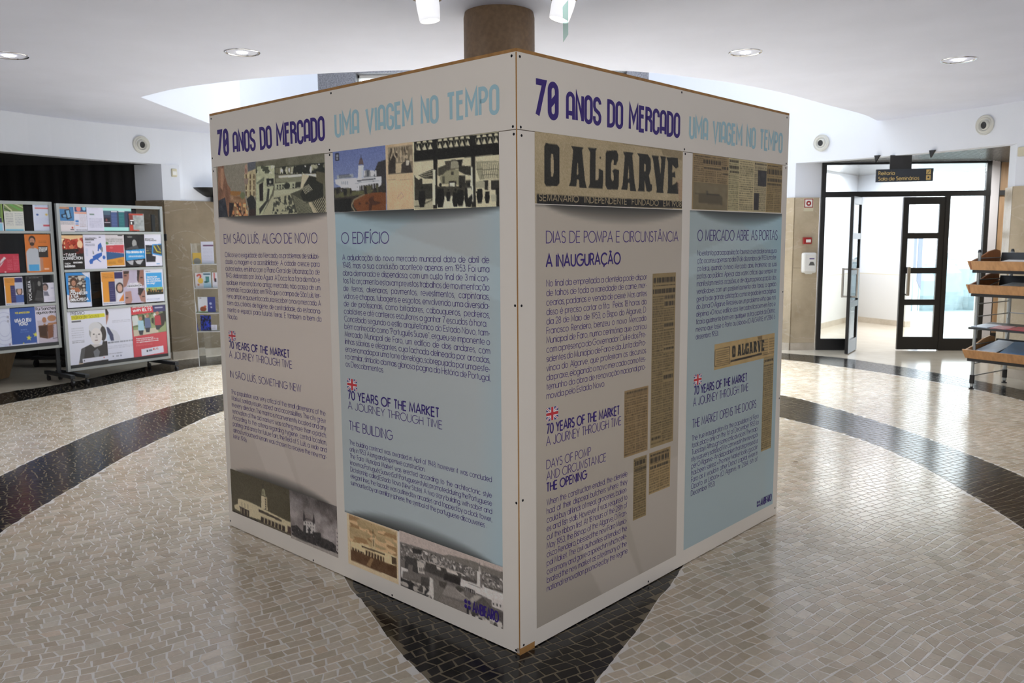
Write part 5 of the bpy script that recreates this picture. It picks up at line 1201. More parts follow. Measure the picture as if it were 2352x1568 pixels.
block(FL, low['L'], 1.147, 2.066, 1.504, 1.021, ["A adjudicação do novo mercado municipal data de abril de", "1948, mas a sua conclusão acontece apenas em 1953. Foi uma", "obra demorada e dispendiosa, com um custo final de 3 mil con-", "tos. No orçamento estavam previstos trabalhos de movimentação", "de terras, alvenarias, pavimentos, revestimentos, carpintarias,", "vidros e chapas, tubagens e esgotos, envolvendo uma diversida-", "de de profissionais, como britadores, cabouqueiros, pedreiros,", "calafates e até canteiros escultores a ganhar 7 escudos à hora.|", "Concebido segundo o estilo arquitetónico do Estado Novo, tam-", "bém conhecido como \"Português Suave\", ergueu-se imponente o", "Mercado Municipal de Faro, um edifício de dois andares, com", "linhas sóbrias e elegantes, cuja fachada delineada por arcadas,", "era encimada por uma torre de relógio, sobrepujada por uma esfe-", "ra armilar, símbolo da mais gloriosa página da História de Portugal,", "os Descobrimentos."], kx=.70)
block(FL, low['L'], 1.157, 2.068, .659, .468, ["The building contract was awarded in April of 1948, however it was concluded", "only in 1953. A long and expensive construction.|", "The Faro Municipal Market was erected according to the architectonic style", "known as Português Suave (Soft Portuguese style), promoted during the Portuguese", "Dictatorship called Estado Novo (New State). A two story building, with sober and", "elegant lines, the façade was outlined by arcades and topped by a clock tower,", "surmounted by an armillary sphere, the symbol of the portuguese discouveries ."], kx=.62, h=.022)
block(FR, low['R'], .160, .838, 1.413, .980, ["No final da empreitada a clientela pode dispor", "de talhos de toda a variedade de carne, mer-", "cearias, padarias e venda de peixe. Mas antes", "disso é preciso cortar a fita.  Pelas 18 horas do", "dia 28 de Maio de 1953, o Bispo do Algarve, D.", "Francisco Rendeiro, benzeu o novo Mercado", "Municipal de Faro, numa cerimónia que contou", "com a presença do Governador Civil e dos Pre-", "sidentes do Município de Faro e da Junta da Pro-", "víncia do Algarve, que proferiram os discursos", "da praxe, elogiando o novo mercado como tes-", "temunho da obra de renovação nacional pro-", "movida pelo Estado Novo."], kx=.70)
block(FR, low['R'], .160, .705, .557, .205, ["When the construction ended, the clientele", "had at their disposal butchers where they", "could buy all kinds of meat, groceries, bakeri-", "es and fish stalls. However it was required to", "cut the ribbon first. At 18 hours of the 28th of", "May 1953, the Bishop of the Algarve, D. Fran-", "cisco Rendeiro, blessed the new Faro Munici-", "pal Maket. The civil authorities attended the", "ceremony and gave a speech in which cele-", "brated the new market as a testimony of the", "national renovation promoted by the regime."], kx=.62, h=.025)
block(FR, low['R'], 1.264, 2.108, 1.508, 1.108, ["No entanto, para a população farense, a verdadeira inaugura-", "ção ocorreu apenas no dia 01 de dezembro de 1953 (uma ter-", "ça-feira), quando o novo Mercado abriu finalmente as suas", "portas ao público. Apesar das vozes críticas que sempre se", "manifestam nestas ocasiões, e de alguma preocupação dos", "vendedores com um possível aumento das taxas, a opinião", "geral foi de grande satisfação, como se podia ler nas páginas", "do Jornal O Algarve. Resolveu-se um problema velho que nos", "deprimia. «O novo edifício dos Mercados fica bem em Faro e", "ficaria igualmente bem em qualquer outra capital de Distrito,", "mesmo que fosse o Porto ou Lisboa.» (O ALGARVE, nº 2384, 6", "dezembro 1953)."], kx=.72)
block(FR, low['R'], 1.248, 1.946, .613, .338, ["The true inauguration for the population of Faro", "took place only on the 1st of December 1953 (a", "Tuesday). Although some critical voices. The majo-", "rity was very satisfied. We can read in the newspa-", "per O Algarve: An old problem that depressed us", "has been solved. «The new Market looks good in", "Faro as it would in other District capital, even in", "Oporto or Lisbon.» (O Algarve, nr. 2384, 6th of", "December 1953)."], kx=.66, h=.026)
# sponsor mark: four dots and the word
def mark(F_, par, u0, u1, z, h):
    T = Text(F_, D_TX + .0003)
    for a, b in ((0, 0), (1, 0), (0, 1), (1, 1)): T.disc(u0 + h * .22 + a * h * .52, z + h * .22 + b * h * .52, h * .22, 6)
    T.line('AMBIFARO', u0 + h * 1.25, z - h * .05, h * 1.05, .17, width=u1 - u0 - h * 1.25, G=GH, gap=.2); T.build(M['ink_b'], par, 'printed_mark')
mark(FL, low['L'], 1.905, 2.098, .100, .040); mark(FR, low['R'], 1.957, 2.136, .105, .036)
# ------------------------------------------------------------------ the column inside the cube
cyl = MB(); cyl.lathe((-.07, 5.66, 0), (0, 0, 1), [(.232, 0), (.232, 3.02), (.222, ZC + .01)], 40)
cyl.build('column', M['column'], smooth=True, label='round brown stone column rising out of the exhibition cube to the ceiling', category='column')

# ------------------------------------------------------------------ mobile poster boards
def display_board(A, B, zb, zt, rails, label, feet, clear=None):
    A = np.array(A); B = np.array(B); F_ = Frame(A, B - A); L = float(np.hypot(*(B - A)))
    t = empty('display_board', (*(A + B) / 2, 0), label, 'board', 'mobile poster boards')
    m_ = MB(); fw = .035
    for u in (0, L - fw): m_.fbox(F_, u, u + fw, zb, zt, -.03, .015)
    for z in (zb, zt - fw): m_.fbox(F_, fw, L - fw, z, z + fw, -.03, .015)
    m_.build('frame', M['alu'], t, bevel=.003)
    for z in rails: MB().fbox(F_, fw, L - fw, z - .014, z + .014, -.012, .022).build('rail', M['alu'], t, bevel=.003)
    zs = [zb + fw] + sorted(rails) + [zt - fw]
    for z0, z1 in zip(zs[:-1], zs[1:]): MB().fbox(F_, fw, L - fw, z0 + .014, z1 - .014, -.006, -.003).build('acrylic_pane', M['acryl'], t)
    MB().fbox(F_, fw, L - fw, zb + fw, zb + fw + .035, -.002, .02).build('bottom_lip', M['alu_d'], t)
    for u in feet:
        p = F_.pt(u, 0, -.035); q = F_.n
        m_ = MB(); m_.fbox(F_, u - .02, u + .02, .10, zt - .1, -.055, -.03); m_.build('leg', M['alu_d'], t)
        m_ = MB(); m_.fbox(F_, u - .025, u + .025, .075, .115, -.36, .29); m_.build('foot_bar', M['alu_d'], t, bevel=.003)
        for d in (-.33, .26):
            c = F_.pt(u, 0, d); m_ = MB()
            m_.bar(c + np.array([0, 0, .078]), c + np.array([0, 0, .05]), .012, 8); m_.bar(c + F_.n * .02 + F_.ex * .012 + np.array([0, 0, .028]), c + F_.n * .02 - F_.ex * .012 + np.array([0, 0, .028]), .028, 16)
            m_.build('caster', M['blackp'], t)
    return F_, t, L
# board 1 stands at the recess, its lower edge near the floor
TL1, BR1 = ray(127, 467), None
def col_point(px, py, D): 
    d = ray(px, py); return (EYEP + d * (D / d[1]))
a1 = col_point(141, 660, 9.36)[:2]; b1 = col_point(381, 650, 10.42)[:2]
FB1 = Frame(a1, b1 - a1)
def zof(F_, px, py): return F_.uv(px, py)[1]
zb1 = (zof(FB1, 157, 855) + zof(FB1, 386, 822)) / 2; zt1 = (zof(FB1, 127, 467) + zof(FB1, 366, 474)) / 2
r1 = [np.mean([zof(FB1, 140, 536), zof(FB1, 372, 534)]), np.mean([zof(FB1, 145, 624), zof(FB1, 376, 613)]), np.mean([zof(FB1, 152, 713), zof(FB1, 382, 696)])]
FB1, bd1, L1 = display_board(a1, b1, zb1, zt1, [float(x) for x in r1], 'aluminium framed poster board on castors, the one nearer the marble wall', (.07, float(np.hypot(*(b1 - a1))) - .10))
b2 = col_point(130, 640, 9.38)[:2]; a2v = col_point(0, 640, 8.92)[:2]; dd = (b2 - a2v) / np.linalg.norm(b2 - a2v); a2 = b2 - dd * 1.3
FB2 = Frame(a2, dd)
zb2 = (zof(FB2, 143, 797) + zof(FB2, 4, 812)) / 2; zt2 = (zof(FB2, 116, 463) + zof(FB2, 2, 461)) / 2
r2 = [np.mean([zof(FB2, 122, 533), zof(FB2, 2, 533)]), np.mean([zof(FB2, 128, 627), zof(FB2, 2, 631)]), np.mean([zof(FB2, 133, 696), zof(FB2, 2, 706)])]
FB2, bd2, L2 = display_board(a2, b2, zb2, zt2, [float(x) for x in r2], 'aluminium framed poster board on tall dark legs, the one cut off by the picture edge', (.10, 1.27))
PK = .80
MP, MQ, MR = (100, 440, 6.533), (100, 660, 6.532), (0, 440, 3.408)
WH = (206, 206, 222)
_pn = [0]
def poster(F_, crop, x0, x1, yt, yb, label, draw, name='poster', bg=WH, res=.0055, group='posters', d=None, texts=(), cat='poster'):
    """upright sheet standing on a rail: x0,x1 its sides at mid height, yt,yb its top and bottom, all in crop coordinates"""
    k = crop[2]; xm = (x0 + x1) / 2; ym = (yt + yb) / 2
    u0 = F_.uv(crop[0] + x0 / k, crop[1] + ym / k)[0]; u1 = F_.uv(crop[0] + x1 / k, crop[1] + ym / k)[0]
    z1 = F_.uv(crop[0] + xm / k, crop[1] + yt / k)[1]; z0 = F_.uv(crop[0] + xm / k, crop[1] + yb / k)[1]
    _pn[0] += 1; d = .001 + (_pn[0] % 4) * .0022 if d is None else d
    t = empty(name, F_.pt((u0 + u1) / 2, z0, d), label, cat, group)
    MB().fbox(F_, u0, u1, z0, z1, d, d + .0008).build('sheet', M['paper'], t)
    p = Pic(F_, u0, u1, z0, z1, res, bg, crop); draw(p); p.a = p.a * .87 + .13 * (p.a.mean(2, keepdims=True) * .6 + 62); p.build(t, d + .0011, 'print', PK, mat=M['print_g'])  # grey mixed into the print as a painted veil of pane reflection
    if texts:
        for s, xa, xb, yb_, hh, ink, bold in texts:
            ua, za = F_.uv(crop[0] + xa / k, crop[1] + yb_ / k); ub, _ = F_.uv(crop[0] + xb / k, crop[1] + yb_ / k); z2 = F_.uv(crop[0] + xa / k, crop[1] + (yb_ - hh) / k)[1]
            words(F_, t, s, ua, za, z2 - za, bold, ub - ua, M[ink], d + .0017, G=GL, gap=.2, space=.34)
    return t
M['paper'] = mat('white_paper', (.78, .78, .8), .5)
def head_(p, x, y, r, skin, hair, hr=1.25):
    p.ell(x, y - r * .25, r * hr * .85, r * hr * 1.05, hair); p.ell(x, y + r * .08, r * .72, r * .95, skin)
    p.ell(x - r * .28, y - r * .02, r * .13, r * .07, (50, 40, 40)); p.ell(x + r * .28, y - r * .02, r * .13, r * .07, (50, 40, 40)); p.ell(x, y + r * .55, r * .26, r * .08, (140, 80, 70)); p.poly([(x - r * .06, y), (x + r * .08, y), (x + r * .14, y + r * .3), (x - r * .08, y + r * .3)], tuple(c * .9 for c in skin))
G1, G2, G3, G4 = 'posters in the top row of the board nearer the wall', 'posters in the second row of the board nearer the wall', 'posters in the third row of the board nearer the wall', 'posters in the bottom row of the board nearer the wall'
def d(p):
    p.poly([(215, 235), (455, 225), (455, 440), (232, 438)], (62, 120, 176)); p.rect(215, 228, 380, 262, (186, 128, 92))
    p.poly([(262, 345), (315, 330), (310, 275), (385, 262), (418, 395), (352, 420), (330, 385), (272, 392)], (24, 28, 44)); p.poly([(285, 352), (330, 342), (340, 385), (290, 380)], (96, 150, 196)); p.poly([(330, 285), (378, 276), (400, 385), (360, 398)], (110, 160, 200)); p.greek(.08, .60, .95, .72, 5, (120, 120, 130), 3); p.ell(430, 540, 14, 14, (190, 70, 60)); p.rect(400, 560, 455, 575, (70, 70, 80))
poster(FB1, MP, 213, 456, 215, 602, 'poster with a black arrow shape on blue, at the start of the top row', d, bg=(214, 204, 208), group=G1)
def d(p):
    p.rect(456, 215, 640, 305, (52, 66, 110)); p.ell(520, 258, 34, 42, (220, 120, 116)); p.ell(600, 255, 26, 32, (120, 190, 220)); p.rect(458, 308, 640, 330, (214, 130, 96)); p.rect(475, 425, 525, 462, (62, 120, 190)); p.rect(475, 474, 525, 492, (62, 120, 190)); p.rect(475, 498, 525, 512, (210, 120, 70)); p.greek(.40, .32, .92, .85, 9, (160, 140, 150), 4, .4); p.greek(.1, .93, .95, .97, 1, (80, 80, 90), 5)
poster(FB1, MP, 456, 646, 215, 595, 'narrow leaflet with navy header and orange line in the top row', d, group=G1)
def d(p): p.rect(685, 330, 755, 350, (90, 120, 110)); p.greek(.12, .5, .92, .88, 8, (140, 140, 168), 5, .4); p.greek(.12, .08, .7, .14, 2, (150, 150, 180), 6)
poster(FB1, MP, 647, 895, 215, 590, 'plain white typed letter sheet in the top row of the board', d, group=G1, bg=(204, 204, 226))
def d(p):
    p.rect(888, 285, 1325, 535, (52, 60, 84)); p.rect(1010, 310, 1110, 528, (66, 84, 136)); p.rect(1120, 310, 1220, 528, (36, 104, 112)); p.rect(900, 390, 1005, 530, (36, 34, 44)); p.rect(900, 288, 1000, 350, (70, 96, 116)); p.ell(945, 425, 16, 20, (120, 60, 60)); p.rect(1010, 292, 1100, 308, (200, 200, 214)); p.rect(1120, 292, 1212, 308, (200, 206, 214)); p.greek(.30, .35, .48, .78, 9, (120, 130, 180), 6, .35, .4); p.greek(.56, .35, .72, .78, 9, (90, 160, 160), 7, .35, .4); p.rect(915, 458, 1000, 468, (200, 190, 200))
poster(FB1, MP, 888, 1320, 225, 588, 'mint green sheet with a dark strip of navy and teal pages', d, bg=(160, 222, 216), group=G1)
def d(p): p.noise(30, (9, 7), 6); p.rect(1270, 335, 1345, 590, (120, 50, 44)); p.poly([(1262, 330), (1480, 335), (1480, 358), (1265, 352)], (180, 60, 44)); p.rect(1280, 420, 1350, 495, (40, 36, 40)); p.rect(1285, 500, 1340, 590, (190, 60, 40)); p.rect(1290, 426, 1345, 440, (220, 220, 220)); p.rect(1300, 455, 1320, 490, (220, 220, 220)); p.rect(1340, 572, 1430, 585, (190, 60, 40))
poster(FB1, MP, 1275, 1500, 330, 588, 'small red and grey magazine cover at the end of the top row', d, bg=(150, 156, 156), group=G1, d=.012)
def d(p):
    p.rect(230, 655, 610, 880, (170, 52, 34)); mk = p.mask([(228, 655), (600, 655), (605, 880), (250, 900)]); p.specks(mk, [(220, 170, 120), (200, 80, 50), (110, 24, 18), (232, 200, 160)], (9, 11), 5, .5); p.noise(30, (9, 12), 9, mk)
    p.poly([(228, 650), (590, 650), (580, 690), (420, 720), (240, 690)], (222, 184, 136)); p.ell(420, 835, 30, 40, (200, 110, 70)); p.ell(540, 790, 40, 60, (226, 190, 150)); p.poly([(240, 870), (606, 850), (612, 1190), (275, 1190)], (22, 19, 20)); p.specks(p.mask([(240, 850), (606, 830), (608, 930), (250, 950)]), [(90, 24, 18)], (7, 8), 8, .55)
poster(FB1, MP, 255, 600, 656, 1185, 'concert poster with red flames over black, first in the second row', d, group=G2, bg=(24, 20, 22), res=.0045, texts=[('TWIST', 330, 490, 972, 42, 'ink_w', .2), ('CONNECTION', 288, 580, 1022, 40, 'ink_w', .2), ('THE', 298, 322, 950, 12, 'ink_w', .2), ('1 NOV', 315, 400, 1092, 22, 'ink_w', .22), ('SALA DE ESPETACULOS', 315, 470, 1135, 26, 'ink_w', .22), ('COM OS CONVIDADOS', 445, 580, 1075, 20, 'ink_w', .22)])
def d(p):
    b = (44, 92, 180)
    p.poly([(680, 1040), (700, 1010), (735, 1000), (730, 970), (800, 930), (870, 910), (870, 960), (810, 1010), (860, 1050), (850, 1056), (790, 1015), (740, 1040), (730, 1080), (695, 1085)], b); p.poly([(805, 890), (810, 800), (850, 765), (870, 820), (850, 880), (830, 850), (820, 895)], b); p.ell(900, 985, 22, 28, b); p.poly([(850, 840), (880, 830), (885, 900), (860, 905)], (120, 120, 130)); p.poly([(730, 880), (745, 900), (755, 940), (735, 935)], (120, 124, 134)); p.greek(.08, .26, .5, .33, 3, (120, 124, 150), 3); p.greek(.08, .40, .18, .62, 6, (160, 180, 210), 4); p.rect(820, 680, 850, 690, (50, 60, 90))
poster(FB1, MP, 600, 935, 645, 1165, 'white poster with a map of blue European countries', d, group=G2, bg=(208, 206, 226), res=.0045, texts=[('NOVA AGENDA PARA A', 615, 785, 706, 15, 'ink_k', .24), ('UNIVERSIDADE EUROPEIA', 615, 752, 730, 15, 'ink_k', .24), ('CONCURSO', 618, 705, 765, 14, 'ink_k', .24)])
def d(p):
    p.poly([(930, 805), (1200, 800), (1205, 920), (935, 900)], (192, 62, 72)); p.poly([(935, 900), (1205, 925), (1208, 975), (945, 1025)], (42, 84, 134)); p.poly([(945, 1025), (1210, 975), (1218, 1100), (950, 1112)], (208, 140, 44)); p.ell(1015, 840, 26, 16, (206, 90, 96)); p.greek(.12, .84, .5, .92, 2, (150, 96, 30), 3); p.ell(1150, 1040, 40, 30, (190, 122, 40)); p.greek(.05, .10, .95, .30, 4, (60, 60, 50), 6, .35, .9); p.ell(950, 775, 25, 20, (90, 130, 80)); p.rect(1110, 655, 1180, 668, (40, 36, 36))
poster(FB1, MP, 928, 1215, 648, 1125, 'poster with slanted red, blue and orange stripes in the second row', d, group=G2, bg=(206, 200, 206))
def d(p):
    p.noise(14, (7, 8), 8); p.ell(1360, 780, 34, 60, (150, 150, 150)); p.poly([(1240, 850), (1400, 800), (1430, 860), (1240, 870)], (70, 70, 74)); p.ell(1290, 680, 40, 14, (110, 110, 110)); p.poly([(1225, 880), (1520, 855), (1525, 1000), (1235, 1035)], (38, 140, 208)); p.poly([(1245, 1040), (1350, 1030), (1340, 1100), (1300, 1090)], (170, 170, 176)); p.poly([(1370, 1035), (1495, 1020), (1450, 1090), (1400, 1080)], (176, 176, 180)); p.greek(.12, .66, .92, .72, 2, (220, 230, 240), 4, .5, .8)
poster(FB1, MP, 1225, 1520, 645, 1120, 'black poster crossed by a bright blue band in the second row', d, group=G2, bg=(26, 26, 30), texts=[('Não desistas de ti', 1240, 1500, 922, 34, 'ink_w', .22), ('SERVIÇOS DE APOIO', 1285, 1480, 976, 14, 'ink_w', .22)])
def d(p):
    p.poly([(1525, 800), (1635, 805), (1630, 960), (1680, 970), (1675, 1050), (1540, 1055)], (34, 34, 40)); p.poly([(1625, 790), (1770, 780), (1770, 965), (1620, 935)], (42, 130, 200)); p.poly([(1645, 805), (1760, 796), (1765, 945), (1640, 920)], (66, 66, 64)); p.line([(1650, 810), (1700, 900), (1760, 910)], 16, (196, 180, 40)); p.line([(1700, 800), (1750, 880)], 10, (196, 180, 40)); p.rect(1540, 880, 1575, 892, (170, 160, 60)); p.rect(1532, 915, 1605, 926, (170, 160, 60)); p.greek(.1, .42, .38, .55, 4, (110, 110, 110), 4); p.rect(1690, 1075, 1740, 1085, (100, 150, 200))
poster(FB1, MP, 1518, 1778, 636, 1115, 'white cycling poster with black and blue slanted panels', d, group=G2, bg=(208, 208, 224), texts=[('BICICLETAS', 1520, 1645, 718, 18, 'ink_k', .22), ('PARTILHADAS', 1520, 1685, 742, 18, 'ink_k', .22)])
M['ink_db'] = mat('blue_ink', (.05, .2, .6), .5)
def d(p):
    p.poly([(325, 1210), (660, 1210), (690, 1330), (700, 1560), (712, 1720), (600, 1640), (340, 1540), (325, 1300)], (40, 128, 204)); p.poly([(560, 1208), (665, 1212), (670, 1290), (600, 1250)], (206, 210, 226)); p.rect(362, 1262, 625, 1640, (92, 76, 66)); p.specks(p.mask([(365, 1270), (625, 1262), (630, 1500), (370, 1500)]), [(170, 160, 150), (60, 50, 46), (196, 186, 174)], (10, 7), 4, .45); p.line([(365, 1300), (625, 1290)], 10, (190, 186, 180)); p.line([(480, 1380), (630, 1372)], 10, (190, 186, 180)); head_(p, 445, 1370, 44, (176, 124, 96), (70, 44, 30), 1.5); p.poly([(390, 1500), (420, 1440), (520, 1440), (550, 1500), (545, 1620), (380, 1620)], (170, 96, 56)); p.poly([(395, 1470), (640, 1540), (650, 1660), (400, 1660)], (30, 28, 28), .6)
    p.rect(366, 1672, 712, 1760, (206, 208, 224))
poster(FB1, MP, 340, 705, 1212, 1735, 'curled blue library poster with a woman before bookshelves, first in the third row', d, group=G3, bg=(206, 208, 224), res=.0045, texts=[('VEM', 398, 462, 1506, 34, 'ink_w', .26), ('CONHECER', 398, 650, 1548, 36, 'ink_w', .26), ('A TUA', 402, 520, 1594, 34, 'ink_w', .26), ('BIBLIOTECA', 404, 668, 1642, 36, 'ink_w', .26)])
def orange(p, o=0, s=1):
    q = lambda x, y: (x, y)
    p.a[:] = (206, 204, 214); sp = lambda u0, v0, u1, v1, c, al=1: p.paint((p.U >= u0) & (p.U <= u1) & (p.Vv >= v0) & (p.Vv <= v1), c, al)
    sp(.02, .02, .58, .30, (214, 138, 48)); sp(.58, .03, .98, .22, (44, 42, 92)); sp(.05, .30, .32, .90, (216, 140, 40)); sp(.32, .30, .58, .90, (42, 40, 92)); sp(.58, .22, .98, .90, (190, 186, 196))
    p.paint(((p.U - .78) / .17) ** 2 + ((p.Vv - .50) / .16) ** 2 < 1, (56, 44, 44)); p.paint(((p.U - .78) / .11) ** 2 + ((p.Vv - .51) / .12) ** 2 < 1, (190, 148, 130)); p.paint((p.U > .64) & (p.Vv > .66) & (p.Vv < .90) & (np.abs(p.U - .78) < .06 + (p.Vv - .6) * .7), (206, 206, 222)); p.paint((p.U > .70 + (.9 - p.Vv) * 1.0) & (p.Vv > .66) & (p.Vv < .9), (214, 120, 36)); p.greek(.08, .08, .52, .22, 3, (150, 96, 40), 3, .4); p.greek(.35, .36, .55, .85, 8, (110, 110, 150), 4, .4, .6); p.greek(.05, .93, .95, .97, 1, (70, 90, 140), 8); sp(.74, .42, .82, .43, (60, 40, 40)); sp(.74, .60, .82, .61, (140, 80, 70))
poster(FB1, MP, 868, 1218, 1195, 1700, 'orange and navy recruitment poster with a smiling student, third row', orange, group=G3)
def d(p):
    p.noise(8, (4, 4), 5); sk = (150, 104, 92)
    p.poly([(1190, 1195), (1280, 1190), (1280, 1300), (1240, 1420), (1195, 1440)], sk); p.poly([(1400, 1180), (1495, 1175), (1505, 1400), (1470, 1420), (1410, 1380)], (140, 96, 84)); p.poly([(1400, 1180), (1440, 1180), (1420, 1360), (1400, 1330)], (46, 34, 34)); p.poly([(1225, 1500), (1310, 1490), (1330, 1620), (1290, 1740), (1225, 1700)], (166, 122, 112)); p.poly([(1420, 1500), (1530, 1470), (1530, 1660), (1460, 1640), (1430, 1560)], (158, 112, 100)); p.poly([(1415, 1440), (1510, 1450), (1450, 1560), (1415, 1540)], (44, 36, 40)); p.ell(1225, 1262, 22, 9, (60, 40, 40)); p.ell(1465, 1290, 22, 9, (50, 34, 34)); p.ell(1250, 1590, 22, 9, (70, 50, 50)); p.ell(1495, 1570, 22, 9, (60, 44, 44)); p.rect(1250, 1400, 1475, 1435, (210, 210, 222)); p.poly([(1200, 1196), (1280, 1190), (1275, 1230), (1200, 1240)], (60, 44, 40))
poster(FB1, MP, 1192, 1520, 1172, 1670, 'lilac poster with four cropped faces in the third row', d, group=G3, bg=(176, 166, 190), texts=[('NÃO À INDIFERENÇA', 1290, 1450, 1390, 18, 'ink_w', .24), ('DEMOCRACIA', 1260, 1468, 1430, 22, 'ink_k', .26)])
def d(p):
    p.rect(1530, 1222, 1775, 1445, (48, 148, 214)); p.poly([(1535, 1440), (1785, 1425), (1790, 1480), (1540, 1500)], (150, 176, 96)); p.poly([(1545, 1490), (1792, 1460), (1795, 1535), (1548, 1550)], (30, 34, 26)); p.specks(p.mask([(1545, 1455), (1785, 1440), (1790, 1500), (1548, 1510)]), [(44, 40, 30), (170, 120, 60)], (4, 16), 5, .5); p.greek(.06, .90, .75, .97, 3, (110, 120, 160), 5, .4)
poster(FB1, MP, 1515, 1800, 1160, 1650, 'white volunteer poster with a sky blue square, last in the third row', d, group=G3, bg=(208, 210, 226), texts=[('Queres fazer', 1548, 1700, 1290, 24, 'ink_w', .2), ('parte do grupo', 1548, 1740, 1322, 24, 'ink_w', .2), ('de voluntariado', 1548, 1755, 1354, 24, 'ink_w', .2), ('da UAlg?', 1548, 1670, 1388, 24, 'ink_w', .2), ('UAlg Vo', 1525, 1595, 1202, 12, 'ink_k', .2)])
def d(p):
    p.poly([(405, 425), (905, 385), (912, 440), (412, 494)], (208, 200, 36)); p.greek(.08, .30, .40, .50, 5, (150, 152, 162), 3, .3, .7); p.greek(.08, .52, .40, .58, 2, (100, 100, 110), 6, .4); p.rect(412, 505, 555, 518, (90, 90, 100))
    p.ell(790, 660, 115, 140, (150, 148, 146)); p.ell(765, 600, 95, 80, (200, 200, 204)); p.ell(885, 690, 45, 110, (60, 56, 54)); p.ell(785, 730, 85, 125, (212, 206, 204)); p.ell(745, 700, 16, 8, (70, 64, 62)); p.ell(825, 700, 16, 8, (70, 64, 62)); p.ell(785, 790, 26, 8, (120, 90, 88)); p.poly([(778, 705), (796, 705), (804, 760), (772, 760)], (186, 178, 176))
    p.poly([(700, 850), (870, 850), (880, 910), (700, 920)], (190, 184, 184)); p.poly([(560, 920), (700, 850), (760, 900), (870, 860), (880, 805), (965, 800), (975, 1110), (600, 1180), (520, 1180)], (52, 50, 52)); p.poly([(740, 960), (800, 910), (840, 960), (820, 1040), (760, 1040)], (108, 110, 118)); p.poly([(560, 930), (620, 900), (600, 1080), (530, 1160)], (80, 80, 84)); p.poly([(580, 1070), (975, 1015), (980, 1070), (585, 1130)], (208, 208, 222)); p.poly([(525, 1130), (590, 1130), (600, 1170), (520, 1190)], (180, 160, 140)); p.rect(892, 1038, 908, 1056, (180, 60, 60)); p.rect(598, 1088, 614, 1106, (60, 64, 80))
poster(FB1, MQ, 372, 945, 345, 1175, 'large white prize poster with a grey-haired woman and yellow band', d, group=G4, bg=(206, 208, 222), res=.0045, d=.010, texts=[('PRÉMIO', 402, 606, 418, 46, 'ink_k', .12), ('Maria de Sousa', 418, 825, 478, 54, 'ink_k', .05)])
def d(p):
    p.poly([(900, 310), (945, 320), (975, 400), (968, 470), (940, 560), (925, 560)], (164, 120, 108)); p.poly([(900, 300), (940, 310), (975, 380), (960, 420), (915, 400)], (48, 38, 44)); p.poly([(945, 590), (1000, 620), (1090, 650), (1140, 730), (1150, 790), (960, 800)], (196, 198, 208)); p.poly([(940, 590), (975, 600), (1040, 700), (1055, 795), (1010, 800), (960, 680)], (58, 64, 96)); p.poly([(940, 640), (985, 720), (1000, 800), (955, 800)], (190, 206, 226)); p.greek(.25, .24, .9, .30, 2, (140, 140, 156), 4, .4, .6); p.greek(.05, .64, .97, .68, 1, (80, 84, 100), 8); p.greek(.05, .72, .95, .78, 3, (140, 140, 156), 9, .4, .6); p.greek(.05, .86, .55, .88, 1, (110, 110, 126), 10); p.rect(1035, 1020, 1050, 1036, (90, 96, 110)); p.rect(1150, 1006, 1168, 1026, (90, 96, 130)); p.rect(1088, 1014, 1128, 1030, (150, 154, 170))
poster(FB1, MQ, 930, 1350, 300, 1080, 'white research poster with a half-hidden man in a striped shirt', d, group=G4, bg=(206, 208, 224), d=.004)
def d(p):
    p.poly([(1295, 290), (1625, 258), (1640, 375), (1310, 415)], (200, 50, 62)); p.poly([(1620, 258), (1815, 235), (1825, 360), (1645, 380)], (50, 50, 100)); p.rect(1660, 296, 1780, 306, (160, 160, 190))
    p.poly([(1310, 415), (1825, 350), (1842, 655), (1350, 735)], (96, 110, 76)); mk = p.mask([(1310, 415), (1825, 350), (1835, 560), (1330, 580)]); p.specks(mk, [(60, 76, 46), (40, 46, 36), (130, 140, 100), (196, 200, 196)], (9, 12), 5, .45); p.poly([(1320, 430), (1400, 415), (1420, 480), (1410, 560), (1335, 580)], (190, 196, 196)); p.poly([(1345, 600), (1840, 540), (1842, 650), (1350, 735)], (132, 146, 100)); p.poly([(1345, 640), (1700, 600), (1720, 670), (1350, 735)], (186, 176, 156)); p.poly([(1690, 420), (1770, 380), (1830, 440), (1800, 560), (1700, 640)], (48, 40, 38))
    for x, y, c in ((1465, 600, (150, 190, 206)), (1565, 560, (84, 100, 136)), (1715, 520, (170, 44, 60))):
        p.ell(x - 15, y - 135, 24, 28, (170, 110, 90)); p.poly([(x - 55, y - 100), (x + 25, y - 105), (x + 45, y + 40), (x - 50, y + 50)], c); p.poly([(x - 45, y + 45), (x + 30, y + 40), (x + 20, y + 110), (x - 30, y + 110)], (46, 48, 60))
    p.poly([(1350, 735), (1842, 655), (1866, 955), (1385, 1045)], (196, 56, 70)); p.poly([(1460, 925), (1790, 868), (1798, 968), (1470, 1028)], (208, 208, 222)); p.rect(1540, 935, 1565, 962, (60, 66, 80)); p.rect(1575, 930, 1625, 950, (110, 116, 134)); p.greek(.08, .76, .55, .80, 2, (220, 130, 136), 8, .4, .8)
M['ink_r'] = mat('red_ink', (.6, .05, .05), .5)
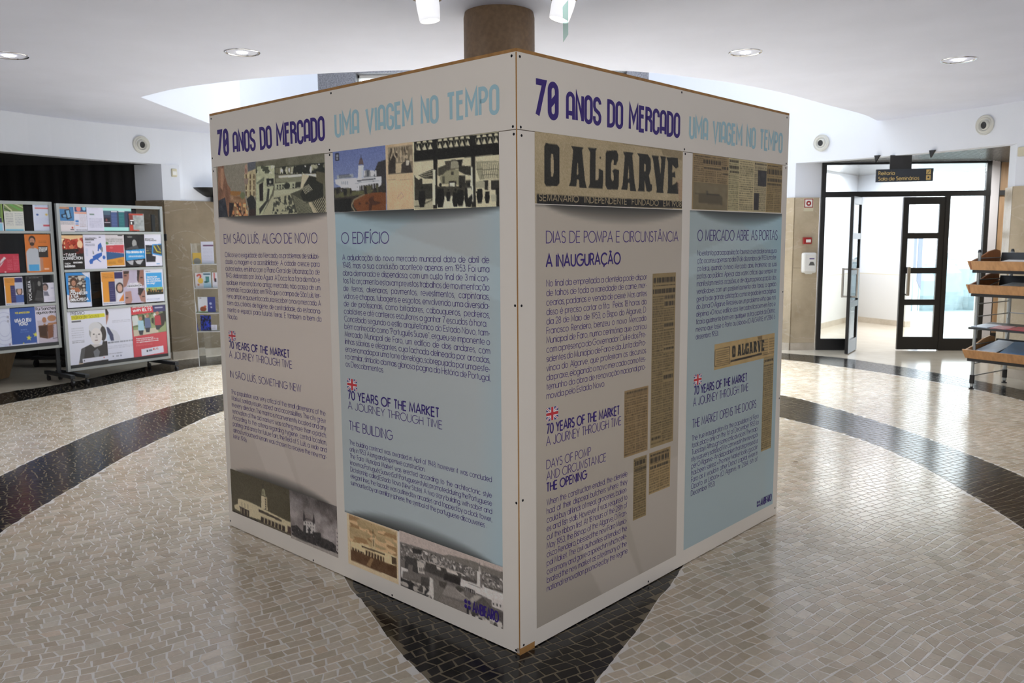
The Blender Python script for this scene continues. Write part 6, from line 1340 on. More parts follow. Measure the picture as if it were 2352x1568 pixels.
poster(FB1, MQ, 1325, 1845, 250, 1020, 'red language course poster with students on a lawn, last in the bottom row', d, group=G4, bg=(196, 56, 70), res=.0045, d=.008, texts=[('Go more places', 1320, 1620, 308, 28, 'ink_w', .24), ('with IELTS', 1335, 1612, 365, 40, 'ink_w', .26), ('Prepara, inscreve-te e faz', 1385, 1640, 778, 18, 'ink_w', .2), ('mais para o teu IELTS na', 1388, 1715, 804, 18, 'ink_w', .2), ('a ti: agora a experiência no mundo', 1392, 1720, 832, 18, 'ink_w', .2), ('IELTS', 1640, 1715, 935, 24, 'ink_r', .26)])
H1, H2, H3, H4 = 'posters in the top row of the cut-off board', 'posters in the second row of the cut-off board', 'posters in the third row of the cut-off board', 'posters in the bottom row of the cut-off board'
def d(p): p.poly([(0, 95), (18, 95), (24, 240), (0, 240)], (120, 150, 70)); p.rect(-60, 95, 10, 200, (90, 120, 60)); p.rect(-60, 205, 12, 240, (50, 40, 80)); p.rect(-60, 245, 20, 310, (130, 190, 216))
poster(FB2, MR, -130, 22, 92, 312, 'green and violet poster cut by the picture edge in the top row', d, group=H1)
def d(p):
    p.rect(25, 95, 182, 155, (110, 134, 76)); p.line([(30, 100), (90, 150)], 10, (190, 190, 150)); p.line([(70, 98), (170, 150)], 13, (96, 160, 76)); p.line([(110, 96), (178, 125)], 8, (180, 190, 150)); p.line([(28, 130), (80, 156)], 8, (60, 76, 46)); p.greek(.08, .34, .45, .82, 8, (120, 120, 130), 3, .4); p.greek(.55, .34, .95, .82, 7, (120, 130, 150), 4, .4); p.rect(42, 292, 184, 308, (110, 186, 216))
poster(FB2, MR, 30, 183, 95, 308, 'menu-like poster topped by green stalks in the top row', d, group=H1, bg=(204, 206, 200))
def d(p): p.rect(272, 124, 380, 138, (206, 116, 124)); p.rect(338, 258, 392, 272, (200, 80, 96)); p.ell(292, 180, 10, 8, (60, 90, 160)); p.ell(362, 180, 10, 8, (206, 180, 90)); p.greek(.12, .5, .92, .74, 6, (166, 176, 216), 4, .3, .7); p.greek(.12, .05, .9, .10, 1, (130, 160, 210), 5)
poster(FB2, MR, 260, 402, 98, 308, 'pale blue typed poster with two red labels, last in the top row', d, group=H1, bg=(198, 206, 230))
def d(p):
    p.noise(8, (3, 3), 4); p.poly([(0, 545), (30, 510), (46, 520), (0, 590)], (206, 200, 206)); p.line([(0, 572), (40, 530)], 5, (120, 30, 44)); p.greek(.62, .30, .78, .88, 9, (214, 120, 136), 4, .4, .8); p.greek(.82, .10, .98, .90, 12, (214, 120, 136), 5, .4, .8); p.ell(42, 628, 8, 5, (220, 190, 196))
poster(FB2, MR, -110, 150, 488, 636, 'low crimson folder with white print in the second row', d, group=H2, bg=(184, 40, 62))
def d(p):
    p.poly([(205, 470), (225, 445), (275, 440), (300, 455), (312, 520), (318, 620), (215, 620)], (170, 176, 186)); head_(p, 249, 385, 27, (176, 124, 100), (44, 32, 30), 1.15); p.ell(249, 410, 18, 14, (60, 44, 38)); p.poly([(240, 425), (262, 425), (266, 445), (236, 445)], (166, 116, 92)); p.rect(297, 428, 376, 512, (44, 38, 36)); p.rect(226, 570, 306, 618, (62, 150, 206)); p.poly([(312, 515), (335, 520), (340, 610), (320, 620)], (176, 122, 98)); p.greek(.54, .17, .85, .24, 2, (120, 66, 30), 5, .5); p.rect(345, 598, 382, 608, (230, 180, 150))
poster(FB2, MR, 198, 397, 334, 632, 'orange poster with a bearded man in a grey jumper', d, group=H2, bg=(204, 108, 38), res=.005, texts=[('PRECISAS DE', 302, 368, 446, 9, 'ink_w', .26), ('ALGUEM QUE', 302, 366, 458, 9, 'ink_w', .26), ('TE OUÇA?', 304, 355, 470, 9, 'ink_w', .26)])
def small_or(p):
    orange(p); p.paint((p.U > .58) & (p.Vv > .64) & (p.Vv < .9), (60, 90, 160)); p.paint((p.U > .56) & (p.Vv < .42) & (p.Vv > .20), (170, 176, 200))
poster(FB2, MR, 33, 180, 668, 890, 'small orange and navy student poster in the third row', small_or, group=H3)
def d(p):
    p.noise(14, (8, 6), 9); p.line([(205, 665), (333, 660), (340, 868), (218, 875), (205, 665)], 4, (110, 110, 116)); p.ell(305, 720, 12, 20, (110, 110, 110)); p.poly([(270, 850), (290, 770), (330, 780), (335, 860)], (52, 52, 54)); p.ell(262, 745, 8, 40, (44, 44, 46)); p.greek(.2, .05, .75, .09, 1, (150, 150, 150), 4); p.greek(.5, .82, .95, .9, 3, (120, 120, 120), 5, .4)
tv = poster(FB2, MR, 206, 340, 660, 872, 'black gig poster with upright white lettering', d, group=H3, bg=(24, 24, 27))
def vertical_word(F_, s, crop, x, y0, y1, wd, ink, parent, d_):
    k = crop[2]; u0, z0 = F_.uv(crop[0] + x / k, crop[1] + y0 / k); z1 = F_.uv(crop[0] + x / k, crop[1] + y1 / k)[1]; uw = F_.uv(crop[0] + (x - wd) / k, crop[1] + y0 / k)[0]; hgt = u0 - uw
    T = Text(F_, d_); T.line(s, 0, 0, hgt, .17, width=z1 - z0, gap=.2)
    T.V = [np.c_[u0 - v[:, 1], z0 + v[:, 0]] for v in T.V]; T.build(M[ink], parent)
vertical_word(FB2, 'VOCALISTA', MR, 246, 852, 698, 20, 'ink_w', tv, .011)
def d(p): head_(p, 352, 752, 24, (150, 120, 112), (60, 52, 56), 1.2); p.poly([(340, 780), (372, 780), (385, 815), (345, 815)], (110, 110, 128)); p.greek(.3, .75, .95, .92, 3, (150, 150, 180), 4, .3, .7); p.rect(395, 752, 418, 758, (150, 150, 190))
poster(FB2, MR, 339, 438, 712, 862, 'short white leaflet with a dark-haired man, last in the third row', d, group=H3, bg=(206, 204, 220), d=.003)
def d(p): 
    for r in (34, 52, 70): p.paint(np.abs(np.hypot((p.U - .70) * 1.2, (p.Vv - .5) * 1.6) - r / 110) < .012, (170, 176, 206))
    p.rect(50, 972, 66, 990, (150, 150, 170)); p.rect(52, 1004, 68, 1022, (150, 150, 170)); p.rect(68, 1186, 84, 1204, (150, 140, 170)); p.greek(.4, .88, .8, .95, 2, (150, 160, 200), 4, .3)
poster(FB2, MR, -90, 86, 915, 1235, 'white poster with faint grey rings in the bottom row', d, group=H4, bg=(198, 204, 224))
def star_(p, x, y, r, c):
    p.poly([(x + (r if k % 2 == 0 else r * .4) * math.sin(k * math.pi / 5), y - (r if k % 2 == 0 else r * .4) * math.cos(k * math.pi / 5)) for k in range(10)], c)
def d(p): star_(p, 224, 1143, 24, (206, 200, 50)); star_(p, 183, 1200, 26, (206, 200, 50)); star_(p, 276, 1118, 22, (206, 200, 50)); p.greek(.38, .56, .62, .60, 1, (130, 150, 210), 4); p.greek(.36, .62, .7, .65, 1, (90, 120, 190), 5); p.rect(90, 1198, 286, 1216, (196, 200, 216))
poster(FB2, MR, 82, 280, 908, 1208, 'deep blue voting poster with yellow stars in the bottom row', d, group=H4, bg=(42, 78, 156), texts=[('USA O TEU', 116, 240, 1022, 24, 'ink_w', .24), ('VOTO.', 146, 216, 1048, 24, 'ink_w', .24), ('9 DE JUNHO DE 2024', 116, 230, 956, 12, 'ink_y', .24)])
def d(p):
    p.poly([(290, 1010), (460, 1000), (470, 1180), (305, 1190)], (180, 170, 184)); p.poly([(300, 1050), (372, 1040), (376, 1150), (312, 1140)], (76, 44, 28)); p.poly([(310, 1060), (362, 1052), (364, 1130), (318, 1126)], (60, 34, 24)); p.poly([(372, 1040), (415, 1036), (416, 1136), (378, 1150)], (120, 70, 46)); p.poly([(380, 1046), (372, 1028), (455, 1018), (458, 1030)], (166, 112, 76)); p.ell(404, 990, 34, 24, (170, 118, 82)); p.ell(346, 1004, 17, 22, (160, 108, 76)); p.line([(420, 1040), (416, 1150), (450, 1140), (448, 1032)], 3, (70, 60, 70)); p.poly([(340, 1035), (356, 1030), (356, 1045), (340, 1045)], (150, 104, 72))
poster(FB2, MR, 277, 470, 892, 1186, 'pale exhibition poster showing a carved wooden sculpture', d, group=H4, bg=(200, 194, 210), res=.005, texts=[('Rui Sanches,', 280, 440, 930, 22, 'ink_k', .17), ('algumas obras', 284, 442, 958, 20, 'ink_k', .17)])

# ------------------------------------------------------------------ behind and beside the boards
t = empty('lectern', (-6.35, 9.55, 0), 'tapered brown wooden lectern foot standing behind the cut-off poster board', 'lectern')
m_ = MB(); zt = .55
q0 = [(-6.35, 9.35), (-5.86, 9.35), (-5.86, 9.60), (-6.35, 9.60)]; q1 = [(-6.5, 9.3), (-5.70, 9.3), (-5.70, 9.65), (-6.5, 9.65)]
v = [(x, y, .03) for x, y in q0] + [(x, y, zt) for x, y in q1]; m_.add(v, [(3, 2, 1, 0), (4, 5, 6, 7), (0, 1, 5, 4), (1, 2, 6, 5), (2, 3, 7, 6), (3, 0, 4, 7)]); m_.build('body', M['brown'], t, bevel=.01)
for x in (-6.2, -5.92):
    MB().bar((x, 9.42, 0), (x, 9.42, .03), .02, 10).build('foot', M['blackp'], t)
t = empty('trolley', (-5.75, 10.75, 0), 'low black trolley on castors in the dark behind the poster boards', 'trolley')
m_ = MB().box(-6.15, -5.35, 10.55, 10.95, .10, .14); m_.build('base', M['blackp'], t)
MB().box(-6.1, -5.4, 10.62, 10.9, .14, .5).build('body', M['blackp'], t, bevel=.02)
for x in (-6.1, -5.75, -5.42): MB().bar((x - .012, 10.58, .05), (x + .012, 10.58, .05), .05, 14).bar((x, 10.6, .05), (x, 10.6, .1), .01, 6).build('caster', M['blackp'], t)

# leaflet stand of clear acrylic
ls = at_z(459, 833)[:2]; lx = ls[0]; ly = 10.72
u0x = at_y(467, 829, ly)[0]
LFm = Frame((u0x, ly), (1, .05)); LW_ = .46
t = empty('leaflet_stand', (*LFm.pt(LW_ / 2, 0)[:2], 0), 'clear acrylic leaflet stand with four shelves against the marble wall', 'stand')
lean = .0
ztop = 1.56; du = -.085
def slant(z): return du * z / ztop
for side in (0, LW_):
    m_ = MB(); v = []
    for z, dd0, dd1 in ((0, .16, -.12), (ztop, -.02, -.12)):
        for d_ in (dd0, dd1):
            for e_ in (-.004, .004): v.append(LFm.pt(side + slant(z) + e_, z, d_))
    m_.add(v, [(0, 1, 3, 2), (4, 6, 7, 5), (0, 4, 5, 1), (2, 3, 7, 6), (0, 2, 6, 4), (1, 5, 7, 3)]); m_.build('side_panel', M['acryl'], t)
m_ = MB(); v = [LFm.pt(slant(0), 0.0, -.12), LFm.pt(LW_ + slant(0), 0.0, -.12), LFm.pt(LW_ + slant(ztop), ztop, -.12), LFm.pt(slant(ztop), ztop, -.12)]
v += [LFm.pt(slant(0), 0.0, -.126), LFm.pt(LW_ + slant(0), 0.0, -.126), LFm.pt(LW_ + slant(ztop), ztop, -.126), LFm.pt(slant(ztop), ztop, -.126)]
m_.add(v, [(0, 1, 2, 3), (7, 6, 5, 4), (0, 4, 5, 1), (1, 5, 6, 2), (2, 6, 7, 3), (3, 7, 4, 0)]); m_.build('back_panel', M['acryl'], t)
frost = mat('acrylic_edge', (.62, .62, .62), .3)
SHZ = [zof(LFm, 447, 607), zof(LFm, 453, 662), zof(LFm, 459, 719), zof(LFm, 462, 761)]
for z in SHZ:
    m_ = MB(); s_ = slant(z); m_.fbox(LFm, s_, LW_ + s_, z - .005, z + .003, -.12, .04); m_.build('shelf', frost, t)
    MB().fbox(LFm, s_, LW_ + s_, z + .003, z + .03, .036, .04).build('shelf_lip', M['acryl'], t)
MB().fbox(LFm, -.004 - .01, .004 - .01, 0, .003, 0, .003).build('edge_strip', frost, t)
for side in (0, LW_):
    m_ = MB(); m_.bar(LFm.pt(side + slant(0), 0, .16), LFm.pt(side + slant(ztop), ztop, -.02), .0035, 4); m_.build('bright_edge', frost, t)
ML = (380, 420, 3.564)
LG = 'leaflets in the acrylic stand'
def leaflet(x0, x1, yt, yb, label, draw, bg): poster(LFm, ML, x0, x1, yt, yb, label, draw, 'leaflet', bg, .006, LG, d=.012, cat='leaflet')
def d(p): p.ell(262, 640, 30, 26, (130, 130, 124))
leaflet(226, 297, 572, 662, 'small yellow leaflet at the left end of the highest shelf', d, (206, 170, 70))
def d(p): p.rect(310, 508, 395, 518, (100, 60, 96)); p.greek(.12, .3, .9, .8, 8, (160, 160, 180), 4, .3, .6)
leaflet(296, 398, 480, 660, 'tall white form with a violet rule on the highest shelf', d, (206, 208, 226))
def d(p): p.line([(260, 765), (275, 748), (292, 758), (284, 785), (272, 800)], 13, (196, 70, 56)); p.ell(290, 800, 22, 22, (220, 180, 70)); p.ell(274, 832, 8, 8, (200, 120, 60))
leaflet(246, 312, 735, 860, 'white leaflet with a red question mark on the second shelf', d, (206, 200, 204))
def d(p): p.rect(312, 742, 368, 752, (60, 96, 120)); p.rect(330, 766, 362, 812, (70, 130, 130)); p.ell(335, 810, 16, 8, (40, 90, 90)); p.rect(314, 820, 376, 856, (150, 190, 210))
leaflet(312, 376, 730, 856, 'pale blue leaflet with a teal picture on the second shelf', d, (186, 204, 214))
def d(p): p.rect(396, 735, 410, 800, (200, 80, 70)); p.rect(404, 780, 420, 810, (40, 40, 50))
leaflet(386, 440, 732, 856, 'white and red leaflet half hidden by the cube on the second shelf', d, (206, 206, 216))
def d(p): p.ell(312, 1030, 26, 20, (140, 70, 40)); p.ell(326, 1010, 12, 8, (200, 90, 60)); p.rect(276, 1052, 352, 1066, (96, 140, 60)); p.rect(280, 940, 296, 945, (110, 110, 120))
leaflet(270, 348, 932, 1060, 'white leaflet with brown fruit and a green foot on the third shelf', d, (200, 204, 212))
def d(p): p.ell(372, 986, 10, 10, (160, 170, 210)); p.ell(378, 1016, 6, 6, (200, 200, 220))
leaflet(347, 412, 932, 1056, 'navy leaflet with small white emblem on the third shelf', d, (52, 60, 128))
def d(p): p.specks(np.ones_like(p.U, bool), [(40, 60, 190), (30, 44, 140)], (10, 8), 5, .5)
leaflet(290, 376, 1082, 1208, 'black leaflet with royal blue blocks on the lowest shelf', d, (22, 24, 44))
def d(p): p.greek(.2, .2, .8, .8, 5, (130, 130, 150), 5, .4)
leaflet(370, 424, 1160, 1204, 'little white card leaning on the lowest shelf', d, (206, 206, 222))

# ------------------------------------------------------------------ small things on the walls
def on_arc(px, py):
    """point on the round wall seen at a pixel"""
    d = ray(px, py); a = d[0] ** 2 + d[1] ** 2; b = -2 * (d[0] * RC[0] + d[1] * RC[1]); c = RC @ RC - RR ** 2; t = (-b + math.sqrt(b * b - 4 * a * c)) / (2 * a)
    q = EYEP + d * t; n = (RC - q[:2]); n /= np.linalg.norm(n); return q, np.array([n[0], n[1], 0])
def vent(px, py, r, label):
    q, n = on_arc(px, py); t = empty('air_nozzle', q, label, 'vent', 'round air nozzles above the recesses')
    MB().lathe(q, n, [(r, -.01), (r, .014), (r * .93, .024), (r * .84, .012), (r * .76, .016), (r * .70, .028), (r * .62, .02), (r * .5, -.02)], 40).build('ring', M['vent'], t, smooth=True)
    a = n + np.array([-.28 if px > 1000 else .28, 0, -.1]); a /= np.linalg.norm(a)
    MB().lathe(q - n * .02, a, [(r * .55, -.01), (r * .52, .03), (r * .40, .05), (r * .37, .048), (r * .36, .0)], 36).build('nozzle', M['vent'], t, smooth=True)
    MB().lathe(q - n * .01, a, [(r * .365, .03), (0.0, .029)], 30).build('opening', M['blackp'], t)
vent(324, 332, .112, 'round cream air nozzle above the black-curtained recess')
vent(1887, 328, .112, 'round cream air nozzle nearest the cube, above the glazed doors')
vent(2263, 287, .112, 'round cream air nozzle farthest from the cube, above the glazed doors')
q, n = on_arc(398, 397); Fq = Frame(q[:2], (-n[1], n[0])); sgn = 1 if Fq.n @ n > 0 else -1
if sgn < 0: Fq = Frame(q[:2], (n[1], -n[0]))
t = empty('motion_sensor', q, 'small cream motion sensor on the white wall above the marble', 'sensor')
MB().fbox(Fq, -.038, .038, q[2] - .055, q[2] + .055, 0, .04).build('housing', M['cream'], t, bevel=.012)
MB().fbox(Fq, -.026, .026, q[2] - .03, q[2] + .018, .04, .046).build('lens', M['white_m'], t, bevel=.004)
# black half-bowl uplighter, mostly behind the cube
q, n = on_arc(488, 432)
t = empty('wall_lamp', q, 'black half-bowl wall uplighter partly hidden by the cube', 'lamp'); m_ = MB()
N_ = 24; prof = [(.27, 0), (.262, -.012), (.20, -.06), (.13, -.105), (.085, -.125)]
v = []; tn = np.array([-n[1], n[0], 0])
for r, h_ in prof:
    for k in range(N_ + 1):
        a = math.pi * k / N_; v.append(q + tn * r * math.cos(a) + n * r * .8 * math.sin(a) + np.array([0, 0, h_]))
f = [(i * (N_ + 1) + k, i * (N_ + 1) + k + 1, (i + 1) * (N_ + 1) + k + 1, (i + 1) * (N_ + 1) + k) for i in range(len(prof) - 1) for k in range(N_)]
m_.add(v, f + [tuple(range(N_ + 1))]).build('bowl', M['blackp'], t, smooth=False)
m_ = MB(); m_.bar(q + n * .06 + np.array([0, 0, -.12]), q + n * .06 + np.array([0, 0, -.19]), .055, 20); m_.build('stem', M['blackp'], t)
q, n = on_arc(379, 545)
q = at_y(379, 545, LJ[1] + .02); 
m_ = MB().box(q[0] - .045, q[0] + .035, q[1] - .05, q[1] + .0, q[2] - .045, q[2] + .045); m_.build('switch_box', M['blackp'], label='small black box on the marble edge beside the poster board', category='switch', bevel=.004)

# ------------------------------------------------------------------ lamps in the ceiling
def downlight(px, py, r, lit, label):
    q = at_z(px, py, ZC); t = empty('downlight', q, label, 'lamp', 'recessed round ceiling lights')
    MB().lathe(q, (0, 0, -1), [(r * .86, -.01), (r * .88, .004), (r * .98, .007), (r * 1.04, 0), (r * 1.0, -.004)], 40).build('trim_ring', M['chrome'], t, smooth=True)
    MB().lathe(q, (0, 0, -1), [(r * .87, 0.0), (r * .84, -.05), (r * .62, -.11), (0.0, -.13)], 36).build('reflector', M['lampw'], t, smooth=True)
    b = MB(); b.lathe(q + np.array([0, 0, .03]), (0, 0, -1), [(0, -.05), (r * .34, -.04), (r * .38, -.01), (r * .3, .035), (0, .045)], 20); b.build('bulb', M['lamp_b'] if lit else M['lamp'], t, smooth=True)
    l = bpy.data.lights.new('bulb_light', 'SPOT'); l.energy = 60 if lit else 30; l.spot_size = math.radians(140); l.spot_blend = .6; l.shadow_soft_size = .05; l.color = (.97, .96, 1.0)
    o = bpy.data.objects.new('bulb_light', l); COL.objects.link(o); o.parent = t; o.location = (0, 0, -.03)

LAMPS = [(20, 127, .14, True, 'brightly lit recessed ceiling light farthest from the column, cut by the picture edge'), (556, 120, .135, False, 'softly glowing recessed ceiling light over the cube face with the market hall photographs'), (1712, 120, .13, False, 'softly glowing recessed ceiling light over the newspaper face of the cube'), (2202, 137, .14, True, 'brightly lit recessed ceiling light towards the magazine rack')]
for a in LAMPS: downlight(*a)
# openings for them in the ceiling slab
_cut = MB()
for a in LAMPS: q = at_z(a[0], a[1], ZC); _cut.bar(q + np.array([0, 0, -.05]), q + np.array([0, 0, .15]), a[2] * .87, 40)
_co = _cut.build('cutter', M['ceil']); _bm = ceil.modifiers.new('holes', 'BOOLEAN'); _bm.object = _co; _bm.solver = 'EXACT'
bpy.context.view_layer.update(); _dg = bpy.context.evaluated_depsgraph_get(); _me = bpy.data.meshes.new_from_object(ceil.evaluated_get(_dg))
ceil.modifiers.clear(); ceil.data = _me; bpy.data.objects.remove(_co)
# chrome spots by the column; one has a loose glass blade hanging
def spot(px, tilt, label):
    q = at_z(px, 3, ZC); q[1] = 5.28; q[0] = (px - W_IMG / 2) / F_PX * 5.42
    t = empty('ceiling_spot', q, label, 'lamp', 'chrome spots beside the column')
    MB().lathe(q, (0, 0, -1), [(0.0, -.005), (.085, -.004), (.088, .012), (.07, .016)], 30).build('base_ring', M['brown'], t, smooth=True)
    a = np.array([tilt, -.0, -1.0]); a /= np.linalg.norm(a)
    MB().lathe(q + np.array([0, 0, -.012]), a, [(.070, 0), (.070, .05), (.064, .105), (.061, .128), (.056, .128), (.054, .05)], 36, seed=(0, 1, 0)).build('body', M['lampw'], t, smooth=True)  # body glows by itself in place of lit metal
    MB().lathe(q + np.array([0, 0, -.012]) + a * .122, a, [(.052, 0), (0, .0)], 24).build('lens', M['lamp'], t)
    return q, t
spot(999, .12, 'chrome spot on the ceiling, on the doorless side of the column')
q, t = spot(1294, -.28, 'chrome spot on the ceiling with a glass blade below it')
m_ = MB(); gx = q[0] + .005; g0, g1 = ZC - .04, ZC - .22
v = [(gx + .012, q[1] - .07, g0), (gx + .012, q[1] - .07, g1 - .02), (gx - .018, q[1] - .07, g1 - .065), (gx - .022, q[1] - .07, g0 - .04)]
v = v + [(x, y - .006, z) for x, y, z in v]
m_.add(v, [(3, 2, 1, 0), (4, 5, 6, 7), (0, 1, 5, 4), (1, 2, 6, 5), (2, 3, 7, 6), (3, 0, 4, 7)]); 
gb = m_.build('glass_blade', M['gglass'], label='greenish glass blade hanging under the ceiling spot', category='glass')
# ------------------------------------------------------------------ left jamb of the glazed recess: fire sign, call point, dispenser
JF = Frame(RL, RL2 - RL); JL = float(np.hypot(*(RL2 - RL)))
def jq(px, py): return JF.uv(px, py)
JD = .022
u0, z1 = jq(1845, 455); u1, z0 = jq(1866, 485); um = (u0 + u1) / 2
t = empty('fire_hose_sign', JF.pt(um, z0, JD), 'red and white fire hose sign on the marble beside the glazed doors', 'sign')
MB().fbox(JF, u0, u1, z0, z1, JD, JD + .004).build('plate', mat('pale_sign_plate', (.62, .58, .42), .5), t)
w_ = u1 - u0; zc = z1 - w_ / 2 - .004
T = Text(JF, JD + .005); T.rect(u0 + .006, u1 - .006, zc - w_ / 2 + .010, zc + w_ / 2 - .004); T.build(M['red'], t, 'red_field')
T = Text(JF, JD + .0056); T.rect(u0 + .018, u1 - .018, zc - w_ / 2 + .022, zc + w_ / 2 - .016); T.build(M['white_m'], t, 'white_field')
T = Text(JF, JD + .0062); T.disc(um, zc, w_ * .26, 12); T.build(M['red'], t, 'hose_reel')
T = Text(JF, JD + .0068); T.disc(um, zc, w_ * .10, 10); T.build(M['white_m'], t, 'reel_hub')
u0, z1 = jq(1842, 545); u1, z0 = jq(1860, 560)
t = empty('call_point', JF.pt((u0 + u1) / 2, z0, JD), 'red fire alarm call point on the marble above the dispenser', 'alarm')
MB().fbox(JF, u0, u1, z0, z1, JD, JD + .045).build('housing', M['red'], t, bevel=.005)
a = (u1 - u0) * .28; MB().fbox(JF, u0 + a, u1 - a * .5, z0 + .022, z1 - .03, JD + .045, JD + .047).build('window', M['white_m'], t)
u0, z1 = jq(1838, 580); u1, z0 = jq(1868, 626)
t = empty('dispenser', JF.pt((u0 + u1) / 2, z0, JD), 'white plastic soap dispenser on the marble under the red call point', 'dispenser')
MB().fbox(JF, u0, u1, z0, z1, JD, JD + .09).build('case', M['white_m'], t, bevel=.025)
um = u0 + (u1 - u0) * .62; T = Text(JF, JD + .0915); T.V.append(np.array([(um - .045, z0 + .11), (um + .045, z0 + .11), (um + .028, z0 + .145), (um, z0 + .158), (um - .028, z0 + .145)])); T.Q.append(np.array([[0, 1, 2, 3], [0, 3, 4, 4]])[:1]); T.n += 5
T.V[-1] = np.array([(um - .045, z0 + .105), (um + .045, z0 + .105), (um + .022, z0 + .155), (um - .022, z0 + .155)]); T.n = 4; T.Q[-1] = np.array([[0, 1, 2, 3]]); T.build(mat('grey_window', (.12, .12, .12), .2), t, 'level_window')
T = Text(JF, JD + .0915); T.rect(um - .035, um + .035, z1 - .09, z1 - .075); T.build(M['ink'], t, 'printed_mark')
MB().fbox(JF, u0 + .05, u1 - .05, z0 - .015, z0 + .01, JD + .02, JD + .07).build('spout', M['white_m'], t, bevel=.01)

# ------------------------------------------------------------------ hanging sign in front of the doors
SY = 10.75; sl = at_y(2012, 406, SY)[:2]; sr = at_y(2144, 399, SY - .16)[:2]
SF = Frame(sl, sr - sl); SL = float(np.hypot(*(sr - sl))); zlo = (SF.uv(2013, 421)[1] + SF.uv(2143, 413)[1]) / 2; zhi = (SF.uv(2013, 391)[1] + SF.uv(2143, 384)[1]) / 2
t = empty('hanging_sign', (*SF.pt(SL / 2, 0)[:2], zlo), 'dark direction sign with gold lettering hanging before the glazed doors', 'sign')
MB().fbox(SF, 0, SL, zlo, zhi, -.04, 0).build('panel', M['sign'], t, bevel=.002)
MB().fbox(SF, SL * .24, SL * .62, zhi, ZS + .006, -.03, -.012).build('hanger', M['blackp'], t)
hh = zhi - zlo; T = Text(SF, .0012)
T.line('Reitoria', SL * .045, zlo + hh * .56, hh * .27, .14, width=SL * .28, gap=.2)
T.line('Sala de Seminários', SL * .045, zlo + hh * .13, hh * .27, .14, width=SL * .71, gap=.2)
T.rect(SL * .875, SL * .955, zlo + hh * .54, zlo + hh * .90); T.rect(SL * .875, SL * .955, zlo + hh * .10, zlo + hh * .47); T.build(M['ink_g'], t)
T = Text(SF, .0018); T.V.append(np.array([(SL * .89, zlo + hh * .60), (SL * .90, zlo + hh * .58), (SL * .945, zlo + hh * .82), (SL * .935, zlo + hh * .84)])); T.Q.append(np.array([[0, 1, 2, 3]])); T.n = 4
T.disc(SL * .915, zlo + hh * .30, hh * .07, 8); T.build(M['sign'], t, 'pictogram')
for px, py, lb in ((2019, 360, 'small black bracket under the white edge, nearer the cube'), (2146, 350, 'small black bracket under the white edge, nearer the magazine rack')):
    q, n = on_arc(px, py); q = q + n * .01; tn = np.array([-n[1], n[0], 0]); m_ = MB()
    zz_ = ZS + .02
    v = [(*(q + tn * -.045)[:2], zz_), (*(q + tn * .03)[:2], zz_), (*(q + tn * -.025)[:2], zz_ - .085)]; v = [np.array(a) for a in v]; v += [a + n * .03 for a in v]
    m_.add(v, [(0, 1, 2), (5, 4, 3), (0, 3, 4, 1), (1, 4, 5, 2), (2, 5, 3, 0)]); m_.build('bracket', M['blackp'], label=lb, category='bracket')
q, n = on_arc(2349, 348)
m_ = MB(); Fq = Frame(q[:2], (n[1], -n[0])); Fq = Fq if Fq.n @ n > 0 else Frame(q[:2], (-n[1], n[0]))
m_.fbox(Fq, -.04, .04, q[2] - .05, q[2] + .05, 0, .03).build('thermostat', M['cream'], label='cream thermostat box on the white wall over the magazine rack', category='thermostat', bevel=.006)

# ------------------------------------------------------------------ magazine rack
p0 = at_z(2231, 893)[:2]; p1 = at_z(2306, 879)[:2]; e = (p1 - p0) / np.linalg.norm(p1 - p0); sdir = np.array([e[1], -e[0]]); RLn = 1.35
rk = empty('magazine_rack', (*(p0 + (p1 - p0) / 2 + sdir * RLn / 2), 0), 'steel wire magazine rack with wooden trays near the glazed doors', 'rack')
def RP(a, b, z): q = p0 + e * a + sdir * b; return np.array([q[0], q[1], z])
DP = float(np.linalg.norm(p1 - p0)); ztop = 1.42
for b in (0, RLn):
    for a in (0, DP):
        m_ = MB(); m_.bar(RP(a, b, .03), RP(a, b, ztop), .016 if a == 0 else .02, 12); m_.build('upright', M['alu'], rk, smooth=False)
        m_ = MB(); m_.bar(RP(a, b, 0), RP(a, b, .03), .014, 10).bar(RP(a, b, .0), RP(a, b, .012), .026, 12).bar(RP(a, b, .06), RP(a, b, .15), .024, 12); m_.build('foot', M['blackp'], rk)
        MB().bar(RP(a, b, ztop), RP(a, b, ztop + .03), .02, 10, r2=.012).build('cap', M['alu_d'], rk)
    for z in (.14, .27, .47, .62, .76, .89, 1.02, 1.14, 1.26, 1.36):
        MB().bar(RP(0, b, z), RP(DP, b, z + .004), .006, 6).build('cross_wire', M['wire'], rk)
MB().bar(RP(0, 0, 1.02), RP(DP, .0, 1.17), .005, 6).build('brace', M['wire'], rk)
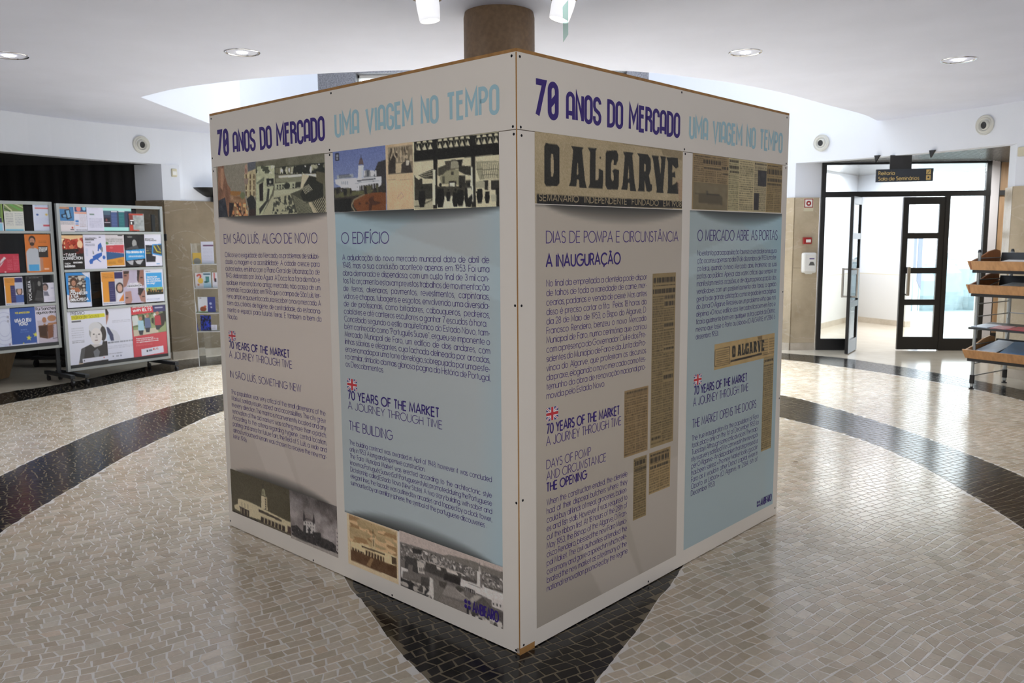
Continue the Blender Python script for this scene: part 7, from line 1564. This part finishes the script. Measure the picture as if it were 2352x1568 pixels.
def tray(zl, name, reddish):
    """sloping wooden tray: low board at the near side, curved end boards"""
    for b in (-.03, RLn - .05):
        m_ = MB(); prof = [(-.10, zl + .00), (-.135, zl + .085), (.06, zl + .13), (.22, zl + .185), (.34, zl + .205), (.42, zl + .19), (.44, zl + .15), (.42, zl + .02)]
        v = [RP(a, b, z) for a, z in prof] + [RP(a, b + .018, z) for a, z in prof]; n = len(prof)
        m_.add(v, [tuple(range(n)), tuple(range(2 * n - 1, n - 1, -1))] + [(k, k + n, (k + 1) % n + n, (k + 1) % n) for k in range(n)]); m_.build('tray_end', M['wood_r'] if reddish else M['wood'], rk)
    m_ = MB(); v = [RP(-.10, -.03, zl), RP(-.135, -.05, zl + .088), RP(-.117, -.05, zl + .092), RP(-.082, -.03, zl)] + [RP(-.10, RLn, zl), RP(-.135, RLn, zl + .088), RP(-.117, RLn, zl + .092), RP(-.082, RLn, zl)]
    m_.add(v, [(0, 1, 2, 3), (7, 6, 5, 4), (0, 4, 5, 1), (1, 5, 6, 2), (2, 6, 7, 3), (3, 7, 4, 0)]); m_.build('tray_front', M['wood'], rk)
    m_ = MB(); v = [RP(-.10, -.01, zl - .03), RP(.43, -.01, zl + .02), RP(.43, RLn - .02, zl + .02), RP(-.10, RLn - .02, zl - .03)]; v += [q + np.array([0, 0, .028]) for q in v]
    m_.add(v, [(3, 2, 1, 0), (4, 5, 6, 7), (0, 1, 5, 4), (1, 2, 6, 5), (2, 3, 7, 6), (3, 0, 4, 7)]); m_.build('tray_bottom', M['blackp'], rk)
    MB().add([RP(.40, -.0, zl + .03), RP(.40, RLn, zl + .03), RP(.43, RLn, zl + .17), RP(.43, 0, zl + .17), RP(.41, -.0, zl + .03), RP(.41, RLn, zl + .03), RP(.44, RLn, zl + .17), RP(.44, 0, zl + .17)], [(0, 1, 2, 3), (7, 6, 5, 4), (0, 4, 5, 1), (1, 5, 6, 2), (2, 6, 7, 3), (3, 7, 4, 0)]).build('tray_back', M['alu_d'], rk)
TZ = [.335, 1.005, 1.245]
for k, z in enumerate(TZ): tray(z, 't', k > 0)
m_ = MB(); v = [RP(-.13, .0, .640), RP(.30, 0, .665), RP(.30, RLn, .665), RP(-.13, RLn, .640)]; v += [q + np.array([0, 0, .02]) for q in v]
m_.add(v, [(3, 2, 1, 0), (4, 5, 6, 7), (0, 1, 5, 4), (1, 2, 6, 5), (2, 3, 7, 6), (3, 0, 4, 7)]).build('flat_shelf', M['alu_d'], rk)
for z in (.56, .77): MB().tube([RP(.36, .14, z - .04), RP(.62, .02, z), RP(.62, .6, z)], .005, 6).build('bracket_wire', M['wire'], rk)
def sheet(a0, a1, b0, b1, z, sl, c, label, rot=0.0, g='brochures lying on the magazine rack'):
    ca = (a0 + a1) / 2; cb = (b0 + b1) / 2; cr, sr_ = math.cos(rot), math.sin(rot); v = []
    for h_ in (0, .006):
        for a, b in ((a0, b0), (a1, b0), (a1, b1), (a0, b1)):
            x, y = a - ca, b - cb; a2_, b2_ = ca + x * cr - y * sr_, cb + x * sr_ + y * cr; v.append(RP(a2_, b2_, z + (a2_ + .1) * sl + h_))
    MB().add(v, [(3, 2, 1, 0), (4, 5, 6, 7), (0, 1, 5, 4), (1, 2, 6, 5), (2, 3, 7, 6), (3, 0, 4, 7)]).build('brochure', c, label=label, category='brochure', group=g)
BW = mat('pale_blue_brochure', (.62, .70, .80), .35, var=.12, vscale=9); BB = mat('blue_brochure', (.03, .19, .42), .3, var=.1, vscale=6); BR = mat('red_white_brochure', (.55, .25, .27), .4, var=.4, vscale=14)
z = TZ[0] + .045
sheet(-.06, .36, .03, .24, z, .24, BW, 'pale blue brochure in the lowest wooden tray', .12)
sheet(-.04, .36, .25, .62, z + .006, .24, BB, 'bright blue brochure beside the pale one in the lowest tray', -.1)
z = .662
sheet(-.10, .14, .02, .19, z, .058, BW, 'pale grey leaflet at the end of the flat dark shelf', .1)
sheet(-.11, .10, .20, .36, z, .058, BR, 'reddish printed leaflet next on the flat dark shelf', -.08)
sheet(-.11, .10, .37, .56, z, .058, mat('red_brochure', (.5, .08, .1), .4, var=.3, vscale=12), 'darker red leaflet farther along the flat dark shelf', .05)
z = TZ[1] + .002; sheet(.06, .36, .16, .38, z + .05, .10, BW, 'pale brochure in the middle wooden tray', .05); sheet(.05, .36, .39, .6, z + .05, .10, BB, 'blue brochure in the middle wooden tray', .05)
z = TZ[2] + .002; sheet(-.02, .3, .14, .36, z + .055, .09, mat('white_brochure', (.75, .76, .78), .4, var=.04), 'white brochure in the topmost wooden tray', .0)
# a fallen leaf on the mosaic
q = at_z(1827, 1061)
m_ = MB(); m_.add([q + np.array(v) for v in ((-.02, 0, .001), (0, -.008, .006), (.024, .002, .002), (0, .010, .004))], [(0, 1, 2, 3)]); m_.build('leaf', mat('dry_leaf', (.2, .12, .05), .7), label='tiny dry leaf on the pale mosaic beside the cube', category='leaf')
